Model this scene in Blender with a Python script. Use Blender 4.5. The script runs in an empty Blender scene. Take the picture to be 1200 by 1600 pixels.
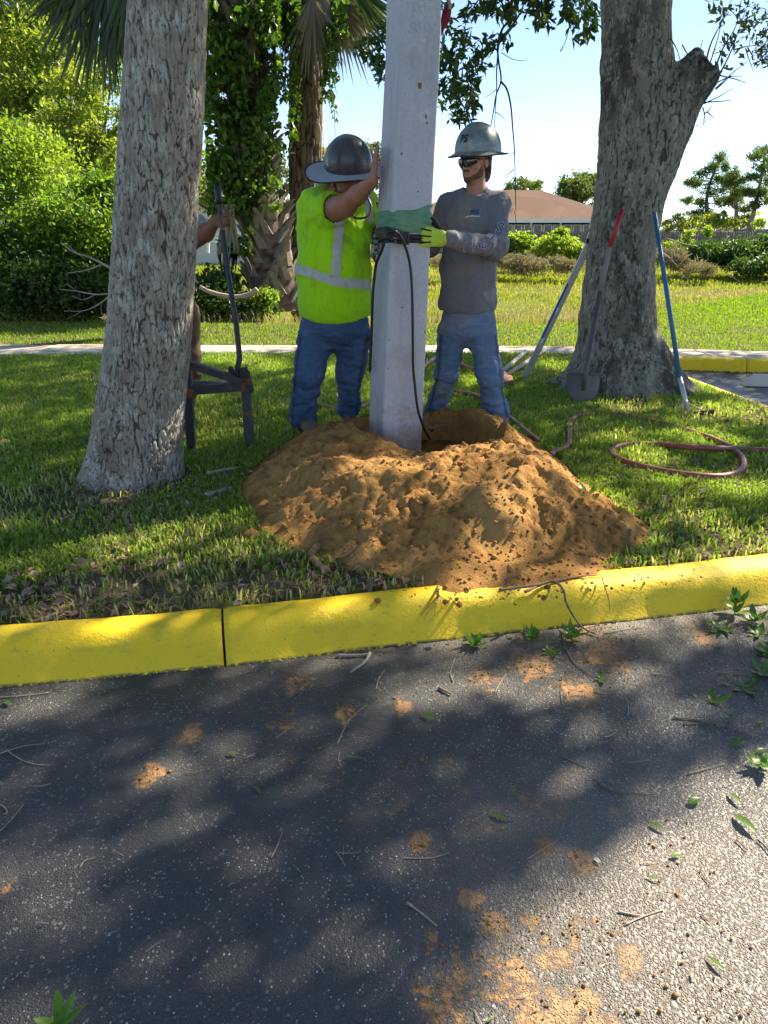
import bpy, math, random
import numpy as np
from mathutils import Vector, Matrix
R = math.radians
rng = np.random.default_rng(7)
random.seed(7)
SC = bpy.context.scene
COL = SC.collection

# ------------------------------------------------------------------ camera, sky, sun, exposure
PITCH = R(20.4); FPX = 1155.0; EYE = 1.42
cd = bpy.data.cameras.new('camera'); cam = bpy.data.objects.new('camera', cd); COL.objects.link(cam)
cam.location = (0, 0, EYE); cam.rotation_euler = (R(90) - PITCH, 0, 0)
cd.sensor_fit = 'VERTICAL'; cd.sensor_height = 36.0; cd.lens = 36.0 * FPX / 1600.0
cd.clip_start = 0.05; cd.clip_end = 3000
SC.camera = cam
SUN_EL, SUN_AZ = R(41), R(52)
SUNV = np.array([math.sin(SUN_AZ) * math.cos(SUN_EL), math.cos(SUN_AZ) * math.cos(SUN_EL), math.sin(SUN_EL)])
W = bpy.data.worlds.new('World'); SC.world = W; W.use_nodes = True
nt = W.node_tree; nt.nodes.clear()
wo = nt.nodes.new('ShaderNodeOutputWorld'); bg = nt.nodes.new('ShaderNodeBackground'); bg.inputs[1].default_value = 0.085
sk = nt.nodes.new('ShaderNodeTexSky'); sk.sky_type = 'NISHITA'; sk.sun_disc = False
sk.sun_elevation = SUN_EL; sk.sun_rotation = SUN_AZ; sk.air_density = 0.6; sk.dust_density = 0.1; sk.ozone_density = 4.0
tc = nt.nodes.new('ShaderNodeTexCoord')
mp = nt.nodes.new('ShaderNodeMapping'); mp.inputs['Scale'].default_value = (1.0, 1.0, 4.5)
ns = nt.nodes.new('ShaderNodeTexNoise'); ns.inputs['Scale'].default_value = 5.5; ns.inputs['Detail'].default_value = 7
rp = nt.nodes.new('ShaderNodeValToRGB'); rp.color_ramp.elements[0].position = .60; rp.color_ramp.elements[1].position = .86
mx = nt.nodes.new('ShaderNodeMixRGB'); mx.inputs[2].default_value = (4.6, 4.7, 4.8, 1)
nt.links.new(tc.outputs['Generated'], mp.inputs[0]); nt.links.new(mp.outputs[0], ns.inputs[0]); nt.links.new(ns.outputs[0], rp.inputs[0])
nt.links.new(rp.outputs[0], mx.inputs[0]); tn_ = nt.nodes.new('ShaderNodeMixRGB'); tn_.blend_type = 'MULTIPLY'; tn_.inputs[0].default_value = 1; tn_.inputs[2].default_value = (1.14, .98, .84, 1); nt.links.new(sk.outputs[0], tn_.inputs[1]); nt.links.new(tn_.outputs[0], mx.inputs[1]); nt.links.new(mx.outputs[0], bg.inputs[0]); nt.links.new(bg.outputs[0], wo.inputs[0])
sl = bpy.data.lights.new('sun', 'SUN'); sl.energy = 4.0; sl.angle = R(0.53); sl.color = (1.0, .88, .70)
so = bpy.data.objects.new('sun', sl); COL.objects.link(so)
so.rotation_euler = Vector(SUNV).to_track_quat('Z', 'Y').to_euler()
SC.view_settings.view_transform = 'Standard'; SC.view_settings.look = 'None'
SC.view_settings.exposure = 1.92; SC.view_settings.gamma = 1.0; SC.view_settings.use_curve_mapping = False
SC.cycles.use_denoising = True
SC.cycles.max_bounces = 8; SC.cycles.diffuse_bounces = 4; SC.cycles.transmission_bounces = 6; SC.cycles.transparent_max_bounces = 8
try: SC.cycles.sample_clamp_indirect = 6.0
except Exception: pass

# ------------------------------------------------------------------ measuring helpers: photo pixel + depth (or ground height) -> place in the world
def ray(px, py):
    a = px - 600.0; b = 800.0 - py
    return np.array([a, FPX * math.cos(PITCH) + b * math.sin(PITCH), -FPX * math.sin(PITCH) + b * math.cos(PITCH)])
def at(px, py, Y):
    r = ray(px, py); t = Y / r[1]; return np.array([r[0] * t, Y, EYE + r[2] * t])
def gr(px, py, z=0.14):
    r = ray(px, py); t = (z - EYE) / r[2]; return np.array([r[0] * t, r[1] * t, z])

# ------------------------------------------------------------------ numpy noise
def _h(i, j, k, s=0):
    n = (i.astype(np.int64) * 374761393 + j.astype(np.int64) * 668265263 + k.astype(np.int64) * 2147483647 + s * 974634777) & 0xffffffff
    n = ((n ^ (n >> 13)) * 1274126177) & 0xffffffff
    n = ((n ^ (n >> 16)) * 2246822519) & 0xffffffff
    return ((n ^ (n >> 15)) & 0xffffff) / float(0xffffff)
def vnoise(P, s=0):
    P = np.asarray(P, float); I = np.floor(P).astype(np.int64); f = P - I; f = f * f * (3 - 2 * f)
    o = 0
    for a in (0, 1):
        for b in (0, 1):
            for c in (0, 1):
                w = (f[:, 0] if a else 1 - f[:, 0]) * (f[:, 1] if b else 1 - f[:, 1]) * (f[:, 2] if c else 1 - f[:, 2])
                o = o + w * _h(I[:, 0] + a, I[:, 1] + b, I[:, 2] + c, s)
    return o * 2 - 1
def fbm(P, oc=4, s=0, g=.5):
    P = np.asarray(P, float); o = 0; a = 1; t = 0
    for i in range(oc):
        o = o + a * vnoise(P * 2 ** i + 17.3 * i, s + i); t += a; a *= g
    return o / t
def worley(P, s=0):
    P = np.asarray(P, float); I = np.floor(P).astype(np.int64)
    d1 = np.full(len(P), 9.); d2 = np.full(len(P), 9.)
    for a in (-1, 0, 1):
        for b in (-1, 0, 1):
            for c in (-1, 0, 1):
                A, B, Cc = I[:, 0] + a, I[:, 1] + b, I[:, 2] + c
                q = np.stack([A + _h(A, B, Cc, s), B + _h(A, B, Cc, s + 11), Cc + _h(A, B, Cc, s + 23)], 1)
                d = np.sqrt(((q - P) ** 2).sum(1))
                n = d < d1
                d2 = np.where(n, d1, np.minimum(d2, d)); d1 = np.where(n, d, d1)
    return d1, d2
def sstep(a, b, x):
    t = np.clip((x - a) / (b - a), 0, 1); return t * t * (3 - 2 * t)

# ------------------------------------------------------------------ object helpers
def tag(o, label=None, cat=None, group=None, kind=None):
    if label: o['label'] = label
    if cat: o['category'] = cat
    if group: o['group'] = group
    if kind: o['kind'] = kind
    return o
def thing(name, label, cat, loc=(0, 0, 0), group=None):
    o = bpy.data.objects.new(name, None); COL.objects.link(o); o.location = tuple(float(v) for v in loc); o.empty_display_size = .1
    return tag(o, label, cat, group)
def obj(name, V, F, m, parent=None, smooth=True, attrs=None):
    """V (n,3) world coordinates, F list/array of faces; linked as one mesh object under parent"""
    V = np.asarray(V, dtype=np.float32)
    if parent is not None:
        off = Vector((0, 0, 0)); p = parent
        while p is not None: off += p.location; p = p.parent
        V = V - np.array(off, dtype=np.float32)
    me = bpy.data.meshes.new(name)
    if isinstance(F, np.ndarray):
        nf, k = F.shape
        me.vertices.add(len(V)); me.vertices.foreach_set('co', V.ravel())
        me.loops.add(nf * k); me.loops.foreach_set('vertex_index', F.ravel().astype(np.int32))
        me.polygons.add(nf); me.polygons.foreach_set('loop_start', np.arange(0, nf * k, k, dtype=np.int32))
        try: me.polygons.foreach_set('loop_total', np.full(nf, k, dtype=np.int32))
        except Exception: pass
        me.update(calc_edges=True)
    else:
        me.from_pydata(V.tolist(), [], [tuple(int(i) for i in f) for f in F])
    me.polygons.foreach_set('use_smooth', [bool(smooth)] * len(me.polygons))
    if attrs:
        for k_, a in attrs.items():
            at_ = me.attributes.new(k_, 'FLOAT', 'POINT'); at_.data.foreach_set('value', np.asarray(a, dtype=np.float32))
    me.materials.append(m); me.update()
    o = bpy.data.objects.new(name, me); COL.objects.link(o)
    if parent is not None: o.parent = parent
    return o
class MB:
    """collects simple shapes into one mesh"""
    def __init__(s): s.V = []; s.F = []; s.n = 0
    def add(s, V, F):
        s.V.append(np.asarray(V, float)); s.F += [tuple(int(i) + s.n for i in f) for f in F]; s.n += len(V)
    def box(s, c, size, rz=0, bev=0.0):
        hx, hy, hz = [v / 2 for v in size]
        b = min(bev, hx * .9, hy * .9, hz * .9)
        pts = []
        if b > 0:
            for (z, i) in ((-hz, b), (-hz + b, 0), (hz - b, 0), (hz, b)):
                for (x, y) in ((-hx + i + 0, -hy + b * .6 + i), (-hx + b * .6 + i, -hy + i), (hx - b * .6 - i, -hy + i), (hx - i, -hy + b * .6 + i), (hx - i, hy - b * .6 - i), (hx - b * .6 - i, hy - i), (-hx + b * .6 + i, hy - i), (-hx + i, hy - b * .6 - i)):
                    pts.append((x, y, z))
            F = [tuple(range(7, -1, -1)), tuple(range(24, 32))]
            for k in range(3):
                for j in range(8): F.append((k * 8 + j, k * 8 + (j + 1) % 8, k * 8 + 8 + (j + 1) % 8, k * 8 + 8 + j))
        else:
            pts = [(x, y, z) for z in (-hz, hz) for (x, y) in ((-hx, -hy), (hx, -hy), (hx, hy), (-hx, hy))]
            F = [(3, 2, 1, 0), (4, 5, 6, 7)] + [(j, (j + 1) % 4, 4 + (j + 1) % 4, 4 + j) for j in range(4)]
        P = np.array(pts); c0, s0 = math.cos(rz), math.sin(rz)
        P = np.stack([P[:, 0] * c0 - P[:, 1] * s0, P[:, 0] * s0 + P[:, 1] * c0, P[:, 2]], 1) + np.array(c)
        s.add(P, F); return s
    def tube(s, pts, rad, seg=8, cap=True, flat=None):
        P = np.array(pts, float); n = len(P); rad = np.full(n, rad) if np.isscalar(rad) else np.array(rad)
        T = np.gradient(P, axis=0); T /= np.linalg.norm(T, axis=1)[:, None] + 1e-9
        up = np.array([0, 0, 1.]) if abs(T[0, 2]) < .9 else np.array([0, 1., 0])
        N = np.cross(T[0], up); N /= np.linalg.norm(N)
        V = []
        for i in range(n):
            N = N - T[i] * (N @ T[i]); N /= np.linalg.norm(N) + 1e-9; B = np.cross(T[i], N)
            for j in range(seg):
                a = 2 * math.pi * j / seg
                V.append(P[i] + rad[i] * (math.cos(a) * N + math.sin(a) * B * (flat or 1)))
        F = [(i * seg + j, i * seg + (j + 1) % seg, (i + 1) * seg + (j + 1) % seg, (i + 1) * seg + j) for i in range(n - 1) for j in range(seg)]
        if cap: F += [tuple(range(seg - 1, -1, -1)), tuple((n - 1) * seg + j for j in range(seg))]
        s.add(V, F); return s
    def beam(s, a, b, w, h, up=(0, 0, 1)):
        a = np.array(a, float); b = np.array(b, float); t = b - a; t /= np.linalg.norm(t)
        x = np.cross(t, np.array(up, float)); x /= np.linalg.norm(x); z = np.cross(x, t)
        V = [p + sx * w / 2 * x + sz * h / 2 * z for p in (a, b) for (sx, sz) in ((-1, -1), (1, -1), (1, 1), (-1, 1))]
        s.add(V, [(3, 2, 1, 0), (4, 5, 6, 7)] + [(j, (j + 1) % 4, 4 + (j + 1) % 4, 4 + j) for j in range(4)]); return s
    def sphere(s, c, r, n=10):
        r = np.array([r] * 3 if np.isscalar(r) else r, float); V = []; F = []
        for i in range(n + 1):
            for j in range(2 * n):
                th = math.pi * i / n; ph = math.pi * j / n
                V.append(np.array(c) + r * np.array([math.sin(th) * math.cos(ph), math.sin(th) * math.sin(ph), math.cos(th)]))
        for i in range(n):
            for j in range(2 * n): F.append((i * 2 * n + j, (i + 1) * 2 * n + j, (i + 1) * 2 * n + (j + 1) % (2 * n), i * 2 * n + (j + 1) % (2 * n)))
        s.add(V, F); return s
    def build(s, name, m, parent=None, smooth=False):
        return obj(name, np.concatenate(s.V), s.F, m, parent, smooth)
def spline(pts, n=8):
    P = [np.array(p, float) for p in pts]; P = [2 * P[0] - P[1]] + P + [2 * P[-1] - P[-2]]; o = []
    for i in range(1, len(P) - 2):
        for k in range(n):
            t = k / n; a, b, c, d = P[i - 1], P[i], P[i + 1], P[i + 2]
            o.append(.5 * ((2 * b) + (-a + c) * t + (2 * a - 5 * b + 4 * c - d) * t * t + (-a + 3 * b - 3 * c + d) * t ** 3))
    o.append(P[-2]); return np.array(o)
def normals(V, F):
    F = np.asarray(F); n = np.cross(V[F[:, 1]] - V[F[:, 0]], V[F[:, 2]] - V[F[:, 0]]) if F.shape[1] == 3 else np.cross(V[F[:, 2]] - V[F[:, 0]], V[F[:, 3]] - V[F[:, 1]])
    N = np.zeros_like(V)
    for k in range(F.shape[1]): np.add.at(N, F[:, k], n)
    return N / (np.linalg.norm(N, axis=1)[:, None] + 1e-12)

# ------------------------------------------------------------------ implicit bodies (smooth-blended shapes meshed as ONE continuous surface)
class Field:
    def __init__(s, lo, hi, h):
        s.lo = np.array(lo, float); s.h = h; s.n = np.ceil((np.array(hi) - s.lo) / h).astype(int) + 1
        s.ax = [s.lo[i] + h * np.arange(s.n[i]) for i in range(3)]
        s.F = np.full(tuple(s.n), .5, dtype=np.float32)
    def _sl(s, lo, hi):
        r = []
        for i in range(3):
            a = int(max(0, math.floor((lo[i] - s.lo[i]) / s.h))); b = int(min(s.n[i], math.ceil((hi[i] - s.lo[i]) / s.h) + 1))
            if b <= a: return None
            r.append(slice(a, b))
        return tuple(r)
    def _g(s, sl):
        return (s.ax[0][sl[0]][:, None, None].astype(np.float32), s.ax[1][sl[1]][None, :, None].astype(np.float32), s.ax[2][sl[2]][None, None, :].astype(np.float32))
    def _mix(s, sl, d, k, sub):
        f = s.F[sl]
        if sub:
            d = -d; hh = np.maximum(k - np.abs(f - d), 0) / max(k, 1e-6); s.F[sl] = np.maximum(f, d) + hh * hh * k * .25
        else:
            hh = np.maximum(k - np.abs(f - d), 0) / max(k, 1e-6); s.F[sl] = np.minimum(f, d) - hh * hh * k * .25
    def cap(s, a, b, ra, rb=None, k=.03, sub=False):
        rb = ra if rb is None else rb; a = np.array(a, float); b = np.array(b, float); m = max(ra, rb) + k + .05
        sl = s._sl(np.minimum(a, b) - m, np.maximum(a, b) + m)
        if sl is None: return s
        X, Y, Z = s._g(sl); ab = b - a; L = ab @ ab + 1e-9
        t = np.clip(((X - a[0]) * ab[0] + (Y - a[1]) * ab[1] + (Z - a[2]) * ab[2]) / L, 0, 1)
        d = np.sqrt((X - a[0] - t * ab[0]) ** 2 + (Y - a[1] - t * ab[1]) ** 2 + (Z - a[2] - t * ab[2]) ** 2) - (ra + (rb - ra) * t)
        s._mix(sl, d, k, sub); return s
    def ell(s, c, r, M=None, k=.03, sub=False):
        c = np.array(c, float); r = np.array(r, float); m = r.max() + k + .05
        sl = s._sl(c - m, c + m)
        if sl is None: return s
        X, Y, Z = s._g(sl); X = X - c[0]; Y = Y - c[1]; Z = Z - c[2]
        if M is None: A, B, D = X + 0 * Y + 0 * Z, Y + 0 * X + 0 * Z, Z + 0 * X + 0 * Y
        else: A, B, D = [M[i][0] * X + M[i][1] * Y + M[i][2] * Z for i in range(3)]
        k0 = np.sqrt((A / r[0]) ** 2 + (B / r[1]) ** 2 + (D / r[2]) ** 2); k1 = np.sqrt((A / r[0] ** 2) ** 2 + (B / r[1] ** 2) ** 2 + (D / r[2] ** 2) ** 2)
        s._mix(sl, (k0 * (k0 - 1) / (k1 + 1e-6)).astype(np.float32), k, sub); return s
    def cut(s, fn, k=.004):
        sl = (slice(0, s.n[0]), slice(0, s.n[1]), slice(0, s.n[2])); X, Y, Z = s._g(sl)
        s.F = np.maximum(s.F, fn(X, Y, Z).astype(np.float32)); return s
    def mesh(s, wr=None):
        F = s.F; F[0] = F[-1] = .5; F[:, 0] = F[:, -1] = .5; F[:, :, 0] = F[:, :, -1] = .5
        ins = F < 0; nx, ny, nz = F.shape
        c = np.zeros((nx - 1, ny - 1, nz - 1), np.int8)
        for a in (0, 1):
            for b in (0, 1):
                for d in (0, 1): c += ins[a:nx - 1 + a, b:ny - 1 + b, d:nz - 1 + d]
        I = np.argwhere((c > 0) & (c < 8)); idx = -np.ones(c.shape, np.int64); idx[tuple(I.T)] = np.arange(len(I))
        acc = np.zeros((len(I), 3)); cnt = np.zeros(len(I))
        for ax in range(3):
            o1, o2 = [q for q in range(3) if q != ax]
            for u in (0, 1):
                for v in (0, 1):
                    p = I.copy(); p[:, o1] += u; p[:, o2] += v; q = p.copy(); q[:, ax] += 1
                    fa = F[tuple(p.T)]; fb = F[tuple(q.T)]; m = (fa < 0) != (fb < 0)
                    t = np.where(m, fa / np.where(m, fa - fb, 1), 0)
                    pos = p.astype(float); pos[:, ax] += t
                    acc[m] += pos[m]; cnt[m] += 1
        V = acc / cnt[:, None] * s.h + s.lo
        Q = []
        for ax in range(3):
            o1, o2 = (ax + 1) % 3, (ax + 2) % 3
            A = [slice(0, F.shape[q]) for q in range(3)]; B = list(A); A[ax] = slice(0, F.shape[ax] - 1); B[ax] = slice(1, F.shape[ax])
            ch = ins[tuple(A)] != ins[tuple(B)]; E = np.argwhere(ch)
            E = E[(E[:, o1] > 0) & (E[:, o2] > 0)]
            if not len(E): continue
            e1 = np.zeros(3, int); e1[o1] = 1; e2 = np.zeros(3, int); e2[o2] = 1
            q = np.stack([idx[tuple((E - e1 - e2).T)], idx[tuple((E - e2).T)], idx[tuple(E.T)], idx[tuple((E - e1).T)]], 1)
            fl = ~ins[tuple(E.T)]; q[fl] = q[fl][:, ::-1]
            Q.append(q)
        Q = np.concatenate(Q)
        if wr is not None:
            N = normals(V, Q); V = V + N * wr(V)[:, None]
        return V, Q
def body(name, fld, m, parent, wr=None, attrs=None):
    V, Q = fld.mesh(wr)
    return obj(name, V, Q, m, parent, True, attrs(V) if attrs else None)

# ------------------------------------------------------------------ materials
class NT:
    def __init__(s, name):
        s.m = bpy.data.materials.new(name); s.m.use_nodes = True; s.t = s.m.node_tree; s.t.nodes.clear()
        s.out = s.t.nodes.new('ShaderNodeOutputMaterial')
    def n(s, ty, **kw):
        nd = s.t.nodes.new('ShaderNode' + ty)
        for k, v in kw.items():
            if hasattr(nd, k) and not isinstance(k, int) and k not in [i.name for i in nd.inputs]: setattr(nd, k, v)
            else: s.set(nd, k, v)
        return nd
    def set(s, nd, k, v):
        i = nd.inputs[k]
        if isinstance(v, bpy.types.NodeSocket): s.t.links.new(v, i)
        elif isinstance(v, tuple) and len(v) == 3 and i.type == 'RGBA': i.default_value = (*v, 1)
        else: i.default_value = v
    def co(s, scale=(1, 1, 1)):
        g = s.n('NewGeometry'); mpn = s.n('Mapping', Scale=scale); s.t.links.new(g.outputs['Position'], mpn.inputs['Vector']); return mpn.outputs[0]
    def noise(s, sc, det=4, ro=.55, co=None, dist=0):
        nd = s.n('TexNoise', Scale=sc, Detail=det, Roughness=ro, Distortion=dist); s.set(nd, 'Vector', co if co is not None else s.co()); return nd.outputs[0]
    def vor(s, sc, co=None, feat='F1', rnd=1.0):
        nd = s.n('TexVoronoi', feature=feat, Scale=sc, Randomness=rnd); s.set(nd, 'Vector', co if co is not None else s.co()); return nd
    def ramp(s, f, st):
        nd = s.n('ValToRGB'); cr = nd.color_ramp
        while len(cr.elements) < len(st): cr.elements.new(.5)
        for e, (p, c) in zip(cr.elements, st): e.position = p; e.color = (*c, 1) if isinstance(c, tuple) else (c, c, c, 1)
        s.t.links.new(f, nd.inputs[0]); return nd.outputs[0]
    def mix(s, f, a, b, bt='MIX'):
        nd = s.n('MixRGB', blend_type=bt); s.set(nd, 0, f); s.set(nd, 1, a); s.set(nd, 2, b); return nd.outputs[0]
    def math(s, op, a, b=0.0):
        nd = s.n('Math', operation=op); s.set(nd, 0, a); s.set(nd, 1, b); return nd.outputs[0]
    def attr(s, name): return s.n('Attribute', attribute_name=name).outputs['Fac']
    def bump(s, h, st=.5, dist=.01, nrm=None):
        nd = s.n('Bump', Strength=st, Distance=dist); s.t.links.new(h, nd.inputs['Height'])
        if nrm is not None: s.t.links.new(nrm, nd.inputs['Normal'])
        return nd.outputs[0]
    def pr(s, col, rough=.7, bump=None, spec=.5, metal=0.0, **kw):
        p = s.n('BsdfPrincipled'); s.set(p, 'Base Color', col); s.set(p, 'Roughness', rough); s.set(p, 'Metallic', metal); s.set(p, 'Specular IOR Level', spec)
        for k, v in kw.items(): s.set(p, k.replace('_', ' '), v)
        if bump is not None: s.t.links.new(bump, p.inputs['Normal'])
        s.p = p; s.t.links.new(p.outputs[0], s.out.inputs[0]); return s.m
def simple(name, col, rough=.6, metal=0.0, var=.25, sc=14, bsc=60, bst=.15, bd=.003, spec=.5):
    t = NT(name); f = t.noise(sc, 5); c = t.mix(f, tuple(v * (1 - var) for v in col), tuple(min(1, v * (1 + var)) for v in col))
    return t.pr(c, rough, t.bump(t.noise(bsc, 4), bst, bd), spec, metal)
def leafm(name, a, b, tr=.45, c=None, rough=.42):
    t = NT(name); f = t.attr('tint'); st = [(0, a), (.75, b), (1, c or b)]
    col = t.ramp(f, st); p = t.n('BsdfPrincipled', Roughness=rough); t.set(p, 'Base Color', col); t.set(p, 'Specular IOR Level', .35)
    tl = t.n('BsdfTranslucent'); t.set(tl, 'Color', t.mix(1.0, col, (1.35, 1.5, .55), 'MULTIPLY'))
    ms = t.n('MixShader'); t.set(ms, 0, tr); t.t.links.new(p.outputs[0], ms.inputs[1]); t.t.links.new(tl.outputs[0], ms.inputs[2]); t.t.links.new(ms.outputs[0], t.out.inputs[0])
    return t.m
def fabric(name, col, stain=None, rough=.9, wsc=700, sf=(.55, .75), ssc=5.0):
    t = NT(name); f = t.noise(9, 4); c = t.mix(f, tuple(v * .86 for v in col), tuple(min(1, v * 1.12) for v in col)); c = t.mix(t.ramp(t.noise(11, 4, .6, t.co((2.2, 2.2, .8)), .8), [(.54, 0.0), (.64, .30)]), c, tuple(v * .55 for v in col))
    if stain: c = t.mix(t.ramp(t.noise(ssc, 6, .6), [(sf[0], 0.0), (sf[1], .8)]), c, stain)
    b1 = t.bump(t.noise(26, 5, .6), .35, .006)
    return t.pr(c, rough, t.bump(t.noise(wsc, 2), .25, .001, b1), .2, 0.0, Sheen_Weight=.15)

def bark(name, groove, a, b, lich, lf=(.5, .62), scale=(1, 1, .35), patch=None):
    t = NT(name); cr = t.attr('crack'); cs = t.co(scale)
    n1 = t.noise(9, 6, .6, cs); c = t.mix(n1, a, b)
    if patch: c = t.mix(t.ramp(t.noise(2.2, 5, .6, t.co((1, 1, .4))), [(.48, 0.0), (.6, 1.0)]), c, patch)
    fine = t.noise(70, 6, .7, cs)
    lm = t.ramp(t.noise(13, 8, .72, t.co((1, 1, .6))), [(lf[0], 0.0), (lf[1], 1.0)]); lm = t.math('MULTIPLY', lm, t.ramp(fine, [(.38, .15), (.55, 1.0)]))
    c = t.mix(lm, c, lich)
    c = t.mix(t.ramp(cr, [(.0, 1.0), (.22, .75), (.44, 0.0)]), c, groove)
    c = t.mix(t.math('MULTIPLY', t.ramp(fine, [(.3, 1.0), (.5, 0.0)]), .5), c, groove)
    b = t.bump(fine, .8, .008); b = t.bump(t.noise(28, 5, .6, cs), .6, .012, b)
    return t.pr(c, .9, b, .2)

M = {}
def asphalt_mat():
    t = NT('asphalt'); P = t.co()
    v = t.vor(210, P); v2 = t.vor(105, P); big = t.noise(1.3, 6, .6, P); med = t.noise(7, 6, .65, P)
    c = t.mix(t.ramp(big, [(.35, 0.0), (.7, 1.0)]), (.031, .031, .032), (.062, .062, .061))
    c = t.mix(t.ramp(med, [(.5, 0.0), (.8, .6)]), c, (.085, .085, .085))
    cs = t.n('SeparateColor'); t.t.links.new(v.outputs['Color'], cs.inputs[0])
    c = t.mix(t.math('MULTIPLY', cs.outputs[0], .35), c, (.085, .085, .086))
    # pale aggregate specks, denser where the seal coat has worn
    wear = t.ramp(t.noise(2.2, 7, .72, t.co((1.0, 1.3, 1))), [(.40, .0), (.66, 1.0)])
    def specks(c, sc, base, k, mxr, off):
        sp = t.n('TexVoronoi', feature='F1', Scale=sc); t.set(sp, 'Vector', t.co((1, .8, 1))); sel = t.n('SeparateColor'); t.t.links.new(sp.outputs['Color'], sel.inputs[0])
        pick = t.math('GREATER_THAN', sel.outputs[off], t.math('ADD', base, t.math('MULTIPLY', wear, -k)))
        dot = t.math('MULTIPLY', pick, t.math('LESS_THAN', t.math('ADD', sp.outputs['Distance'], t.math('MULTIPLY', t.noise(300, 2), .25)), t.math('ADD', .12, t.math('MULTIPLY', sel.outputs[1], mxr))))
        return t.mix(dot, c, t.mix(sel.outputs[2], (.55, .55, .54), (.16, .15, .13)))
    c = specks(c, 190.0, .90, .42, .42, 0); c = specks(c, 110.0, .945, .16, .48, 2)
    scr = t.ramp(t.noise(5.5, 9, .75, t.co((1, 2.4, 1)), 1.2), [(.655, 0.0), (.69, .75)])
    c = t.mix(t.math('MULTIPLY', scr, t.ramp(t.noise(60, 3, .6), [(.42, 0.0), (.55, 1.0)])), c, (.42, .44, .47))
    # sand dust where dirt was dropped
    d = t.attr('dirt'); dn = t.noise(30, 8, .75, P); dl = t.noise(8, 6, .65, P, .8)
    sm = t.math('ADD', t.math('MULTIPLY', d, .46), t.math('ADD', t.math('MULTIPLY', dn, .72), t.math('MULTIPLY', dl, .45)))
    dm = t.ramp(sm, [(.825, 0.0), (.89, 1.0)])
    c = t.mix(dm, c, t.mix(med, (.36, .175, .045), (.50, .27, .09)))
    c = t.mix(t.math('MULTIPLY', t.attr('dust_sunlit'), .55), c, (.27, .235, .19))  # tan of sandy dust, plus sunlight painted into the lower-right asphalt
    h = t.ramp(v.outputs['Distance'], [(0.0, 1.0), (.6, 0.0)]); b = t.bump(h, .85, .0045); b = t.bump(v2.outputs['Distance'], .35, .005, b); b = t.bump(t.noise(9, 5), .4, .012, b); b = t.bump(dm, .6, .006, b)
    return t.pr(c, t.mix(dm, (.46, .46, .46), (.9, .9, .9)), b, .5)
M['asphalt'] = asphalt_mat()
def kerb_mat(name, y=(.95, .64, .012)):
    t = NT(name); c = t.mix(t.noise(3.5, 5), tuple(v * .9 for v in y), (y[0] * 1.04, y[1] * 1.07, y[2] * 1.2))
    st = t.ramp(t.noise(9, 8, .78, t.co((1, 1, 2))), [(.53, 0.0), (.70, .5)]); c = t.mix(st, c, (.50, .40, .07)); c = t.mix(t.ramp(t.noise(30, 6, .7, t.co((.5, 2, 2))), [(.60, 0.0), (.68, .35)]), c, (.22, .18, .07))
    c = t.mix(t.ramp(t.noise(46, 8, .7), [(.635, 0.0), (.68, .85)]), c, (.24, .13, .05))
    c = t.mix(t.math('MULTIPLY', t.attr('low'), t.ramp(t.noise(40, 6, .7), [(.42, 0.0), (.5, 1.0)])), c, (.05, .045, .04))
    b = t.bump(t.noise(95, 6, .65), .55, .008); b = t.bump(t.noise(18, 4), .35, .012, b)
    return t.pr(c, .5, b, .4)
M['kerb'] = kerb_mat('yellow_kerb_paint')
def dirt_mat():
    t = NT('sandy_dirt'); c = t.mix(t.noise(3.5, 7, .65), (.34, .175, .050), (.56, .32, .105))
    c = t.mix(t.ramp(t.noise(22, 7, .7), [(.35, .65), (.6, 0.0)]), c, (.25, .115, .034))
    c = t.mix(t.ramp(t.noise(1.8, 4), [(.52, 0.0), (.68, .5)]), c, (.44, .26, .10)); c = t.mix(t.ramp(t.noise(5.2, 6, .65), [(.52, 0.0), (.66, .6)]), c, (.17, .085, .028))
    b = t.bump(t.noise(150, 6, .75), .7, .006); b = t.bump(t.noise(48, 7, .7), .9, .015, b)
    return t.pr(c, .95, b, .15)
M['dirt'] = dirt_mat()
def soil_mat():
    t = NT('lawn_soil'); c = t.mix(t.noise(26, 7, .7), (.06, .047, .030), (.26, .20, .125)); c = t.mix(t.ramp(t.noise(4, 5), [(.4, 0.0), (.65, .7)]), c, (.045, .075, .018))
    return t.pr(c, .95, t.bump(t.noise(90, 6, .7), .9, .02), .1)
M['soil'] = soil_mat()
def field_mat():
    t = NT('field_grass'); c = t.mix(t.noise(1.2, 7, .7), (.13, .165, .025), (.24, .265, .055)); c = t.mix(t.ramp(t.noise(.5, 6, .6, t.co((.35, 1, 1))), [(.45, 0.0), (.6, .8)]), c, (.20, .155, .075))
    return t.pr(c, .95, t.bump(t.noise(14, 7, .75), 1.0, .12), .1)
M['field'] = field_mat()
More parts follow.
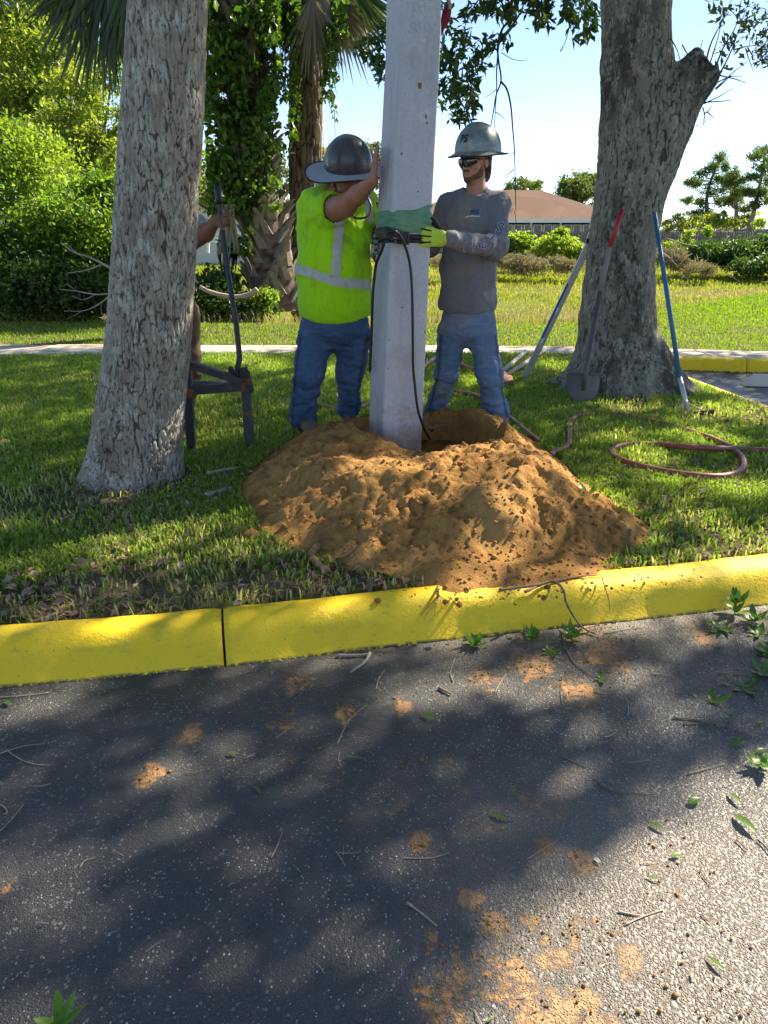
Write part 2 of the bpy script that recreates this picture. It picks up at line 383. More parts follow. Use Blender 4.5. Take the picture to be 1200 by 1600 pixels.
def conc_mat(name, a, b, stain=None, rough=.75, pit=True, st=(.52, .62), sc=1.6, spec=.3):
    t = NT(name); c = t.mix(t.noise(2.4, 7, .62), a, b); c = t.mix(t.ramp(t.noise(60, 6, .7), [(.35, .35), (.5, 0.0)]), c, tuple(v * .6 for v in a))
    if stain: c = t.mix(t.ramp(t.noise(sc, 7, .65), [(st[0], 0.0), (st[1], .8)]), c, stain)
    if name == 'pole_concrete':
        c = t.mix(t.ramp(t.noise(6, 6, .7, t.co((2, 2, .25))), [(.50, 0.0), (.68, .45)]), c, (.27, .275, .28)); c = t.mix(t.ramp(t.noise(34, 7, .75), [(.62, 0.0), (.68, .7)]), c, (.25, .235, .21)); c = t.mix(t.ramp(t.noise(7, 6, .7), [(.58, 0.0), (.66, .4)]), c, (.62, .63, .64))
        sz = t.n('SeparateXYZ'); t.t.links.new(t.co(), sz.inputs[0]); gz = t.ramp(t.math('ADD', t.math('MULTIPLY', sz.outputs[2], -.8), t.math('ADD', t.noise(12, 7, .75), .30)), [(.45, 0.0), (.62, .8)]); c = t.mix(gz, c, (.36, .25, .14))
    bp = t.bump(t.noise(120, 5, .65), .3, .004); bp = t.bump(t.noise(14, 5), .3, .008, bp)
    if pit: bp = t.bump(t.ramp(t.vor(34).outputs['Distance'], [(.05, 0.0), (.12, 1.0)]), .35, .004, bp)
    return t.pr(c, rough, bp, spec)
M['walk'] = conc_mat('pale_concrete', (.46, .40, .32), (.60, .54, .45), (.36, .33, .29))
M['pole'] = conc_mat('pole_concrete', (.40, .41, .435), (.51, .52, .55), (.32, .325, .33), .5, True, (.55, .75), 3.0, .5)
M['stopc'] = conc_mat('wheel_stop_concrete', (.55, .55, .54), (.66, .66, .64))
M['grass'] = leafm('grass_blade', (.15, .22, .042), (.32, .41, .085), .50, (.58, .49, .31), .5)
M['grass_far'] = leafm('sunny_grass_blade', (.13, .21, .018), (.22, .31, .035), .5, (.34, .33, .08), .55)
M['weeds'] = leafm('field_weed_blade', (.17, .21, .025), (.30, .32, .05), .45, (.38, .30, .15), .6)
M['reed'] = leafm('dry_reed_blade', (.30, .24, .13), (.40, .33, .18), .35, (.14, .15, .03), .6)
M['brush'] = leafm('cut_brush', (.22, .18, .13), (.36, .30, .22), .2, (.30, .30, .10), .8)
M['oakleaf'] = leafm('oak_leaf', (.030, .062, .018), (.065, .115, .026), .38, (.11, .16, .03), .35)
M['bushleaf'] = leafm('bush_leaf', (.065, .135, .022), (.18, .28, .04), .58, (.32, .38, .07), .38)
M['treeleaf'] = leafm('tree_leaf', (.08, .135, .024), (.24, .30, .055), .58, (.42, .39, .08), .42)
M['palegreen'] = leafm('shrub_leaf', (.11, .19, .028), (.27, .35, .05), .58, (.38, .40, .07), .42)
M['vine'] = leafm('vine_leaf', (.040, .085, .016), (.085, .165, .022), .45, (.20, .30, .03), .38)
M['pine'] = leafm('pine_needle', (.07, .11, .03), (.13, .18, .05), .40, (.18, .21, .07), .6)
M['darkbush'] = leafm('dark_bush_leaf', (.030, .065, .016), (.065, .12, .026), .38, (.11, .17, .03), .42)
M['frond'] = leafm('palm_frond', (.028, .050, .018), (.055, .085, .030), .22, (.11, .13, .05), .38)
M['deadfrond'] = leafm('dead_frond', (.16, .14, .11), (.26, .23, .18), .15, (.33, .30, .24), .6)
M['litter'] = leafm('dead_leaf', (.10, .06, .038), (.25, .165, .11), .1, (.42, .34, .25), .7)
M['weedleaf'] = leafm('weed_leaf', (.065, .15, .022), (.12, .24, .035), .35, (.18, .30, .07), .35)
M['lbark'] = bark('lichen_bark', (.050, .040, .031), (.26, .215, .165), (.40, .345, .275), (.50, .50, .42), (.46, .60), (1, 1, .25), (.26, .195, .155))
M['rbark'] = bark('oak_bark', (.045, .040, .034), (.175, .160, .128), (.28, .26, .21), (.36, .36, .30), (.48, .60), (1, 1, .30), (.085, .076, .062))
M['pbark'] = bark('palm_bark', (.028, .020, .015), (.12, .085, .062), (.23, .17, .125), (.30, .24, .19), (.6, .7), (1, 1, .25))
M['boot_wood'] = simple('frond_base', (.21, .175, .135), .85, 0, .45, 9, 50, .8, .01)
M['twig'] = simple('twig', (.20, .14, .09), .85, 0, .35, 25, 200, .5, .002)
M['paletwig'] = simple('pale_twig', (.33, .27, .19), .8, 0, .25, 25, 200, .4, .002)
M['greytwig'] = simple('grey_branch', (.33, .28, .22), .85, 0, .3, 10, 100, .5, .004)
M['darktwig'] = simple('dark_twig', (.055, .040, .035), .85, 0, .3, 25, 200, .5, .002)
M['root'] = simple('root', (.40, .225, .10), .85, 0, .4, 20, 120, .7, .004)
def skin(name, a, b):
    t = NT(name); c = t.mix(t.noise(16, 5), a, b); c = t.mix(t.ramp(t.noise(60, 5), [(.55, 0.0), (.75, .35)]), c, (a[0] * .6, a[1] * .45, a[2] * .4))
    return t.pr(c, .55, t.bump(t.noise(220, 3), .15, .001), .4, 0.0, Subsurface_Weight=.08, Subsurface_Radius=(.02, .008, .004))
M['skinA'] = skin('sunburnt_skin', (.33, .135, .085), (.43, .195, .125))
M['skinB'] = skin('tanned_skin', (.40, .19, .125), (.50, .26, .175))
M['skinC'] = skin('brown_skin', (.20, .085, .050), (.27, .125, .075))
M['hiviz'] = fabric('high_visibility_fabric', (.40, .80, .008), (.16, .26, .03), .8, 500, (.56, .74), 5)
M['refl'] = fabric('reflective_tape', (.56, .56, .52), (.40, .40, .37), .5, 350, (.5, .7))
M['greyshirt'] = fabric('grey_cotton', (.165, .17, .19), (.27, .23, .19), .95, 650, (.55, .75))
M['shirtC'] = fabric('pale_grey_cotton', (.30, .31, .34))
def denim(name, a, b, st):
    t = NT(name); c = t.mix(t.noise(5, 5, .6), a, b); c = t.mix(t.ramp(t.noise(2.8, 5, .6), [(.50, 0.0), (.66, .75)]), c, st)
    c = t.mix(t.ramp(t.noise(9, 5, .6, t.co((1, 1, 2.6)), .5), [(.48, 0.0), (.66, .35)]), c, tuple(min(1, v * 1.5) for v in b)); c = t.mix(t.ramp(t.noise(13, 4, .6, t.co((1, 1, 3.2)), .8), [(.54, 0.0), (.68, .4)]), c, tuple(v * .7 for v in a))
    c = t.mix(t.ramp(t.attr('seam'), [(.0, 0.0), (1.0, .7)]), c, (.02, .03, .06))
    b1 = t.bump(t.noise(20, 5, .6), .45, .008); return t.pr(c, .85, t.bump(t.noise(800, 2), .3, .001, b1), .25)
M['denimA'] = denim('blue_denim', (.040, .080, .165), (.085, .145, .26), (.075, .085, .105))
M['denimB'] = denim('faded_denim', (.080, .135, .24), (.15, .22, .33), (.27, .25, .21))
M['brown'] = fabric('brown_work_trousers', (.16, .105, .055), (.09, .06, .03))
M['darkcloth'] = fabric('dark_cloth', (.018, .018, .022))
M['boot'] = simple('work_boot', (.16, .115, .08), .8, 0, .3, 20, 80, .4, .003)
M['hair'] = simple('brown_hair', (.045, .028, .018), .55, 0, .5, 60, 260, .8, .004)
M['beard'] = simple('brown_beard', (.13, .068, .042), .8, 0, .4, 90, 300, .9, .003)
M['carbon'] = NT('black_carbon_shell')
def _carbon():
    t = M['carbon']; v = t.n('TexChecker', Scale=110.0); t.set(v, 'Vector', t.co()); c = t.mix(v.outputs['Fac'], (.030, .034, .040), (.065, .070, .078))
    c = t.mix(t.ramp(t.noise(14, 6, .7), [(.5, 0.0), (.7, .5)]), c, (.12, .085, .06)); return t.pr(c, .3, t.bump(t.noise(60, 3), .05, .001), .5)
M['carbon'] = _carbon()
M['brim'] = fabric('grey_shade_brim', (.30, .33, .37)); M['edge'] = simple('black_binding', (.015, .016, .02), .8)
def _alu():
    t = NT('scuffed_aluminium_hat'); c = t.mix(t.ramp(t.noise(11, 6, .7), [(.35, 0.0), (.65, 1.0)]), (.10, .145, .150), (.27, .31, .31)); c = t.mix(t.ramp(t.noise(22, 7, .75, t.co((1, 1, 3))), [(.55, 0.0), (.68, .6)]), c, (.40, .42, .42))
    return t.pr(c, .42, t.bump(t.noise(30, 5), .15, .003), .5, .35)
M['alu'] = _alu()
M['blackgloss'] = simple('black_plastic', (.012, .013, .016), .28, 0, .2)
M['lens'] = simple('dark_lens', (.006, .007, .010), .06, 0, .1, 10, 10, .0, .001, .8)
M['redplastic'] = simple('red_plastic', (.45, .05, .07), .4)
M['white'] = simple('white_plastic', (.70, .72, .74), .5, 0, .1)
M['lime'] = fabric('lime_glove_fabric', (.50, .66, .06), (.30, .38, .06), .8, 500)
M['glove'] = fabric('black_glove', (.014, .014, .017)); M['greyglove'] = fabric('grey_glove', (.18, .18, .19))
M['green'] = fabric('green_sling_webbing', (.12, .29, .165), (.26, .30, .20), .8, 260, (.48, .70), 14)
M['cable'] = simple('black_rubber', (.012, .012, .013), .4, 0, .3)
M['hose'] = simple('red_hose', (.30, .085, .065), .5, 0, .35, 9, 60, .3, .003)
M['steel'] = NT('painted_steel')
def _steel():
    t = M['steel']; c = t.mix(t.noise(7, 5), (.022, .027, .034), (.055, .06, .068)); c = t.mix(t.ramp(t.noise(13, 8, .7), [(.575, 0.0), (.64, .9)]), c, (.17, .065, .022)); c = t.mix(t.ramp(t.noise(40, 7, .7), [(.62, 0.0), (.7, .7)]), c, (.22, .22, .22))
    return t.pr(c, .5, t.bump(t.noise(60, 5), .3, .002), .5, .2)
M['steel'] = _steel()
M['rust'] = simple('rusty_steel', (.19, .075, .028), .8, 0, .4, 30, 120, .5, .003)
M['blade'] = simple('worn_spade_steel', (.115, .105, .10), .5, .3, .4, 10, 90, .3, .002)
M['oldwood'] = simple('weathered_handle', (.27, .235, .20), .8, 0, .25, 12, 120, .4, .003)
M['redpaint'] = simple('red_grip', (.38, .028, .030), .5, 0, .2); M['bluepaint'] = simple('blue_handle', (.035, .15, .30), .45, 0, .2)
M['blueline'] = simple('blue_stripe', (.03, .09, .38), .4); M['alum'] = simple('dull_aluminium', (.50, .51, .52), .4, .5, .15)
M['creamwood'] = simple('pale_wood_handle', (.62, .55, .42), .7, 0, .15)
M['redfab'] = fabric('dark_red_cloth', (.24, .02, .03)); M['tan'] = simple('tan_rope', (.42, .33, .24), .8)
def roof_mat(name, a, b):
    t = NT(name); w = t.n('TexBrick', Scale=1.0); t.set(w, 'Vector', t.co()); c = t.mix(t.noise(1.5, 7, .7), a, b); c = t.mix(t.ramp(t.noise(.35, 4), [(.4, .4), (.6, 0.0)]), c, tuple(v * .75 for v in a))
    return t.pr(c, .9, t.bump(t.noise(9, 5), .5, .05), .15)
M['roof'] = roof_mat('brown_shingle', (.135, .078, .052), (.20, .125, .09)); M['roofg'] = roof_mat('grey_shingle', (.27, .265, .265), (.38, .375, .37)); M['roofw'] = roof_mat('white_shingle', (.55, .56, .57), (.66, .67, .68))
M['cream'] = simple('cream_wall', (.60, .58, .40), .8, 0, .06, 2, 20, .1, .01); M['trim'] = simple('white_trim', (.74, .76, .76), .6, 0, .05, 2, 20, .05, .01)
M['wallw'] = simple('pale_wall', (.62, .61, .55), .85, 0, .06, 2, 20, .1, .01)
M['glass'] = simple('dark_window_glass', (.035, .040, .045), .12, 0, .2, 1, 2, .02, .01, .6)
M['fencew'] = simple('weathered_fence_wood', (.17, .145, .125), .9, 0, .45, 4, 20, .5, .02)
M['logo_blue'] = simple('blue_print', (.022, .065, .21), .7, 0, .1); M['logo_white'] = simple('white_print', (.60, .62, .66), .7, 0, .1); M['logo_red'] = simple('red_print', (.45, .04, .045), .7, 0, .1)
M['ink'] = simple('black_marker', (.008, .008, .010), .5, 0, .1)
M['spall'] = simple('rust_spot', (.24, .10, .04), .9, 0, .5, 60, 120, .6, .004)
M['tear'] = simple('pale_exposed_wood', (.45, .34, .24), .85, 0, .3)
# ================================================================== THE SETTING
# front/bottom edge of the yellow kerb round the planted island, then the far kerb
KP = [(-12, .75), (-6, 1.42), (-3, 1.84), (-1.29, 2.122), (-.564, 2.252), (.241, 2.437), (1.0, 2.59), (1.582, 2.721), (2.25, 2.92), (2.85, 3.30), (3.2, 3.9), (3.32, 4.7), (3.27, 5.5), (3.17, 6.3), (3.08, 7.2), (3.08, 7.9), (3.2, 8.36), (3.5, 8.41), (4.28, 8.256), (7, 7.75), (12, 6.8)]
KS = spline([(x, y, 0) for x, y in KP], 10)[:, :2]
POLY = np.concatenate([KS, [(12, 30), (-12, 30)]])
def inpoly(X, Y, P):
    r = np.zeros(X.shape, bool); n = len(P)
    for i in range(n):
        x0, y0 = P[i]; x1, y1 = P[(i + 1) % n]
        if y0 == y1: continue
        c = ((y0 > Y) != (y1 > Y)) & (X < (x1 - x0) * (Y - y0) / (y1 - y0) + x0); r ^= c
    return r
def dpoly(X, Y, P, closed=True):
    d = np.full(X.shape, 1e9); n = len(P)
    for i in range(n if closed else n - 1):
        a = np.array(P[i]); b = np.array(P[(i + 1) % n]); ab = b - a; L = ab @ ab + 1e-12
        t = np.clip(((X - a[0]) * ab[0] + (Y - a[1]) * ab[1]) / L, 0, 1)
        d = np.minimum(d, np.hypot(X - a[0] - t * ab[0], Y - a[1] - t * ab[1]))
    return d
def grid(name, x0, x1, y0, y1, step, zf, m, mask=None, attrs=None, kind='structure', parent=None):
    nx = int(round((x1 - x0) / step)) + 1; ny = int(round((y1 - y0) / step)) + 1
    X, Y = np.meshgrid(np.linspace(x0, x1, nx), np.linspace(y0, y1, ny), indexing='ij'); x = X.ravel(); y = Y.ravel()
    V = np.stack([x, y, zf(x, y)], 1); i, j = np.meshgrid(np.arange(nx - 1), np.arange(ny - 1), indexing='ij'); a = (i * ny + j).ravel()
    F = np.stack([a, a + ny, a + ny + 1, a + 1], 1)
    if mask is not None: F = F[mask(V[F].mean(1))]
    u, inv = np.unique(F.ravel(), return_inverse=True); F = inv.reshape(F.shape); V = V[u]
    o = obj(name, V, F, m, parent, True, attrs(V) if attrs else None)
    if kind: o['kind'] = kind
    return o
# dirt dropped on the asphalt: (pixel x, y, radius px, strength)
DIRT = [(850, 1580, 100, .72), (800, 1520, 70, .6), (940, 1600, 80, .68), (900, 1570, 70, .62), (700, 1590, 80, .6), (735, 1405, 26, 1), (772, 1440, 30, 1), (910, 1345, 26, 1), (852, 1322, 24, .9), (655, 1318, 18, 1), (708, 1060 + 1300 - 1200 + 0, 0, 0), (236, 1207, 26, .85), (298, 1147, 26, .8), (540, 1115, 24, .85), (470, 1070, 60, .55), (440, 1130, 60, .5), (628, 1102, 18, .9), (960, 1268, 14, .9), (985, 1500, 32, .9), (668, 1485, 18, .8), (667, 1460, 14, .9), (760, 1060, 45, .6), (830, 1030, 60, .7), (905, 1080, 45, .7), (940, 1010, 60, .75), (1095, 995, 26, .8), (700, 1210, 90, .42), (870, 1260, 90, .45), (620, 1290, 90, .40), (770, 1330, 120, .42), (900, 1450, 120, .5), (1050, 1350, 110, .40), (1100, 1500, 150, .42), (720, 1540, 110, .6), (850, 1480, 110, .6), (560, 1250, 60, .4), (690, 1310, 100, .35), (480, 1200, 90, .35), (350, 1200, 80, .3), (500, 1500, 80, .25), (10, 1385, 14, .9), (820, 1250, 40, .5), (1020, 1540, 60, .55)]
def dirt_field(x, y, z=0.0):
    v = np.zeros(len(x))
    for (px, py, r, s) in DIRT:
        if r <= 0: continue
        c = gr(px, py, z); e = gr(px + r, py, z); ry = np.linalg.norm(gr(px, py - r, z) - gr(px, py + r, z)) / 2; rx = abs(e[0] - c[0])
        v = np.maximum(v, s * np.exp(-(((x - c[0]) / rx) ** 2 + ((y - c[1]) / ry) ** 2) * .9))
    return v
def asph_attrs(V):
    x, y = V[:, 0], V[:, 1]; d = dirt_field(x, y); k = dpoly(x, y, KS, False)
    dust_sunlit = np.exp(-(k / .16) ** 2) * .9 * sstep(-.9, .6, x) + .5 * d + .95 * sstep(-.1, .8, x) * sstep(2.0, 1.3, y)  # kerb and dirt dust; the last term paints the sunlit corner's warm brightness
    return {'dirt': d, 'dust_sunlit': np.clip(dust_sunlit, 0, 1)}
PITC = np.array([.28, 4.42]); PITR = (.44, .47)
inisl = lambda C: inpoly(C[:, 0], C[:, 1], POLY)
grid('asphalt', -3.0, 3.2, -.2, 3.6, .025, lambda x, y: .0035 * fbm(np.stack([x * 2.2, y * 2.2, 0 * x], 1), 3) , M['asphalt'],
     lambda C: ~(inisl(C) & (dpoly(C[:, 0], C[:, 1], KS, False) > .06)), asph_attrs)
grid('asphalt', -14.2, 16, -8, 9.2, .2, lambda x, y: 0 * x - .004, M['asphalt'],
     lambda C: ~((C[:, 0] > -3.0) & (C[:, 0] < 3.2) & (C[:, 1] > -.2) & (C[:, 1] < 3.6)) & ~(inisl(C) & (dpoly(C[:, 0], C[:, 1], KS, False) > .3)), lambda V: {'dirt': 0 * V[:, 0], 'dust_sunlit': 0 * V[:, 0]})
# --- kerb: swept rolled profile, cut into sections at the joints
seg = np.diff(KS, axis=0); Ls = np.concatenate([[0], np.cumsum(np.hypot(seg[:, 0], seg[:, 1]))])
def kpt(s):
    x = np.interp(s, Ls, KS[:, 0]); y = np.interp(s, Ls, KS[:, 1])
    x2 = np.interp(s + .02, Ls, KS[:, 0]); y2 = np.interp(s + .02, Ls, KS[:, 1]); x1 = np.interp(s - .02, Ls, KS[:, 0]); y1 = np.interp(s - .02, Ls, KS[:, 1])
    t = np.array([x2 - x1, y2 - y1]); t /= np.linalg.norm(t); return np.array([x, y]), np.array([-t[1], t[0]])
kerb = thing('kerb', None, None); kerb['kind'] = 'structure'
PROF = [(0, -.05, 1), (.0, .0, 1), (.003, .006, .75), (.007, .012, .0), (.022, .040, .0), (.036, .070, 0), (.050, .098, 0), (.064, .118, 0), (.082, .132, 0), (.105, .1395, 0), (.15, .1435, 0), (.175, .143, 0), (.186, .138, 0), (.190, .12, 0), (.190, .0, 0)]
def kjoint(px, py):
    g = gr(px, py, 0); return Ls[np.argmin(np.hypot(KS[:, 0] - g[0], KS[:, 1] - g[1]))] if False else float(Ls[0] + np.interp(g[0], KS[:60, 0], Ls[:60]))
sj = kjoint(352, 1042)
joints = [0.0, sj - 6.1, sj - 3.05, sj, sj + 3.05, sj + 4.9, sj + 6.7, sj + 9.7, sj + 12.7, Ls[-1]]
for a, b in zip(joints[:-1], joints[1:]):
    a += .0045; b -= .0045; n = max(3, int((b - a) / .025)); V = []; low = []
    for i in range(n + 1):
        s = a + (b - a) * i / n; p, nn = kpt(s); e = min(i, n - i); rd = .006 if e == 0 else 0
        for (d, z, l) in PROF:
            w = .0022 * math.sin(s * 9 + z * 30) + .0012 * math.sin(s * 31); q = p + nn * (d + w); V.append((q[0], q[1], z - rd * (z > .01))); low.append(l)
    V = np.array(V); k = len(PROF); F = [(i * k + j, (i + 1) * k + j, (i + 1) * k + j + 1, i * k + j + 1) for i in range(n) for j in range(k - 1)]
    F += [tuple(range(k)), tuple(n * k + j for j in range(k - 1, -1, -1))]
    V[:, 2] += .003 * fbm(V * 12, 3) * (V[:, 2] > .02)
    obj('kerb_section', V, F, M['kerb'], kerb, True, {'low': low})
# joint filler (dark gap seen at the crack)
p, nn = kpt(sj); tvec = np.array([nn[1], -nn[0]])
mb = MB(); mb.beam((*(p + nn * .065), .05), (*(p + nn * .185), .06), .012, .10); obj('joint_gap', np.concatenate(mb.V), mb.F, M['darktwig'], kerb)

# --- terrain beyond the pavement
def hfar(x, y):
    yb = np.where(x < 3.0, 11.7 + .05 * np.abs(x), 11.8 + (x - 3.0) * 1.05); yb = np.minimum(yb, 24)
    low = -.62 + .30 * sstep(24, 42, y) + .35 * sstep(42, 55, y)
    t = sstep(0, 3.2, y - yb); leftk = sstep(-6.0, -3.0, x); t = t * leftk
    z = .125 + (low - .125) * t + .03 * fbm(np.stack([x * .5, y * .5, 0 * x], 1), 3) * sstep(12, 16, y)
    return z
def hlawn(x, y): return .125 + .010 * fbm(np.stack([x * 3, y * 3, 0 * x], 1), 3) * (dpoly(x, y, KS, False) > .3)
# --- the dirt mound
MPX = [(368, 770), (372, 745), (400, 718), (440, 695), (475, 680), (515, 670), (555, 665), (600, 664), (660, 664), (720, 665), (785, 672), (835, 690), (880, 716), (920, 755), (985, 797), (1028, 830), (1012, 860), (960, 885), (925, 903), (870, 918), (800, 927), (740, 927), (690, 932), (650, 912), (600, 893), (545, 890), (500, 868), (455, 862), (420, 838), (385, 800)]
MP = spline([(*gr(px, py)[:2], 0) for px, py in MPX] , 4)[:, :2]
def pit(x, y): return np.minimum(np.hypot((x + .10) / .24, (y - 4.62) / .17), np.hypot((x - PITC[0]) / PITR[0], (y - PITC[1]) / PITR[1]) + .06 * np.sin(3 * np.arctan2(y - PITC[1], x - PITC[0]) + 1))
def hmound(x, y, detail=True):
    ins = inpoly(x, y, MP); d = dpoly(x, y, MP); sd = np.where(ins, d, -d)
    P = np.stack([x, y, 0 * x], 1)
    sd = sd + .05 * fbm(P * 6, 4, 3)
    E = sstep(-.02, .62, sd); E = .55 * E + .45 * np.clip(sd / .55, 0, 1) ** .7 * (sd > 0)
    prof = .285 - .03 * sstep(4.2, 4.8, y) - .125 * np.exp(-(((x - .22) / .27) ** 2 + ((y - 3.98) / .27) ** 2)) - .05 * np.exp(-(((x - .55) / .18) ** 2 + ((y - 4.0) / .22) ** 2)) + .05 * np.exp(-(((x - .75) / .4) ** 2 + ((y - 3.75) / .4) ** 2)) - .06 * np.exp(-(((x + .15) / .28) ** 2 + ((y - 3.75) / .3) ** 2)) + .03 * np.exp(-(((x + .5) / .2) ** 2 + ((y - 3.9) / .3) ** 2))
    z = .112 + prof * E
    z += (.060 * fbm(P * 3.1, 3, 9) + .045 * fbm(P * 7.5 + 3, 3, 19)) * sstep(0, .25, sd)
    z += (.055 * np.exp(-(((x - .80) / .17) ** 2 + ((y - 4.78) / .20) ** 2)) + .055 * np.exp(-(((x - .42) / .22) ** 2 + ((y - 4.98) / .13) ** 2)) + .035 * np.exp(-(((x + .52) / .2) ** 2 + ((y - 4.72) / .15) ** 2)))
    # foot-flattened slump at the kerb
    fl = np.exp(-(((x - .62) / .38) ** 2 + ((y - 2.78) / .13) ** 2)); z = z * (1 - fl) + (.165 + .012 * fbm(P * 9, 3, 5)) * fl * (sd > -.03) + np.where(sd > -.03, 0, z * fl)
    q = pit(x, y); rim = np.exp(-((q - 1.12) / .16) ** 2) * .015; z += rim * sstep(0, .1, sd)
    hole = sstep(1.06, .80, q)
    if detail:
        P2 = P + .02 * np.stack([vnoise(P * 9, 1), vnoise(P * 9, 2), 0 * x], 1)
        d1, d2 = worley(P2 * 13, 4); cl = 1 - d1; a, b = worley(P2 * 34 + 5, 6); msk = sstep(.02, .2, sd) * (1 - .75 * fl)
        rough = .35 + .65 * sstep(-.3, .3, vnoise(P * 2.3, 8))
        z += msk * rough * (.030 * (np.clip(cl, 0, 1) - .5) + .011 * (1 - a) + .024 * fbm(P * 15, 4, 2) + .010 * fbm(P * 50, 2, 12))
        z -= msk * .012 * np.exp(-((d2 - d1) / .06) ** 2) * rough
    z = z * (1 - hole) + (-.42 + .05 * fbm(P * 8, 3)) * hole
    return z, sd
V_ = None
def zmound(x, y): return hmound(x, y)[0]
md = grid('dirt_mound', -1.12, 1.42, 2.44, 5.42, .0095, zmound, M['dirt'], lambda C: (C[:, 2] > .128) | (pit(C[:, 0], C[:, 1]) < 1.1), None, None)
tag(md, 'heap of orange sandy dirt dug out round the foot of the concrete pole', 'dirt pile')
def ground(x, y):
    x = np.atleast_1d(np.asarray(x, float)); y = np.atleast_1d(np.asarray(y, float))
    isl = inpoly(x, y, POLY); z = np.where(isl, np.where(y > 11.9, hfar(x, y), .125), 0.0)
    m = (x > -1.12) & (x < 1.42) & (y > 2.44) & (y < 5.42)
    if m.any(): zz, sd = hmound(x[m], y[m]); z[m] = np.maximum(z[m], zz)
    k = isl & (dpoly(x, y, KS, False) < .19); z = np.where(k, np.maximum(z, .143), z)
    return z
def g1(x, y): return float(ground(x, y)[0])

grid('lawn', -12, 13, .9, 12.0, .05, hlawn, M['soil'], lambda C: inisl(C) & (dpoly(C[:, 0], C[:, 1], KS, False) > .12) & (pit(C[:, 0], C[:, 1]) > .93))
grid('field', -60, 90, 11.95, 131.95, .75, hfar, M['field'])
gv = np.array([(-900, 131, -.05), (900, 131, -.05), (900, 1500, -.05), (-900, 1500, -.05)], float); tag(obj('distant_ground', gv, [(0, 1, 2, 3)], M['field'], None, False), kind='structure')
gv = np.array([(-900, -400, -.06), (900, -400, -.06), (900, 131, -.75), (-900, 131, -.75)], float); tag(obj('ground', gv, [(0, 1, 2, 3)], M['field'], None, False), kind='structure')

# --- sidewalk slabs (near edge / far edge measured), red spray line on them
walk = thing('sidewalk', None, None); walk['kind'] = 'structure'
def wn(x): return np.interp(x, [-14, -5, 1.9, 3.1, 13], [8.5, 8.62, 8.78, 8.62, 6.95])
def wf(x): return np.interp(x, [-14, -5, 2.0, 3.3, 4.6, 13], [9.45, 9.55, 9.42, 9.2, 8.93, 7.8])
xs = np.arange(-13.4, 12.5, 1.32)
rr = random.Random(3)
for a, b in zip(xs[:-1], xs[1:]):
    a += .006; b -= .006; z = .142 + rr.uniform(-.003, .004); c = .012; V = []
    for (x, s) in ((a, 1), (b, -1)):
        for (y, t) in ((wn(x), 1), (wf(x), -1)): V += [(x, y, 0), (x, y, z - c), (x + s * c, y + t * c, z)]
    n0, f0, n1, f1 = 0, 3, 6, 9
    F = [(2, 8, 11, 5), (1, 7, 8, 2), (4, 5, 11, 10), (1, 2, 5, 4), (7, 10, 11, 8), (0, 6, 7, 1), (3, 4, 10, 9), (0, 1, 4, 3), (6, 9, 10, 7)]
    obj('slab', V, F, M['walk'], walk, False)
t = NT('red_spray_line'); c = t.mix(t.ramp(t.noise(9, 7, .7), [(.40, 0.0), (.6, 1.0)]), (.52, .42, .36), (.55, .16, .13)); M['spray'] = t.pr(c, .8)
pts = [(x, wf(x) - .16 + .03 * math.sin(x * 1.3), .1495) for x in np.arange(-8, 7, .35)]
V = [(x, y + o, z) for (x, y, z) in pts for o in (-.014, .016)]; F = [(2 * i, 2 * i + 2, 2 * i + 3, 2 * i + 1) for i in range(len(pts) - 1)]
obj('paint_line', V, F, M['spray'], walk, False)
# --- wheel stop in the far bay
ws = MB(); c0 = gr(1163, 603, 0); d = np.array([1, -.19, 0]); d /= np.linalg.norm(d); nrm = np.array([.19, 1, 0]); nrm /= np.linalg.norm(nrm); L = 1.8
V = []
for (l, ins_) in ((0, 1), (L, -1)):
    for (o, z, e) in ((0, 0, 0), (.035, .11, .10), (.115, .11, .10), (.15, 0, 0)): V.append(c0 + d * (l + ins_ * e) + nrm * o + np.array([0, 0, z]))
wsn = obj('wheel_stop', V, [(0, 4, 5, 1), (1, 5, 6, 2), (2, 6, 7, 3), (0, 1, 2, 3), (7, 6, 5, 4)], M['stopc'], None, False)
tag(wsn, 'pale concrete wheel stop lying on the far asphalt bay at the right edge', 'wheel stop')

# ================================================================== grass
def blades(name, x, y, z, hgt, wid, m, tint, lean=.45, kind='stuff', label=None):
    n = len(x); a = rng.uniform(0, 2 * math.pi, n); ca, sa = np.cos(a), np.sin(a); w = wid * rng.uniform(.7, 1.2, n) / 2; h = hgt * rng.uniform(.55, 1.25, n)
    la = rng.uniform(0, 2 * math.pi, n); ll = np.abs(rng.normal(0, lean, n)) + .1; lx = np.cos(la) * ll * h; ly = np.sin(la) * ll * h
    B = np.stack([x, y, z], 1); S = np.stack([ca * w, sa * w, 0 * w], 1); U = np.stack([lx * .35, ly * .35, h * .62], 1); T = np.stack([lx, ly, h * np.clip(1.05 - ll * .45, .35, 1)], 1)
    V = np.stack([B - S, B + S, B + U - S * .9, B + U + S * .9, B + T], 1).reshape(-1, 3); i = np.arange(n) * 5
    F = np.concatenate([np.stack([i, i + 1, i + 3], 1), np.stack([i, i + 3, i + 2], 1), np.stack([i + 2, i + 3, i + 4], 1)])
    o = obj(name, V, F, m, None, False, {'tint': np.repeat(tint, 5)}); tag(o, label, 'grass' if label else None, kind=kind); return o
def trunkmask(x, y):
    return (np.hypot(x + 1.42, y - 4.05) > .30) & (np.hypot(x - 2.16, y - 6.72) > .42) & ~((y > wn(x) - .01) & (y < wf(x) + .02))
def scatter(n, x0, x1, y0, y1):
    return rng.uniform(x0, x1, n), rng.uniform(y0, y1, n)
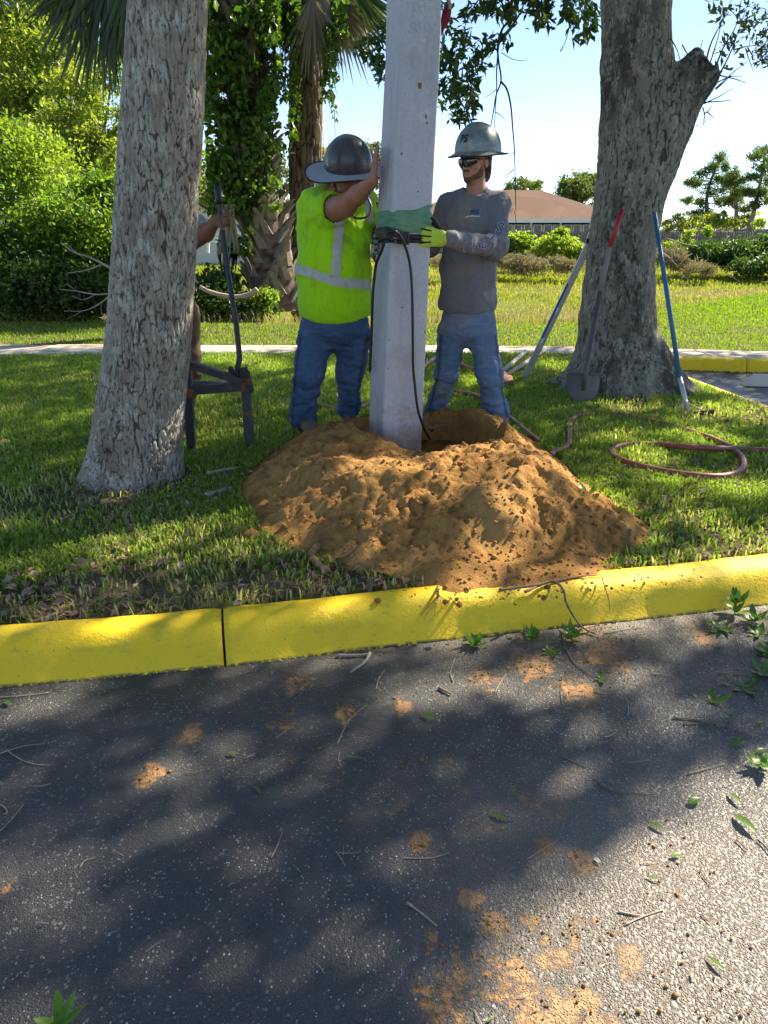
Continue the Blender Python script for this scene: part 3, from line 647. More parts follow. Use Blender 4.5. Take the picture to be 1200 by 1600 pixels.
def near_ok(x, y):
    ok = inpoly(x, y, POLY) & (dpoly(x, y, KS, False) > .195) & trunkmask(x, y) & (np.abs(x) < .60 * y + .5)
    m = ok & (x > -1.2) & (x < 1.5) & (y > 2.4) & (y < 5.5)
    z, sd = hmound(x[m], y[m], False); k = ok.copy(); ii = np.where(m)[0]; k[ii] = (sd < .03) & (pit(x[m], y[m]) > 1.15); return k
x, y = scatter(430000, -5.2, 5.2, 2.0, 8.9); P = np.stack([x, y, 0 * x], 1)
dry = fbm(P * 2.0, 4, 40) + .35 * np.exp(-((y - 2.6 - .21 * (x + .6)) / .22) ** 2) + .45 * np.exp(-(((x + 1.25) / .5) ** 2 + ((y - 3.75) / .22) ** 2)) + .45 * np.exp(-(((x - 2.3) / .7) ** 2 + ((y - 5.9) / .5) ** 2)) + .16 * sstep(5.0, 3.0, y) + .16 * sstep(1.0, 1.6, x) * sstep(6, 5, y)
keep = near_ok(x, y) & (rng.uniform(0, 1, len(x)) < np.clip(1.1 - 1.25 * np.clip(dry, 0, 1), .14, 1))
x, y, dry = x[keep], y[keep], dry[keep]
tint = np.clip(rng.normal(.38, .2, len(x)) + .25 * fbm(np.stack([x * 1.1, y * 1.1, 0 * x], 1), 3, 50), 0, .74); tint[rng.uniform(0, 1, len(x)) < np.clip(.02 + dry * .40, .01, .45)] = 1.0
tall = .048 + .018 * fbm(np.stack([x * 2, y * 2, 0 * x], 1), 3, 60) + .012 * sstep(4, 6, y)
blades('grass', x, y, 0 * x + .122, tall, .0095, M['grass'], tint, .5)
xn, yn = scatter(90000, -3.2, 3.2, 2.2, 5.2); kk = near_ok(xn, yn); xn, yn = xn[kk], yn[kk]; dq = fbm(np.stack([xn * 2.0, yn * 2.0, 0 * xn], 1), 4, 40); kk = rng.uniform(0, 1, len(xn)) < np.clip(.75 - dq * 2.0 - .8 * np.exp(-((yn - 2.6 - .21 * (xn + .6)) / .28) ** 2) - .35 * sstep(4.2, 3.0, yn), .04, 1); xn, yn = xn[kk], yn[kk]
blades('grass', xn, yn, 0 * xn + .122, .040, .0075, M['grass'], np.clip(rng.normal(.45, .2, len(xn)), 0, .74), .7)
# sunny strips beyond the sidewalk
x, y = scatter(150000, -9, 11, 8.8, 20); yb = np.where(x < 3, 12.2, 12.4 + (x - 3) * 1.05)
k = (y > wf(x) + .02) & (y < yb) & (np.abs(x) < .58 * y + .6) & ~((x < -3.2) & (y > 12.3)); x, y = x[k], y[k]; z = np.where(y > 11.9, hfar(x, y), .125)
tint = np.clip(rng.normal(.4, .22, len(x)), 0, .8); tint[rng.uniform(0, 1, len(x)) < .04] = 1
blades('grass', x, y, z - .003, .046, .013, M['grass_far'], tint, .5)
x, y = scatter(70000, 6, 26, 12, 34); yb = np.minimum(12.4 + (x - 3) * 1.05, 25); k = (y < yb) & (np.abs(x) < .58 * y + .6); x, y = x[k], y[k]
tint = np.clip(rng.normal(.4, .22, len(x)), 0, .8); blades('grass', x, y, hfar(x, y) - .003, .07, .022, M['grass_far'], tint, .5)
# swale weeds and reeds
x, y = scatter(150000, -10, 34, 12.2, 50); yb = np.where(x < 3, 12.2, 12.4 + (x - 3) * 1.05)
q = fbm(np.stack([x * .12, y * .45, 0 * x], 1), 4, 70); k = (y > yb) & (np.abs(x) < .58 * y + .6) & (rng.uniform(0, 1, len(x)) < np.clip(.75 + q, .1, 1)); x, y, q = x[k], y[k], q[k]
tint = np.clip(rng.normal(.42, .25, len(x)) + .55 * np.clip(-q * 2, 0, 1), 0, 1); sz = .06 + .006 * (y - 12)
blades('field_weeds', x, y, hfar(x, y) - .01, sz * (1 + .4 * q), .016 + .0011 * (y - 12), M['weeds'], tint, .5)
x, y = scatter(16000, -3, 12, 12.6, 15.5); k = (y > np.where(x < 3, 12.4, 12.6 + (x - 3) * 1.05)); x, y = x[k], y[k]; q = rng.uniform(0, 1, len(x))
blades('reeds', x, y, hfar(x, y) - .01, .30, .014, M['reed'], q, .3)
# dead leaves and thatch on the lawn
def flat_leaves(name, x, y, z, ln, m, tint, asp=.42):
    n = len(x); a = rng.uniform(0, 2 * math.pi, n); L = ln * rng.uniform(.6, 1.3, n); D = np.stack([np.cos(a), np.sin(a), rng.normal(0, .3, n)], 1); S = np.stack([-np.sin(a), np.cos(a), rng.normal(0, .35, n)], 1)
    C = np.stack([x, y, z], 1); up = np.array([0, 0, 1.]) * (L * .12)[:, None]
    V = np.stack([C - D * (L / 2)[:, None], C + S * (L * asp / 2)[:, None] + up, C + D * (L / 2)[:, None], C - S * (L * asp / 2)[:, None] + up], 1).reshape(-1, 3); i = np.arange(n) * 4
    return tag(obj(name, V, np.concatenate([np.stack([i, i + 1, i + 2], 1), np.stack([i, i + 2, i + 3], 1)]), m, None, False, {'tint': np.repeat(tint, 4)}), kind='stuff')
x, y = scatter(26000, -4, 4, 2.1, 7.5); P = np.stack([x, y, 0 * x], 1); dn = fbm(P * 1.7, 3, 80) + .5 * np.exp(-((y - 2.6 - .21 * (x + .6)) / .25) ** 2) + .7 * np.exp(-(((x + 1.2) / .55) ** 2 + ((y - 3.72) / .2) ** 2)) + .6 * np.exp(-(((x - 2.3) / .6) ** 2 + ((y - 5.9) / .45) ** 2)) + .1 * sstep(1, 1.6, x)
k = near_ok(x, y) & (rng.uniform(0, 1, len(x)) < np.clip(.12 + dn * .9, .02, 1)); x, y = x[k], y[k]
flat_leaves('leaf_litter', x, y, .135 + rng.uniform(0, .02, len(x)), .05, M['litter'], rng.uniform(0, 1, len(x)))
# clods and crumbs of dirt
def crumbs(name, x, y, z, r, m, kind='stuff'):
    n = len(x); g = (1 + 5 ** .5) / 2; base = np.array([(-1, g, 0), (1, g, 0), (-1, -g, 0), (1, -g, 0), (0, -1, g), (0, 1, g), (0, -1, -g), (0, 1, -g), (g, 0, -1), (g, 0, 1), (-g, 0, -1), (-g, 0, 1)], float) / 1.9
    F0 = np.array([(0, 11, 5), (0, 5, 1), (0, 1, 7), (0, 7, 10), (0, 10, 11), (1, 5, 9), (5, 11, 4), (11, 10, 2), (10, 7, 6), (7, 1, 8), (3, 9, 4), (3, 4, 2), (3, 2, 6), (3, 6, 8), (3, 8, 9), (4, 9, 5), (2, 4, 11), (6, 2, 10), (8, 6, 7), (9, 8, 1)])
    V = base[None] * r[:, None, None] * rng.uniform(.7, 1.25, (n, 12, 1)) * rng.uniform(.7, 1.3, (n, 1, 3)); V[:, :, 2] *= .8; V += np.stack([x, y, z], 1)[:, None]
    F = (F0[None] + (np.arange(n) * 12)[:, None, None]).reshape(-1, 3); o = obj(name, V.reshape(-1, 3), F, m, None, True); o['kind'] = kind; return o
x, y = scatter(16000, -1.1, 1.45, 2.45, 5.3); zz, sd = hmound(x, y, True); k = (sd > -.09) & (pit(x, y) > 1.05) & (rng.uniform(0, 1, len(x)) < np.where(sd > 0, .22 + .25 * (y < 3.2), .2)); x, y, zz, sd = x[k], y[k], zz[k], sd[k]
z_ = np.maximum(zz, .13); crumbs('dirt_clods', x, y, np.maximum(zz, .13) + .002, np.abs(rng.normal(.002, .0045, len(x))) + .002, M['dirt'])
x, y = scatter(120000, -1.9, 1.9, .75, 2.75); d = dirt_field(x, y); k = ~inpoly(x, y, POLY) & (rng.uniform(0, 1, len(x)) < np.clip(d - .18, 0, 1) ** 1.6 * 1.1 * np.clip(.5 + 1.6 * fbm(np.stack([x * 14, y * 14, 0 * x], 1), 3, 31), 0, 1) + .0025); x, y = x[k], y[k]
crumbs('dirt_crumbs', x, y, 0 * x + .002, np.abs(rng.normal(0, .0016, len(x))) * np.where(rng.uniform(0, 1, len(x)) < .02, 2.2, 1) + .0009, M['dirt'])
x, y = scatter(260, .0, 1.3, 2.5, 2.9); k = (dpoly(x, y, KS, False) < .2) & inpoly(x, y, POLY); x, y = x[k], y[k]
crumbs('dirt_crumbs', x, y, 0 * x + .143, np.abs(rng.normal(0, .0028, len(x))) + .001, M['dirt'])
# ================================================================== TREES
def bark_surface(V, N, sc=(1, 1, .3), cell=.05, amp=.012, seed=1, warp=.35):
    S = V * np.array(sc) / cell
    S = S + warp * np.stack([fbm(S * .55, 3, seed), fbm(S * .55, 3, seed + 1), fbm(S * .55, 3, seed + 2)], 1) * 1.6
    d1, d2 = worley(S, seed + 5); d3, d4 = worley(S * np.array([2.1, 2.1, 1.7]) + 9, seed + 31)
    mod = sstep(-.5, .1, fbm(S * .35 + 4, 3, seed + 41)); m2 = sstep(-.1, .4, fbm(S * .5 + 14, 3, seed + 51))
    e = np.clip((d2 - d1) / .27, 0, 1); e = 1 - (1 - e) * (.8 + .2 * mod)
    f = np.clip((d4 - d3) / .22, 0, 1); f = 1 - (1 - f) * .8 * m2
    n = fbm(V / np.array([.014, .014, .035]), 3, seed + 9)
    plate = .5 * fbm(S * .8, 2, seed + 61)
    e2 = np.clip(np.minimum(e, .25 + .75 * f) + .10 * n, 0, 1)
    return e2, amp * (sstep(0, 1, e) - .7 + .35 * (sstep(0, 1, f) - .7)) + amp * .5 * n + amp * plate
def loft(rows, nseg, step, extra=None):
    """rows: (centre xyz, radius); returns V, quads of a tapered trunk"""
    C = np.array([r[0] for r in rows], float); Rr = np.array([r[1] for r in rows], float)
    L = np.concatenate([[0], np.cumsum(np.linalg.norm(np.diff(C, axis=0), axis=1))]); n = max(3, int(L[-1] / step)); s = np.linspace(0, L[-1], n)
    c = np.stack([np.interp(s, L, C[:, i]) for i in range(3)], 1); r = np.interp(s, L, Rr); k = 9
    if n > 30:
        ker = np.ones(k) / k; pad = lambda a: np.convolve(np.pad(a, k // 2, 'edge'), ker, 'valid'); r = pad(r); c = np.stack([pad(c[:, i]) for i in range(3)], 1)
    th = np.arange(nseg) * 2 * math.pi / nseg
    rad = np.repeat(r[:, None], nseg, 1)
    if extra is not None: rad = rad * extra(th[None, :], c[:, 2][:, None])
    V = c[:, None, :] + np.stack([np.cos(th)[None] * rad, np.sin(th)[None] * rad, 0 * rad], 2)
    i, j = np.meshgrid(np.arange(n - 1), np.arange(nseg), indexing='ij'); a = (i * nseg + j).ravel(); b = (i * nseg + (j + 1) % nseg).ravel()
    return V.reshape(-1, 3), np.stack([a, b, b + nseg, a + nseg], 1)
def leaf_cloud(C, ln, m, name, parent, tint, asp=.45, droop=0.3, axis=None, kind='stuff'):
    n = len(C); L = ln * rng.uniform(.65, 1.3, n)
    D = rng.normal(0, 1, (n, 3)); D[:, 2] -= droop; D /= np.linalg.norm(D, axis=1)[:, None]
    if axis is not None: D = D * .6 + axis; D /= np.linalg.norm(D, axis=1)[:, None]
    A = rng.normal(0, 1, (n, 3)); A[:, 2] += 1.2; S = np.cross(D, A); S /= np.linalg.norm(S, axis=1)[:, None] + 1e-9; U = np.cross(S, D)
    h = L[:, None]
    V = np.stack([C - D * h * .5, C + S * h * asp * .5 + U * h * .08 - D * h * .03, C + D * h * .5, C - S * h * asp * .5 + U * h * .08 - D * h * .03], 1).reshape(-1, 3)
    i = np.arange(n) * 4; F = np.concatenate([np.stack([i, i + 1, i + 2], 1), np.stack([i, i + 2, i + 3], 1)])
    o = obj(name, V, F, m, parent, False, {'tint': np.repeat(np.clip(tint, 0, 1), 4)}); o['kind'] = kind; return o
def twig(pts, r0, r1, m, name='twig', parent=None, seg=6, n=6):
    P = spline(pts, n); mb = MB(); mb.tube(P, np.linspace(r0, r1, len(P)), seg); return mb.build(name, m, parent, True)

# ---- left oak: near, leaning, lichen covered
t1 = thing('oak_tree', 'near leaning tree trunk with cracked bark and pale grey lichen, left of the dirt heap', 'tree', (-1.42, 4.05, .12))
rows = []
for (py, xl, xr) in [(775, 128, 279), (745, 131, 276), (700, 143, 279), (640, 153, 284), (580, 163, 290), (500, 173, 297), (400, 180, 303), (300, 185, 308), (200, 191, 316), (100, 197, 320), (0, 203, 323), (-100, 209, 326)]:
    c = at((xl + xr) / 2, py, 4.05); dep = 4.05 * math.cos(PITCH) + (EYE - c[2]) * math.sin(PITCH); rows.append((c, (xr - xl) / 2 / FPX * dep))
rows[0] = (np.array([rows[0][0][0], 4.05, .05]), rows[0][1] * 1.04)
top = rows[-1]
V, Q = loft(rows, 300, .0062, lambda th, z: 1 + .03 * np.sin(th * 2 + z * 1.2) + .02 * np.sin(5 * th + z * 2) + .06 * np.clip((.45 - z) / .35, 0, 1) ** 2 * (1 + np.sin(th * 4 + 1)))
N = normals(V, Q); N *= np.sign((N * (V - np.array([-1.3, 4.05, 1.5]))).sum(1).mean()); e, dsp = bark_surface(V, N, (1, 1, .17), .019, .0070, 3, .7); V = V + N * dsp[:, None]
obj('trunk', V, Q, M['lbark'], t1, True, {'crack': e})
up = [(top[0] * .7 + rows[-2][0] * .3, top[1] * 1.0), (top[0], top[1]), (top[0] + np.array([.10, .05, .9]), top[1] * .92), (top[0] + np.array([.35, .2, 2.4]), top[1] * .7), (top[0] + np.array([.9, .7, 4.6]), top[1] * .35)]
V, Q = loft(up, 40, .05); obj('limb', V, Q, M['lbark'], t1, True, {'crack': np.full(len(V), .8)})

# ---- right oak: flared roots, cut branch stub
t2 = thing('oak_tree', 'thick grey oak with flared roots and a sawn-off branch stub, tools leaning on it', 'tree', (2.16, 6.72, .12))
Y2 = 6.72
def rad_at(py, xl, xr, Y=Y2):
    c = at((xl + xr) / 2, py, Y); dep = Y * math.cos(PITCH) + (EYE - c[2]) * math.sin(PITCH); return c, (xr - xl) / 2 / FPX * dep
ks = [rad_at(*q) for q in [(600, 893, 1040), (560, 900, 1030), (500, 908, 1021), (450, 914, 1019), (400, 920, 1019), (350, 926, 1025), (300, 933, 1028), (250, 937, 1030), (200, 939, 1036), (100, 941, 1046), (0, 943, 1045), (-80, 943, 1046)]]
ks[0] = (ks[0][0] * np.array([1, 1, 0]) + np.array([0, 0, .02]), ks[0][1])
H_ = .0135
f = Field((1.1, 5.8, .0), (3.6, 7.7, 3.75), H_)
for (a, ra), (b, rb) in zip(ks[:-1], ks[1:]): f.cap(a, b, ra, rb, .05)
for ang, ln, r, zz in [(-165, .55, .10, .33), (-140, .42, .12, .42), (-112, .36, .13, .5), (-84, .40, .12, .45), (-58, .38, .10, .5), (-40, .62, .11, .45), (-22, .72, .10, .45), (5, .5, .12, .4), (40, .5, .12, .4), (90, .5, .12, .4), (135, .5, .12, .4), (170, .62, .11, .4)]:
    a = R(ang); d = np.array([math.cos(a), math.sin(a), 0]); base = np.array([2.16, Y2, 0])
    f.cap(base + d * .24 + np.array([0, 0, zz]), base + d * (.24 + ln * .5) + np.array([0, 0, .10]), .11, r * .8, .10)
    f.cap(base + d * (.24 + ln * .5) + np.array([0, 0, .10]), base + d * (.24 + ln) + np.array([0, 0, .06]), r * .8, r * .5, .06)
bp = [(at(998, 330, Y2), .17), (at(1022, 250, Y2), .18), (at(1046, 195, Y2 - .02), .165), (at(1070, 150, Y2 - .06), .130), (at(1090, 118, Y2 - .10), .128), (at(1106, 94, Y2 - .12), .13)]
for (a, ra), (b, rb) in zip(bp[:-1], bp[1:]): f.cap(a, b, ra, rb, .12)
endc = at(1100, 108, Y2 - .12); f.ell(at(1055, 120, Y2 - .1), (.07, .08, .06), None, .06)
cpl = at(1109, 101, Y2 - .1); dpl = np.array([.66, -.15, .75]); dpl /= np.linalg.norm(dpl); f.cut(lambda X, Y, Z: np.where((X > cpl[0] - .28) & (Z > cpl[2] - .5), (X - cpl[0]) * dpl[0] + (Y - cpl[1]) * dpl[1] + (Z - cpl[2]) * dpl[2], -1.0)); f.ell(at(1101, 100, Y2 - .20), (.07, .07, .07), None, .02, sub=True)
V, Q = f.mesh(); N = normals(V, Q)
e, dsp = bark_surface(V, N, (1, 1, .17), .026, .0065, 21, .8); V = V + N * dsp[:, None] + N * (.012 * fbm(V * 3, 3, 5))[:, None]
obj('trunk', V, Q, M['rbark'], t2, True, {'crack': e})
V, Q = loft([(ks[-1][0] - np.array([0, 0, .05]), ks[-1][1] * .99), (ks[-1][0] + np.array([.02, .1, 1.0]), ks[-1][1] * .9), (ks[-1][0] + np.array([.1, .5, 2.6]), ks[-1][1] * .6), (ks[-1][0] + np.array([.3, 1.3, 4.5]), ks[-1][1] * .25)], 48, .05)
obj('limb', V, Q, M['rbark'], t2, True, {'crack': np.full(len(V), .8)})
lt = ks[-1][0] + np.array([.02, .1, .9])
for (d, ln, r) in [((1, .3, .55), 4.5, .15), ((.5, 1, .6), 4.8, .13), ((-.8, .6, .6), 4.2, .13), ((-.4, 1.0, .9), 4.0, .10), ((.9, -.1, .9), 3.6, .10), ((-1, -.05, .75), 3.4, .10)]:
    d = np.array(d) / np.linalg.norm(d); pts = [lt, lt + d * ln * .35 + np.array([0, 0, .3]), lt + d * ln * .7 + rng.normal(0, .15, 3), lt + d * ln + rng.normal(0, .2, 3)]
    P = spline(pts, 6); mb = MB(); mb.tube(P, np.linspace(r, .03, len(P)), 10); obj('limb', np.concatenate(mb.V), mb.F, M['rbark'], t2, True, {'crack': np.full(len(mb.V[0]), .8)})
# twigs bristling from the stub, and its leafy shoots (pixels, at the stub's distance)
def pxs(L, Y): return [at(a, b, Y + (c[0] if c else 0)) for (a, b, *c) in L]
YT = Y2 - .15
for L_ in [[(1103, 95), (1112, 65), (1130, 30), (1145, -5)], [(1110, 97), (1120, 65), (1131, 20)], [(1118, 105), (1130, 75), (1150, 40), (1160, -10)], [(1122, 120), (1138, 90), (1150, 60), (1172, -5)], [(1118, 140), (1135, 125), (1148, 110)], [(1118, 138), (1140, 118), (1168, 95)], [(1100, 162), (1125, 150), (1145, 138)], [(1100, 160), (1130, 158), (1144, 156)], [(1118, 130), (1140, 120), (1160, 119)], [(1125, 118), (1150, 124), (1166, 130)], [(1098, 168), (1101, 180), (1099, 196)], [(1105, 175), (1116, 185)], [(1100, 178), (1108, 172), (1112, 165)], [(1072, 193), (1075, 208), (1078, 222)], [(1048, 60), (1058, 78), (1064, 100)], [(1066, 70), (1076, 88), (1083, 100)], [(1090, 95), (1094, 78), (1098, 62)], [(1082, 104), (1084, 92), (1085, 83)], [(1145, 78), (1165, 73), (1188, 70)], [(1165, 75), (1170, 92), (1177, 110)], [(1168, 74), (1174, 84), (1178, 92)], [(1085, 192), (1086, 180), (1083, 172)]]:
    L2 = [(a, b, .05 * math.sin(a)) for a, b in L_]; twig(pxs(L2, YT), .0075 if len(L_) > 3 else .0055, .002, M['darktwig'], 'twig', t2, 5, 4)
def leaf_sprays(pix, Y, ln, m, name, parent, spread, per, asp=.38, dy=.25, droop=.5):
    C = []
    for (px, py) in pix:
        c = at(px, py, Y + rng.uniform(-dy, dy)); s = spread * np.linalg.norm(at(px + 1, py, Y) - at(px, py, Y)); C.append(c + rng.normal(0, 1, (per, 3)) * np.array([s, s, s]))
    C = np.concatenate(C); return leaf_cloud(C, ln, m, name, parent, rng.normal(.4, .3, len(C)), asp, droop)
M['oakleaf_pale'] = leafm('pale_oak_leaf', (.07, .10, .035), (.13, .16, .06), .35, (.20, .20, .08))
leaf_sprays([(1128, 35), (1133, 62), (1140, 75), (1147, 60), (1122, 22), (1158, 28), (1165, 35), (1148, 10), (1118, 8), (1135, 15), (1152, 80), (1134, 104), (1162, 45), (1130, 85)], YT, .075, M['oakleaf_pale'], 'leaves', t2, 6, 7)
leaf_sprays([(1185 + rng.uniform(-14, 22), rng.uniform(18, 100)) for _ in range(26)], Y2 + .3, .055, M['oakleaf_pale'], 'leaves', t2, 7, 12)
leaf_sprays([(1064, 88), (1096, 195), (1090, 200), (1100, 185)], YT, .03, M['deadfrond'], 'moss_tuft', t2, 4, 14, .1)
# hanging oak branches with leaves between the pole and the trunk
YB = 5.9
for L_, r in [([(800, -30), (798, 25), (785, 45), (778, 70), (779, 95), (783, 125), (775, 150), (771, 175), (766, 200)], .010), ([(783, 128), (792, 140), (798, 165), (801, 200), (804, 240), (805, 290), (806, 330)], .008), ([(779, 70), (776, 110), (776, 140), (774, 170), (772, 205)], .006), ([(803, 265), (790, 275), (778, 288)], .004), ([(778, 65), (800, 40), (815, 15), (825, -20)], .010), ([(776, 62), (760, 75), (740, 92), (715, 112), (690, 126)], .008), ([(745, 90), (738, 105), (730, 125)], .005), ([(783, 82), (800, 92), (818, 95), (825, 92)], .003), ([(775, 140), (765, 148), (754, 153)], .003), ([(774, 175), (785, 182), (790, 190)], .003), ([(803, 240), (798, 235)], .003), ([(804, 330), (806, 345), (808, 362)], .003), ([(801, 325), (798, 340)], .002), ([(900, -10), (892, 30), (885, 60), (876, 82)], .005), ([(760, -20), (735, 20), (725, 45)], .006), ([(560, 80), (575, 60), (600, 40)], .006), ([(835, -20), (840, 10), (848, 40)], .005), ([(875, 80), (880, 72)], .003)]:
    twig(pxs([(a, b, .04 * math.sin(a * .7)) for a, b in L_], YB), r, r * .35, M['darktwig'], 'branch', t2, 5, 5)
def cl(lst):
    o = []
    for (x0, y0, x1, y1, n) in lst:
        for _ in range(n): o.append((rng.uniform(x0, x1), rng.uniform(y0, y1)))
    return o
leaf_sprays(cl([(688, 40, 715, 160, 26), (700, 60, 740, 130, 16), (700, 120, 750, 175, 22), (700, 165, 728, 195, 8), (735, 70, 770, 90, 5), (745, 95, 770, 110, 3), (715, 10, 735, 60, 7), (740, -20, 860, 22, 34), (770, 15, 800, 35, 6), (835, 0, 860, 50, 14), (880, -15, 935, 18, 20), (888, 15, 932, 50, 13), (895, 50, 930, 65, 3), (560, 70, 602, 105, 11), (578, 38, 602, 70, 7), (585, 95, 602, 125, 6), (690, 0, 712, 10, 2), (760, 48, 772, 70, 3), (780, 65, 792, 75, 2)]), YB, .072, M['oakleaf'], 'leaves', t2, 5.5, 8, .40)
C = np.concatenate([at(px, py, YB - .1) + rng.normal(0, .012, (5, 3)) for px, py in [(736, 140), (738, 150), (737, 158), (734, 163)]]); leaf_cloud(C, .075, M['litter'], 'dead_leaves', t2, rng.uniform(.7, 1, len(C)))

# ---- the canopy overhead: leaves of the two oaks, out of view, laid along sun rays to cast the wanted shade; gaps shape the sun patches
def ell_px(px, py, rx, ry, z):
    c = gr(px, py, z); return (c[0], c[1], abs(gr(px + rx, py, z)[0] - c[0]), abs(gr(px, py - ry, z)[1] - gr(px, py + ry, z)[1]) / 2)
LIT = [ell_px(*q) for q in [(690, 1075, 62, 22, 0), (830, 1075, 85, 28, 0), (985, 1062, 48, 16, 0), (1040, 1110, 30, 12, 0), (1110, 1215, 70, 30, 0), (620, 1085, 36, 14, 0), (50, 1108, 60, 20, 0), (60, 1385, 75, 40, 0), (245, 1210, 40, 26, 0), (290, 1290, 50, 18, 0), (950, 915, 95, 26, .14), (1150, 890, 80, 22, .14), (690, 945, 70, 18, .14), (500, 965, 60, 16, .14), (840, 750, 75, 45, .3), (770, 690, 40, 26, .35), (640, 720, 60, 26, .4), (930, 780, 30, 30, .2), (700, 860, 60, 40, .2), (560, 790, 26, 16, .35), (480, 820, 60, 20, .14), (110, 780, 50, 16, .14), (160, 870, 40, 14, .14), (500, 585, 26, 12, .14), (600, 610, 40, 10, .14), (400, 575, 30, 8, .14), (330, 565, 60, 8, .14), (730, 600, 40, 8, .14), (1080, 690, 60, 14, .14), (980, 720, 45, 13, .14), (1130, 770, 60, 16, .14), (1050, 825, 40, 10, .14), (930, 690, 26, 8, .14), (1080, 605, 40, 16, .14), (1130, 650, 60, 12, .14), (960, 640, 30, 8, .14), (1020, 760, 30, 8, .14), (850, 575, 30, 8, .14), (1120, 845, 60, 10, .14), (560, 1450 + 50, 70, 22, 0), (1000, 1165, 40, 12, 0), (900, 1135, 30, 10, 0)]]
bigl = np.array([gr(px, py, 0)[:2] for px, py in [(640, 1640), (720, 1540), (790, 1450), (850, 1395), (940, 1330), (1000, 1290), (1080, 1250), (1150, 1190), (1260, 1140), (1500, 1200), (1500, 1800), (600, 1800)]])
def litmap(x, y):
    v = np.zeros(len(x))
    for (cx, cy, rx, ry) in LIT: v = np.maximum(v, np.exp(-((((x - cx) / rx) ** 2 + ((y - cy) / ry) ** 2)) ** 1.5 * .8))
    b = inpoly(x, y, bigl); v = np.maximum(v, b * 1.0)
    return v
NC = 170000
gx = rng.uniform(-6, 4.6, NC); gy = rng.uniform(-2.0, 9.3, NC); h = rng.uniform(0, 1, NC) ** 1.0
lv = litmap(gx, gy); P = np.stack([gx, gy, 0 * gx], 1); dens = 1.0 + .7 * fbm(P * 1.3, 3, 90)
edge = sstep(9.3, 8.4, gy + .25 * np.sin(gx * 2.1)) * sstep(4.8, 4.1, gx)
leak = .45 * sstep(1.2, .4, gx) * sstep(2.5, 2.9, gy) * sstep(9, 6, gy) + .45 * np.exp(-((gy - 2.45 - .2 * gx) / .22) ** 2) + .25 * sstep(1.0, 1.5, gx) * sstep(3, 3.4, gy)
k = (rng.uniform(0, 1, NC) < np.clip(dens - leak * (.6 + 1.6 * np.clip(fbm(P * 3.0 + 7, 2, 95), -.2, .6)), .22, 1) * edge * (1 - lv) ** 2.2); gx, gy, h = gx[k], gy[k], h[k]
cell = np.floor(gx / .55).astype(int) * 131 + np.floor(gy / .55).astype(int)
hz = 4.7 + 2.6 * _h(cell, cell * 0, cell * 0, 5) + rng.normal(0, .22, len(gx))
C = np.stack([gx, gy, 0 * gx], 1) + SUNV[None] / SUNV[2] * hz[:, None] + rng.normal(0, .03, (len(gx), 3))
mg = .45 + 1.5 * np.clip(.35 + fbm(C * np.array([.45, .45, 0]), 3, 97), 0, 1) + .5 * rng.uniform(0, 1, len(C)) ** 2; low = C[:, 2] < EYE + mg + .262 * C[:, 1]; lift = np.where(low, (EYE + mg + .262 * C[:, 1] - C[:, 2]) / (1 - .262 * SUNV[1] / SUNV[2]) + .02, 0)
C = C + SUNV[None] / SUNV[2] * lift[:, None]
near = (C[:, 0] < 1.2)
tn = rng.normal(.35, .3, len(C))
leaf_cloud(C[near], .105, M['oakleaf'], 'crown', t1, tn[near], .5); leaf_cloud(C[~near], .105, M['oakleaf'], 'crown', t2, tn[~near], .5)

# ---- background trees and bushes -----------------------------------------------------
def tree_px(name, label, cat, base, blobs, m, ln, n, trunk=None, grp=None, tm='rbark', asp=.5, shell=.55, tb=.4, branches=6):
    """blobs: (centre, radii, weight) crown lumps; leaves spread in clumps through the outer volume"""
    t = thing(name, label, cat, base, grp); CC = []; w = np.array([b[2] for b in blobs], float); w /= w.sum(); T = []
    for (c, r, _), wi in zip(blobs, w):
        k = max(20, int(n * wi)); c = np.array(c); r = np.array(r); nc = max(6, int(k / 55)); D = rng.normal(0, 1, (nc, 3)); D /= np.linalg.norm(D, axis=1)[:, None]; rr_ = (rng.uniform(shell ** 3, 1, nc) ** (1 / 3.))[:, None]
        rr_ = rr_ * (1 + .22 * vnoise(D * 2.2 + c, 3))[:, None]
        cc = c + D * rr_ * r; sz = r.mean() * .17 + .05; idx = rng.integers(0, nc, k); p = cc[idx] + rng.normal(0, 1, (k, 3)) * sz * np.array([1, 1, .6]); CC.append(p)
        tc_ = rng.normal(tb, .22, nc)[idx] + rng.normal(0, .12, k); T.append(tc_)
    CC = np.concatenate(CC); T = np.concatenate(T); T = np.clip(T, 0, .86); T[rng.uniform(0, 1, len(T)) < .05] = 1
    leaf_cloud(CC, ln, m, 'crown', t, T, asp, .3)
    if trunk:
        P = spline(trunk[0], 5); mb = MB(); mb.tube(P, np.linspace(trunk[1], trunk[2], len(P)), 9); obj('trunk', np.concatenate(mb.V), mb.F, M[tm], t, True, {'crack': rng.uniform(.5, 1, len(mb.V[0]))})
        for b in blobs[:branches]:
            s = P[int(len(P) * random.uniform(.45, .9))]; e = np.array(b[0]); mid = (s + e) / 2 + np.array([random.uniform(-.2, .2), 0, .1]); q = spline([s, mid, e], 4); mb = MB(); mb.tube(q, np.linspace(trunk[2] * 1.1, .02, len(q)), 6); obj('branch', np.concatenate(mb.V), mb.F, M[tm], t, True, {'crack': rng.uniform(.5, 1, len(mb.V[0]))})
    return t
def B(px, py, Y, rx, rz, w=1, ry=None):
    c = at(px, py, Y); u = np.linalg.norm(at(px + 1, py, Y) - c); return (c, (rx * u, (ry or rx) * u, rz * u), w)
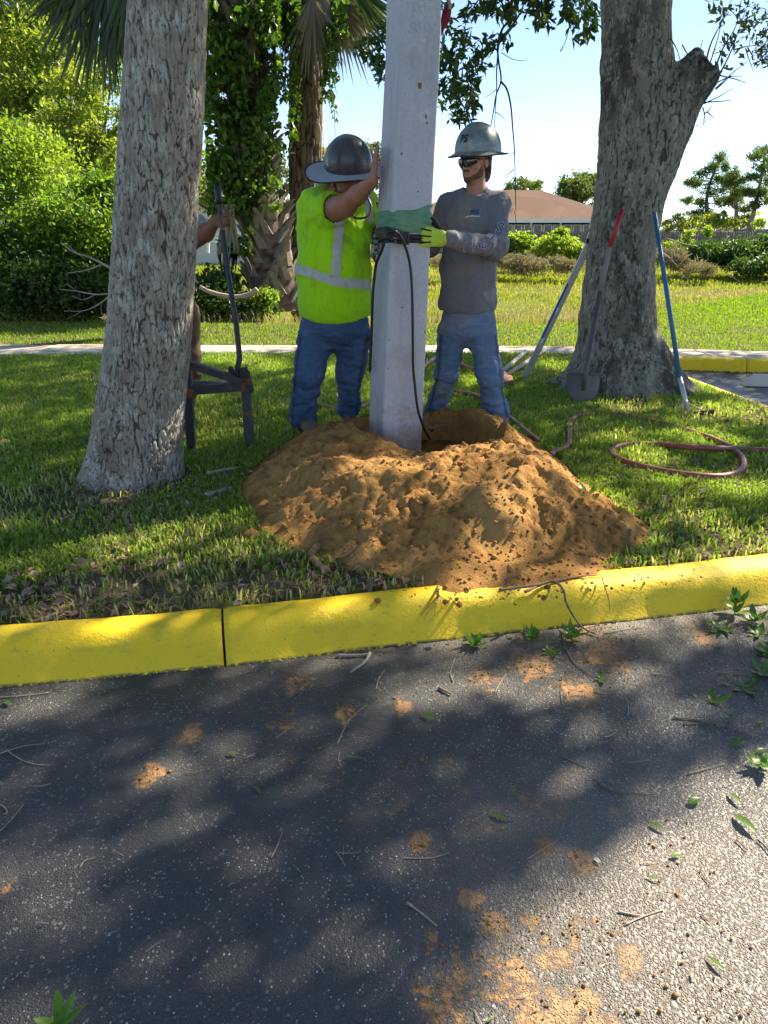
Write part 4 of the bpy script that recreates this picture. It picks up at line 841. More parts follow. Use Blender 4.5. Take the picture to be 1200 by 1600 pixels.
# left mass: tall trees behind, bushes in front
tree_px('tree', 'tall sunlit yellow-green tree at the far left edge behind the bushes', 'tree', (-12.5, 23, -.1), [B(60, 90, 23, 75, 70, 3), B(10, 170, 22, 60, 60, 2), B(100, 160, 22, 50, 45, 2), B(20, 20, 24, 70, 60, 2), B(110, 50, 24, 40, 50, 1.5), B(60, -60, 24, 80, 60, 2)], M['treeleaf'], .15, 26000, ([(-10.2, 23, -.1), (-10.0, 23, 2.5), (-9.7, 23, 5.5)], .26, .09), tb=.5)
tree_px('tree', 'darker tree filling the top left corner behind the yellow-green tree', 'tree', (-15, 27, -.1), [B(-60, 60, 27, 90, 100, 2), B(-20, 160, 26, 70, 60, 1.5), B(20, 230, 25, 60, 50, 1.5)], M['darkbush'], .17, 13000, ([(-15, 27, -.1), (-14.8, 27, 3), (-14.6, 27, 7)], .3, .1), tb=.6)
tree_px('tree', 'pale olive tree rising in the middle of the left thicket', 'tree', (-9.2, 20, -.1), [B(120, 150, 20, 36, 36, 1.5), B(110, 215, 19, 45, 45, 2), B(150, 250, 18.6, 40, 40, 1.4)], M['treeleaf'], .12, 13000, ([(-8.6, 20, -.1), (-8.5, 20, 2.2), (-8.3, 20, 4.2)], .14, .05), tb=.75)
tree_px('tree', 'thin tree with sky gaps behind the left trunk under the palm fronds', 'tree', (-7.6, 19, -.1), [B(190, 200, 19, 30, 40, 1), B(175, 110, 19, 26, 30, .5), B(185, 270, 18, 36, 40, 1.3), B(320, 280, 19, 30, 50, 1)], M['treeleaf'], .11, 6500, ([(-7.0, 19, -.1), (-6.9, 19, 2.2), (-7.1, 19, 4.4)], .1, .04), tb=.35)
tree_px('bush', 'large round bush with bright yellow-green new leaves at the left edge', 'bush', (-8.6, 15.6, .1), [B(30, 290, 15.6, 90, 85, 3), B(85, 350, 15, 60, 60, 2), B(-50, 330, 15.5, 60, 90, 1), B(10, 235, 16, 46, 40, 1.2)], M['palegreen'], .10, 30000, None, tb=.45, shell=.7)
tree_px('bush', 'wide green bush left of the near trunk above the sidewalk', 'bush', (-6.0, 14.2, .1), [B(130, 360, 14.2, 75, 60, 3), B(160, 310, 14.6, 40, 30, 1.2), B(60, 400, 14, 70, 55, 2), B(170, 420, 13.8, 40, 45, 1.3)], M['bushleaf'], .095, 30000, None, tb=.5, shell=.68)
tree_px('bush', 'dark glossy low bush along the lawn at the lower left', 'bush', (-6.6, 13.1, .1), [B(40, 445, 13.1, 70, 38, 2), B(120, 455, 13.1, 55, 34, 2), B(-10, 400, 13.3, 60, 60, 1), B(165, 460, 13, 22, 26, .6)], M['darkbush'], .10, 19000, None, tb=.55, shell=.6)
# bare fallen branches in the bush, left of the trunk
fb = thing('fallen_branch', 'bare grey fallen branch forking out of the left bush', 'branch', at(140, 440, 12.2))
for L_, r in [([(180, 423), (160, 412), (140, 402), (118, 395), (95, 380)], .022), ([(160, 413), (135, 422), (105, 427)], .014), ([(178, 458), (150, 460), (120, 455), (92, 452)], .016), ([(175, 460), (150, 478), (128, 486), (100, 486)], .014), ([(150, 460), (130, 468), (112, 462)], .008), ([(128, 402), (112, 388), (104, 380)], .008), ([(160, 470), (158, 485), (162, 500)], .007), ([(120, 455), (105, 445), (98, 448)], .006), ([(130, 485), (118, 492), (105, 498)], .006)]:
    twig(pxs([(a, b, .1 * math.sin(a)) for a, b in L_], 12.2), r, r * .4, M['greytwig'], 'stem', fb, 6, 5)
# ---- palm with old leaf bases, wrapped in vine
pm = thing('palm_tree', 'leaning cabbage palm with crisscross old leaf bases, wrapped in climbing vine', 'palm tree', at(425, 485, 14.2))
ax = [(at(432, 492, 14.2), .42), (at(428, 440, 14.2), .44), (at(415, 380, 14.2), .38), (at(405, 320, 14.2), .33), (at(398, 260, 14.2), .29), (at(388, 180, 14.2), .26), (at(378, 80, 14.2), .24), (at(372, 0, 14.2), .22), (at(368, -60, 14.2), .20)]
V, Q = loft(ax, 24, .08); obj('trunk', V, Q, M['pbark'], pm, True, {'crack': rng.uniform(.1, .6, len(V))})
A_ = np.array([a[0] for a in ax]); Ra = np.array([a[1] for a in ax]); La = np.concatenate([[0], np.cumsum(np.linalg.norm(np.diff(A_, axis=0), axis=1))])
i = 0; s = .1
while s < La[-1] - .1:
    th = i * 2.4; c = np.array([np.interp(s, La, A_[:, q]) for q in range(3)]); r = float(np.interp(s, La, Ra)); d = np.array([math.cos(th), math.sin(th), 0]); tg = np.array([-math.sin(th), math.cos(th), 0])
    w = .075 + .02 * random.random(); L = .36 + .12 * random.random(); sd = 1 if i % 2 else -1; b0 = c + d * r * .93; b1 = b0 + d * .05 + tg * sd * L * .30 + np.array([0, 0, L * .55]); b2 = b1 + d * (.08 + .07 * random.random()) + tg * sd * L * .25 + np.array([0, 0, L * .38])
    mb = MB(); P = [b0, b1, b2]; V = []
    for q, (p, ww, tk) in enumerate(zip(P, (w * 1.5, w, w * .55), (.05, .035, .018))): V += [p - tg * ww - d * tk, p + tg * ww - d * tk, p + tg * ww * .6 + d * tk, p - tg * ww * .6 + d * tk]
    F = [(3, 2, 1, 0), (8, 9, 10, 11)] + [(q * 4 + j, q * 4 + (j + 1) % 4, q * 4 + 4 + (j + 1) % 4, q * 4 + 4 + j) for q in range(2) for j in range(4)]
    obj('frond_base', V, F, M['boot_wood'], pm, False); i += 1; s += .030
def vine_pts(n, L_):
    o = []
    for (x0, y0, x1, y1, w) in L_:
        k = int(n * w); px = rng.uniform(x0, x1, k); py = rng.uniform(y0, y1, k); Y = 13.85 + rng.normal(0, .22, k)
        nn_ = vnoise(np.stack([px / 22, py / 26, 0 * px], 1), 77); kk = nn_ > -.38; o += [at(a, b, c) for a, b, c in zip(px[kk], py[kk], Y[kk])]
    return np.array(o)
C = vine_pts(9000, [(318, -30, 438, 110, .30), (318, 100, 420, 190, .17), (325, 180, 410, 260, .13), (325, 250, 395, 340, .11), (340, 330, 395, 400, .05), (395, 60, 440, 200, .05), (395, 215, 440, 330, .035)])
leaf_cloud(C, .13, M['vine'], 'vine', pm, rng.normal(.4, .33, len(C)), .6, .8)
C = np.array([at(px, py, 14.4 + rng.normal(0, .25)) for px, py in zip(rng.uniform(322, 432, 2500), rng.uniform(-30, 300, 2500))]); leaf_cloud(C, .15, M['darkbush'], 'vine', pm, rng.normal(.4, .3, len(C)), .6, .8)
for L_ in [[(330, 300), (335, 330), (322, 350)], [(310, 318), (330, 330), (345, 332)], [(395, 215), (385, 240), (398, 262)], [(420, 310), (435, 300), (447, 290)]]: twig(pxs(L_, 14), .02, .008, M['darktwig'], 'vine_stem', pm, 5, 4)
# hanging dead fronds beside it, log and low bush at its foot
df = thing('dead_frond', 'tan dead palm frond hanging straight down behind the black steel bar', 'palm frond', at(358, 330, 13.6))
for _ in range(46):
    x0 = rng.uniform(348, 366); p0 = at(x0, 318 + rng.uniform(0, 10), 13.6 + rng.uniform(-.1, .1)); p1 = at(x0 + rng.uniform(-12, 12), rng.uniform(370, 400), 13.6); p2 = at(x0 + rng.uniform(-16, 12), rng.uniform(400, 470), 13.6); w = np.array([.012, 0, 0]); V = [p0 - w, p0 + w, p1 + w * 1.4, p1 - w * 1.4, p2]
    if _ == 0: VV = []; FF = []
    k = len(VV); VV += V; FF += [(k, k + 1, k + 2, k + 3), (k + 3, k + 2, k + 4)]
o = obj('leaflets', VV, FF, M['deadfrond'], df, False, {'tint': rng.uniform(0, 1, len(VV))}); o['kind'] = 'stuff'
lg = thing('fallen_branch', 'pale curved fallen branch lying across the low bush by the palm foot', 'branch', at(360, 460, 12.8)); twig(pxs([(312, 448), (325, 455), (345, 461), (370, 464), (390, 460), (402, 452)], 12.8), .035, .045, M['greytwig'], 'stem', lg, 8, 5)
lg = thing('stick', 'short dark upright stick at the left of the palm foot', 'stick', at(392, 450, 13.2)); twig(pxs([(384, 402), (392, 420), (389, 432)], 13.2), .02, .02, M['darktwig'], 'stem', lg, 5, 4)
tree_px('bush', 'low dark bush between the standing bar and the palm foot', 'bush', (-2.9, 13.4, .1), [B(330, 470, 13.4, 40, 30, 1), B(370, 478, 13.3, 40, 26, 1), B(395, 482, 13.2, 30, 20, .6), B(340, 440, 13.8, 30, 24, .5)], M['darkbush'], .10, 6500, None, tb=.55)
tree_px('bush', 'small yellow-green shrub right beside the foot of the leaf-base palm', 'bush', (-2.4, 13.2, .1), [B(412, 470, 13.1, 16, 14, 1), B(420, 455, 13.2, 10, 10, .5)], M['palegreen'], .09, 700, None)
# ---- second palm: fissured trunk, fronds hanging at the top of the picture
p2 = thing('palm_tree', 'palm with dark fissured trunk and shaggy hanging fronds behind the worker in lime', 'palm tree', at(478, 500, 15.0))
ax = [(at(482, 505, 15), .32), (at(478, 350, 15), .30), (at(477, 240, 15), .295), (at(478, 150, 15), .29), (at(480, 60, 15), .28), (at(482, -20, 15), .26)]
V, Q = loft(ax, 90, .03); N = normals(V, Q); N *= np.sign((N * (V - np.array([ax[2][0][0], 15, V[:, 2].mean()]))).sum(1).mean()); e, dsp = bark_surface(V, N, (1, 1, .18), .07, .035, 33, .6); obj('trunk', V + N * dsp[:, None], Q, M['pbark'], p2, True, {'crack': e})
mb = MB(); c = at(497, 208, 14.72); mb.sphere(c, (.06, .03, .17), 7); mb.build('torn_bark', M['tear'], p2, True)
def fan(parent, base, d, L, n, m, name='frond', spread=95, droop=.5, w=.030, stalk=None):
    """one palm fan: narrow folded leaflets radiating from the end of the stalk"""
    base = np.array(base, float); d = np.array(d, float); d /= np.linalg.norm(d); sd = np.cross(d, [0, 1., 0]); sd /= np.linalg.norm(sd); V = []; F = []; T = []
    for i in range(n):
        a = R(-spread + 2 * spread * i / (n - 1)) ; dd = d * math.cos(a) + sd * math.sin(a) + np.array([0, rng.normal(0, .12), 0]); dd /= np.linalg.norm(dd); l = L * (1 - .35 * (abs(a) / R(spread)) ** 2) * rng.uniform(.85, 1.1); p = base.copy(); k = len(V); wd = np.cross(dd, [0, 1., .2]); wd /= np.linalg.norm(wd); tt = rng.normal(.45, .3)
        for j in range(6):
            u = j / 5.; q = base + dd * l * u + np.array([0, 0, -droop * l * u ** 2.2]); ww = w * (math.sin(math.pi * min(.97, u * .75 + .22))) * (1 - .2 * u) * (0.12 if j == 5 else 1)
            V += [q - wd * ww, q + np.array([0, -.25 * ww, -.5 * ww]), q + wd * ww]; T += [tt] * 3
            if j: b = k + (j - 1) * 3; F += [(b, b + 1, b + 4, b + 3), (b + 1, b + 2, b + 5, b + 4)]
    o = obj(name, V, F, m, parent, False, {'tint': np.clip(T, 0, 1)})
    if stalk is not None: mb = MB(); mb.tube(spline([stalk, (np.array(stalk) + base) / 2 + np.array([0, 0, .08]), base], 4), .022, 6); obj('stalk', np.concatenate(mb.V), mb.F, M['frond'], o, True, {'tint': [.5] * len(mb.V[0])}) if False else obj('stalk', np.concatenate(mb.V), mb.F, M['greytwig'], parent, True)
    return o
ctr = at(490, -40, 15)
for (bx, by, dx, dz, L, mm) in [(500, -10, .15, -1, 1.05, 'deadfrond'), (478, -12, -.1, -1, 1.05, 'frond'), (520, -10, .45, -1, 1.25, 'deadfrond'), (535, -14, .95, -1, 1.25, 'deadfrond'), (460, -14, -.3, -1, .95, 'frond'), (545, -25, 1.3, -.55, 1.1, 'frond'), (505, -20, .3, -1, .95, 'frond'), (488, -5, 0, -1, 1.3, 'deadfrond'), (440, -20, -.7, -1, .9, 'frond'), (515, 0, .2, -1, .9, 'frond')]:
    b = at(bx, by, 14.5 + rng.uniform(-.25, .3)); fan(p2, b, (dx, 0, dz), L, 24, M[mm], 'frond', 42, .12, .028, ctr)
C = np.array([at(px, py, 14.35 + rng.normal(0, .15)) for (x0, y0, x1, y1, n) in [(438, -20, 470, 160, 420), (505, 40, 528, 130, 230), (520, -10, 545, 60, 130), (500, 120, 520, 160, 60), (450, 150, 470, 200, 50), (518, 150, 528, 190, 18), (455, 205, 468, 222, 10), (440, 180, 460, 240, 30)] for px, py in zip(rng.uniform(x0, x1, n), rng.uniform(y0, y1, n))])
leaf_cloud(C, .12, M['vine'], 'vine', p2, rng.normal(.45, .33, len(C)), .6, .8)
for L_ in [[(522, 170), (523, 190), (524, 214)], [(420, 115), (440, 130), (456, 138)], [(500, 130), (510, 150), (520, 180)]]: twig(pxs(L_, 14.3), .008, .004, M['darktwig'], 'vine_stem', p2, 5, 3)
# ---- third palm, trunk hidden behind the near oak, fans hanging at top left
p3 = thing('palm_tree', 'palm whose long green fans hang at the top left beside the near trunk', 'palm tree', at(238, 545, 9.75) * np.array([1, 1, 0]) + np.array([0, 0, .12]))
bb = at(240, 300, 10.6); ax = [((bb[0], 10.6, .1), .2), ((bb[0], 10.6, 2.2), .18), ((bb[0] + .02, 10.6, 4.6), .17)]; V, Q = loft(ax, 30, .06); obj('trunk', V, Q, M['pbark'], p3, True, {'crack': rng.uniform(.3, 1, len(V))})
ctr = np.array([bb[0] + .02, 10.6, 4.7])
for (bx, by, dx, dz, L, sp, dr) in [(158, -22, -.25, -1, 1.30, 38, .06), (182, -14, .1, -1, 1.05, 34, .05), (130, -28, -.75, -1, 1.0, 36, .10), (200, -30, -.1, -1, .9, 30, .05), (170, -40, -.5, -1, 1.15, 36, .10), (110, -45, -1, -.7, .75, 36, .2)]:
    fan(p3, at(bx, by, 10.3 + rng.uniform(-.2, .2)), (dx, 0, dz), L, 26, M['frond'], 'frond', sp, dr, .022, ctr)
for (dx, dy, L) in [(1, .4, 1.1), (.4, 1, 1.1), (-.3, 1, 1.1), (.7, -.4, 1.0), (0, 0.2, 1.2)]: fan(p3, ctr + np.array([dx, dy, .5]) * .8, (dx, dy * .5, .5), L, 22, M['frond'], 'frond', 80, .5, .022, ctr)

# ---- far side: bushes, brush, fence, houses, pines
fence = thing('wooden_fence', 'weathered grey board fence running behind the far bushes', 'fence', (10, 55, -.1))
def fy(x): return 55 + 0 * x
VV = []; FF = []; x = -9.0
while x < 46:
    w = .135; hh = 1.80 + .02 * random.random() + (.08 if (25.9 < x < 27.6) else 0); z0 = -.6; zt = hh - .05; n = len(VV); y = 55 + random.uniform(-.015, .015)
    pts = [(x, z0), (x + w, z0), (x + w, zt - .05), (x + w - .035, zt), (x + .035, zt), (x, zt - .05)]
    for yy in (y, y + .02): VV += [(a, yy, b) for a, b in pts]
    FF += [tuple(n + q for q in range(6)), tuple(n + 11 - q for q in range(6))] + [(n + q, n + 6 + q, n + 6 + (q + 1) % 6, n + (q + 1) % 6) for q in range(6)]; x += w + random.choice((.012, .02, .05))
o = obj('pickets', VV, FF, M['fencew'], fence, False); o['kind'] = 'stuff'
for z in (.2, 1.4): mb = MB(); mb.box((18.5, 55.07, z), (55, .05, .1)); mb.build('rail', M['fencew'], fence)
for i, x in enumerate(np.arange(-9, 46.1, 2.5)): mb = MB(); mb.box((x, 55.14, .6), (.1, .1, 2.4)); mb.build('post', M['fencew'], fence)
YH = 62
def XH(px, py=350): return float(at(px, py, YH)[0])
def ZH(py, Y=YH): return float(at(600, py, Y)[2])
hs = thing('house', 'brown hip-roofed house with cream eaves and a row of dark windows behind the fence', 'house', (XH(700), YH, 0))
xl, xr = XH(628), XH(975); ze = ZH(343.5); zr = ZH(297, YH + 6.5); rx0, rx1 = XH(735), XH(866)
eo = .6
V = [(xl - eo, YH - eo, ze), (xr + eo, YH - eo, ze), (xr + eo, YH + 14, ze), (xl - eo, YH + 14, ze), (rx0, YH + 6.5, zr), (rx1, YH + 6.5, zr)]
V += [(a, b, c - .18) for a, b, c in V[:4]]
obj('roof', V, [(0, 1, 5, 4), (1, 2, 5), (2, 3, 4, 5), (3, 0, 4), (9, 8, 7, 6)], M['roof'], hs, False)
mb = MB(); mb.box(((xl + xr) / 2, YH - eo - .03, ze - .09), (xr - xl + 2 * eo + .1, .08, .26)); mb.build('fascia', M['trim'], hs)
mb = MB(); mb.box(((xl + xr) / 2, YH + 6.8, (ze - .5) / 2 - .35), (xr - xl, 13.4, ze + .5)); mb.build('wall', M['cream'], hs)
zt, zb = ZH(351), ZH(371) - .6
x = xl + .3; i = 0
while x < xr - 1.6:
    w = .64; mb = MB(); mb.box((x + w / 2, YH - .0, (zt + zb) / 2), (w, .30, zt - zb)); fr = mb.build('window', M['trim'], hs)
    mb = MB(); mb.box((x + w / 2, YH - .155, (zt + zb) / 2), (w - .12, .03, zt - zb - .08)); mb.build('pane', M['glass'], fr); x += w + (.10 if i % 2 == 0 else .16); i += 1
for k in range(9):
    x = xl + .8 + k * 2.3
    if x < xr: mb = MB(); mb.beam((x, YH - .02, ze - 1.3), (x, YH - .02, ze - .55), .14, .1, (0, 1, 0)); mb.beam((x, YH - .05, ze - .62), (x + .02, YH - eo, ze - .16), .12, .12); mb.build('bracket', M['trim'], hs)
# grey roofed building behind the leaf-base palm
hb = thing('house', 'pale house with grey roof seen between the near trunk and the palms', 'house', at(400, 380, 36) * np.array([1, 1, 0]))
Y = 36; a0 = at(290, 330, Y)[0]; a1 = at(462, 330, Y)[0]; ze2 = at(0, 318, Y)[2]; zr2 = at(0, 262, Y + 4)[2]
V = [(a0 - 3, Y, ze2), (a1, Y, ze2), (a1, Y + 9, ze2), (a0 - 3, Y + 9, ze2), (a0 - 2, Y + 4.5, zr2), (a1 - 4, Y + 4.5, zr2)]
obj('roof', V, [(0, 1, 5, 4), (1, 2, 5), (2, 3, 4, 5), (3, 0, 4), (3, 2, 1, 0)], M['roofg'], hb, False)
mb = MB(); mb.box(((a0 + a1) / 2 - 1.5, Y + 4.5, ze2 / 2 - .3), (a1 - a0 + 2, 8, ze2 + .55)); mb.build('wall', M['wallw'], hb)
rl = thing('rail_fence', 'white two-rail fence beside the palm in front of the pale house', 'fence', at(363, 380, 26))
for z_ in (365, 372, 378): a = at(318, z_, 26); b = at(440, z_, 26); mb = MB(); mb.beam(a, b, .05, .07); mb.build('rail', M['trim'], rl)
for px in (325, 363, 402, 440): a = at(px, 345, 26); b = at(px, 395, 26); mb = MB(); mb.beam(b, a, .09, .09, (0, 1, 0)); mb.build('post', M['trim'], rl)
# white roofed houses far right
for (lab, x0, x1, ye, yr, Y) in [('white roofed far house just right of the thick oak trunk', 1030, 1090, 359, 341, 85), ('white roofed far house behind the middle of the right pines', 1080, 1155, 360, 346, 88), ('white gabled far house with blue trim at the right edge', 1148, 1215, 358, 343, 84)]:
    h_ = thing('house', lab, 'house', at((x0 + x1) / 2, 360, Y) * np.array([1, 1, 0])); a0 = at(x0, ye, Y)[0]; a1 = at(x1, ye, Y)[0]; ze3 = at(0, ye, Y)[2]; zr3 = at(0, yr, Y + 3)[2]; xm = (a0 + a1) / 2
    obj('roof', [(a0, Y, ze3), (a1, Y, ze3), (a1, Y + 8, ze3), (a0, Y + 8, ze3), (a0 + 1.2, Y + 4, zr3), (a1 - 1.2, Y + 4, zr3)], [(0, 1, 5, 4), (1, 2, 5), (2, 3, 4, 5), (3, 0, 4), (3, 2, 1, 0)], M['roofw'], h_, False)
    mb = MB(); mb.box((xm, Y + 4, ze3 / 2 - .1), (a1 - a0 - .6, 7.4, ze3 + .15)); mb.build('wall', M['wallw'], h_)
    if 'blue' in lab: mb = MB(); mb.box((xm, Y - .04, ze3 - .1), (a1 - a0, .08, .25)); mb.build('fascia', M['blueline'], h_)
# pines: bare leaning trunk, needles in separate clumps
def pine(label, base, top, lean, clumps, n, ln=.30):
    t = thing('pine_tree', label, 'tree', base, 'pines beyond the fence'); base = np.array(base, float); tp = np.array(top, float); mid = (base + tp) / 2 + np.array(lean)
    P = spline([base, mid, tp], 8); mb = MB(); mb.tube(P, np.linspace(.20, .05, len(P)), 8); obj('trunk', np.concatenate(mb.V), mb.F, M['rbark'], t, True, {'crack': rng.uniform(.4, 1, len(mb.V[0]))}); CC = []
    for (c, r, w) in clumps:
        s = P[min(len(P) - 1, int(len(P) * np.clip((c[2] - base[2]) / (tp[2] - base[2]) * .92, .2, .98)))]; e = np.array(c); q = spline([s, (s + e) / 2 - np.array([0, 0, .15]), e], 4); mb = MB(); mb.tube(q, np.linspace(.06, .02, len(q)), 5); obj('branch', np.concatenate(mb.V), mb.F, M['rbark'], t, True, {'crack': [.5] * len(mb.V[0])})
        k = int(n * w); nc = 14; cc = e + rng.normal(0, .42, (nc, 3)) * np.array(r); CC.append(cc[rng.integers(0, nc, k)] + rng.normal(0, .16, (k, 3)) * np.array([1, 1, .7]))
    CC = np.concatenate(CC); leaf_cloud(CC, ln, M['pine'], 'crown', t, rng.normal(.45, .25, len(CC)), .18, -.4)
def PC(L, Y): 
    o = []
    for (px, py, r) in L: Yr = Y + rng.uniform(-1, 1); c = at(px, py, Yr); u = np.linalg.norm(at(px + 1, py, Yr) - c); o.append((c, (r * u * 1.15, r * u * 1.15, r * u * .7), 1 / len(L)))
    return o
pine('airy pine with spreading crown just right of the thick oak trunk', at(1108, 362, 60), at(1128, 240, 60), (-.6, 0, 0), PC([(1128, 246, 12), (1112, 262, 14), (1135, 262, 14), (1098, 270, 12), (1090, 287, 14), (1122, 280, 16), (1142, 278, 12), (1078, 285, 9), (1108, 300, 14), (1132, 298, 14), (1075, 315, 12), (1095, 318, 12), (1120, 318, 14), (1145, 310, 12), (1085, 335, 12), (1110, 335, 14)], 60), 6500)
pine('thin lighter green pine touching the airy pine on its right', at(1150, 362, 58), at(1146, 270, 58), (.1, 0, 0), PC([(1148, 272, 11), (1140, 285, 12), (1156, 284, 12), (1148, 298, 14), (1160, 300, 10), (1138, 312, 10), (1152, 318, 11), (1165, 325, 9)], 58), 3200)
pine('tall pine cut off by the right edge of the picture', at(1170, 362, 56), at(1198, 225, 56), (.1, 0, 0), PC([(1195, 232, 13), (1182, 245, 12), (1205, 250, 14), (1190, 262, 13), (1178, 275, 10), (1200, 280, 14), (1190, 300, 12), (1170, 300, 9), (1205, 310, 12), (1180, 320, 9)], 56), 4600)
tree_px('tree', 'low brownish shrubby tree in front of the far pines', 'tree', at(1110, 365, 57), [B(1100, 348, 57, 24, 14, 1), B(1125, 344, 57, 20, 12, 1), B(1070, 348, 57, 18, 12, .8), B(1150, 350, 57, 20, 10, .8), B(1175, 345, 57, 16, 14, .7), B(1045, 352, 57, 14, 9, .5)], M['treeleaf'], .2, 5200, None, tb=.8)
tree_px('tree', 'round crowned tree above the right end of the brown roof', 'tree', at(905, 350, 75), [B(905, 292, 75, 30, 22, 2), B(890, 300, 74, 20, 14, 1), B(925, 285, 76, 18, 16, 1), B(910, 318, 75, 34, 20, 1.5)], M['pine'], .32, 5500, None, tb=.75)
tree_px('tree', 'small tree top showing over the ridge of the brown roof', 'tree', at(820, 350, 90), [B(818, 289, 90, 26, 9, 1), B(800, 293, 90, 14, 7, .5), B(838, 292, 90, 12, 7, .5)], M['pine'], .35, 1800, None, tb=.8)
tree_px('tree', 'pale distant tree between the lime worker and the pole', 'tree', at(575, 350, 45), [B(578, 240, 45, 16, 20, 1), B(560, 255, 45, 14, 12, .6), B(590, 260, 45, 20, 30, 1), B(560, 300, 45, 40, 35, 1.5)], M['oakleaf_pale'], .2, 3800, ([at(575, 400, 45), at(577, 320, 45), at(578, 250, 45)], .15, .05), tb=.6)
tree_px('tree', 'pale distant tree seen between the two palms', 'tree', at(440, 350, 30), [B(440, 270, 30, 14, 26, 1), B(432, 240, 30, 10, 18, .6), B(445, 310, 30, 12, 16, .6)], M['oakleaf_pale'], .14, 1800, None, tb=.6)
twg = thing('bare_shrub', 'bare twiggy treetop just left of the black hard hat', 'shrub', at(512, 300, 22)); [twig(pxs(L_, 22), .014, .004, M['greytwig'], 'stem', twg, 4, 3) for L_ in [[(508, 250), (506, 230), (505, 205)], [(508, 245), (514, 225), (520, 210)], [(510, 240), (518, 228), (527, 218)], [(507, 235), (500, 222), (497, 212)], [(510, 300), (509, 270), (508, 245)]]]
tree_px('bush', 'small leafy bush top left of the black hard hat', 'bush', at(509, 300, 24), [B(509, 242, 24, 8, 10, 1), B(509, 268, 24, 10, 14, 1)], M['treeleaf'], .12, 500, None, tb=.8)
# far bank bushes
tree_px('bush', 'bright green broad-leaved bush right of the grey-shirted worker', 'bush', at(812, 410, 40), [B(808, 384, 40, 20, 17, 1), B(826, 390, 40, 22, 12, .8), B(792, 388, 40, 14, 16, .6)], M['palegreen'], .22, 5200, None, tb=.5)
tree_px('bush', 'yellow-green feathery bush between worker and oak in front of the fence', 'bush', at(880, 410, 38), [B(872, 386, 38, 26, 18, 1.5), B(848, 396, 38, 16, 13, .7), B(902, 398, 38, 16, 16, .7), B(874, 368, 38, 12, 11, .5)], M['palegreen'], .17, 8000, None, tb=.75)
tree_px('bush', 'wide dark green thicket in front of the right part of the fence', 'bush', at(1140, 410, 36), [B(1105, 397, 36, 40, 13, 1.5), B(1150, 396, 36, 46, 15, 2), B(1205, 392, 36, 44, 20, 1.8), B(1085, 402, 36, 26, 9, .7), B(1190, 415, 34, 50, 12, 1)], M['darkbush'], .20, 17000, None, tb=.6)
tree_px('bush', 'sunlit yellow shrub poking up left of the dark thicket', 'bush', at(1078, 400, 38), [B(1078, 372, 38, 9, 13, 1), B(1108, 360, 38, 5, 9, .5), B(1186, 350, 38, 8, 14, .5), B(1050, 390, 38, 14, 10, .8)], M['palegreen'], .16, 1400, None, tb=.8)
tree_px('bush', 'tangle of grey brown cut brush on the far bank', 'brush', at(860, 420, 34), [B(785, 408, 35, 30, 7, 1), B(830, 414, 34, 34, 9, 1.2), B(882, 412, 34, 26, 11, 1), B(1045, 405, 34, 24, 14, 1), B(700, 408, 34, 30, 9, .7), B(1085, 420, 33, 30, 7, .6)], M['brush'], .30, 6500, None, tb=.4, asp=.16)
bs = thing('brush_pile', 'bare pale branches lying on the far bank right of the oak', 'branches', at(1060, 420, 33))
for L_ in [[(1035, 395), (1048, 405), (1060, 418)], [(1058, 418), (1070, 405), (1082, 396)], [(1085, 425), (1100, 418), (1112, 410)], [(1068, 428), (1090, 424), (1108, 412)], [(1040, 372), (1065, 380), (1090, 385)], [(790, 405), (805, 398), (820, 400)], [(770, 412), (785, 400), (792, 396)], [(830, 415), (845, 405), (858, 410)], [(1140, 430), (1160, 442), (1182, 443)], [(1048, 410), (1050, 395), (1046, 385)]]: twig(pxs(L_, 33), .035, .015, M['paletwig'], 'branch', bs, 5, 3)
# ================================================================== THE POLE AND WHAT IS ON IT
def frame(fwd, up=(0, 0, 1)):
    f = np.array(fwd, float); f /= np.linalg.norm(f); u = np.array(up, float); u = u - f * (u @ f); u /= np.linalg.norm(u); r = np.cross(f, u); return r, f, u   # right, forward, up
YP = 4.42
pole = thing('concrete_pole', 'tall square pale grey concrete pole being set in the hole, slightly leaning', 'pole', (.07, YP, -.40))
PT = [(-120, 606, 693.5), (0, 603, 690), (100, 601, 687), (300, 590, 676), (480, 582, 668), (700, 574, 658), (760, 571, 655)]
PC_ = []
for (py, xa, xb) in PT:
    c = at((xa + xb) / 2, py, YP); dep = YP * math.cos(PITCH) + (EYE - c[2]) * math.sin(PITCH); PC_.append((c[2], c[0], (xb - xa) / FPX * dep))
PC_.sort(); zc = np.array([q[0] for q in PC_]); xc = np.array([q[1] for q in PC_]); wc = np.array([q[2] for q in PC_])
PA = R(21)
def pole_pt(z, u, v, out=0.0):
    """u,v in -1..1 across the square section at height z"""
    s = np.interp(z, zc, wc) / (math.cos(PA) + math.sin(PA)) / 2; cx = np.interp(z, zc, xc) if z <= zc[-1] else xc[-1] + (z - zc[-1]) * (xc[-1] - xc[-2]) / (zc[-1] - zc[-2])
    x, y = u * (s + out), v * (s + out); return np.array([cx + x * math.cos(PA) - y * math.sin(PA), YP + x * math.sin(PA) + y * math.cos(PA), z])
zs = np.concatenate([np.arange(-.40, 3.2, .04), np.arange(3.2, 9.0, .4)]); ring = []
b = .11
sec = [(-1 + b, -1), (-1 + .3 * b, -1 + .3 * b), (-1, -1 + b)]
cor = []
for (sx, sy) in ((1, 1), (-1, 1), (-1, -1), (1, -1)):
    c3 = [(1 - b, 1), (1 - .28 * b, 1 - .28 * b), (1, 1 - b)]
    c3 = [(sx * a_, sy * b_) for a_, b_ in c3]
    if sx * sy > 0: c3 = c3[::-1]
    cor += c3
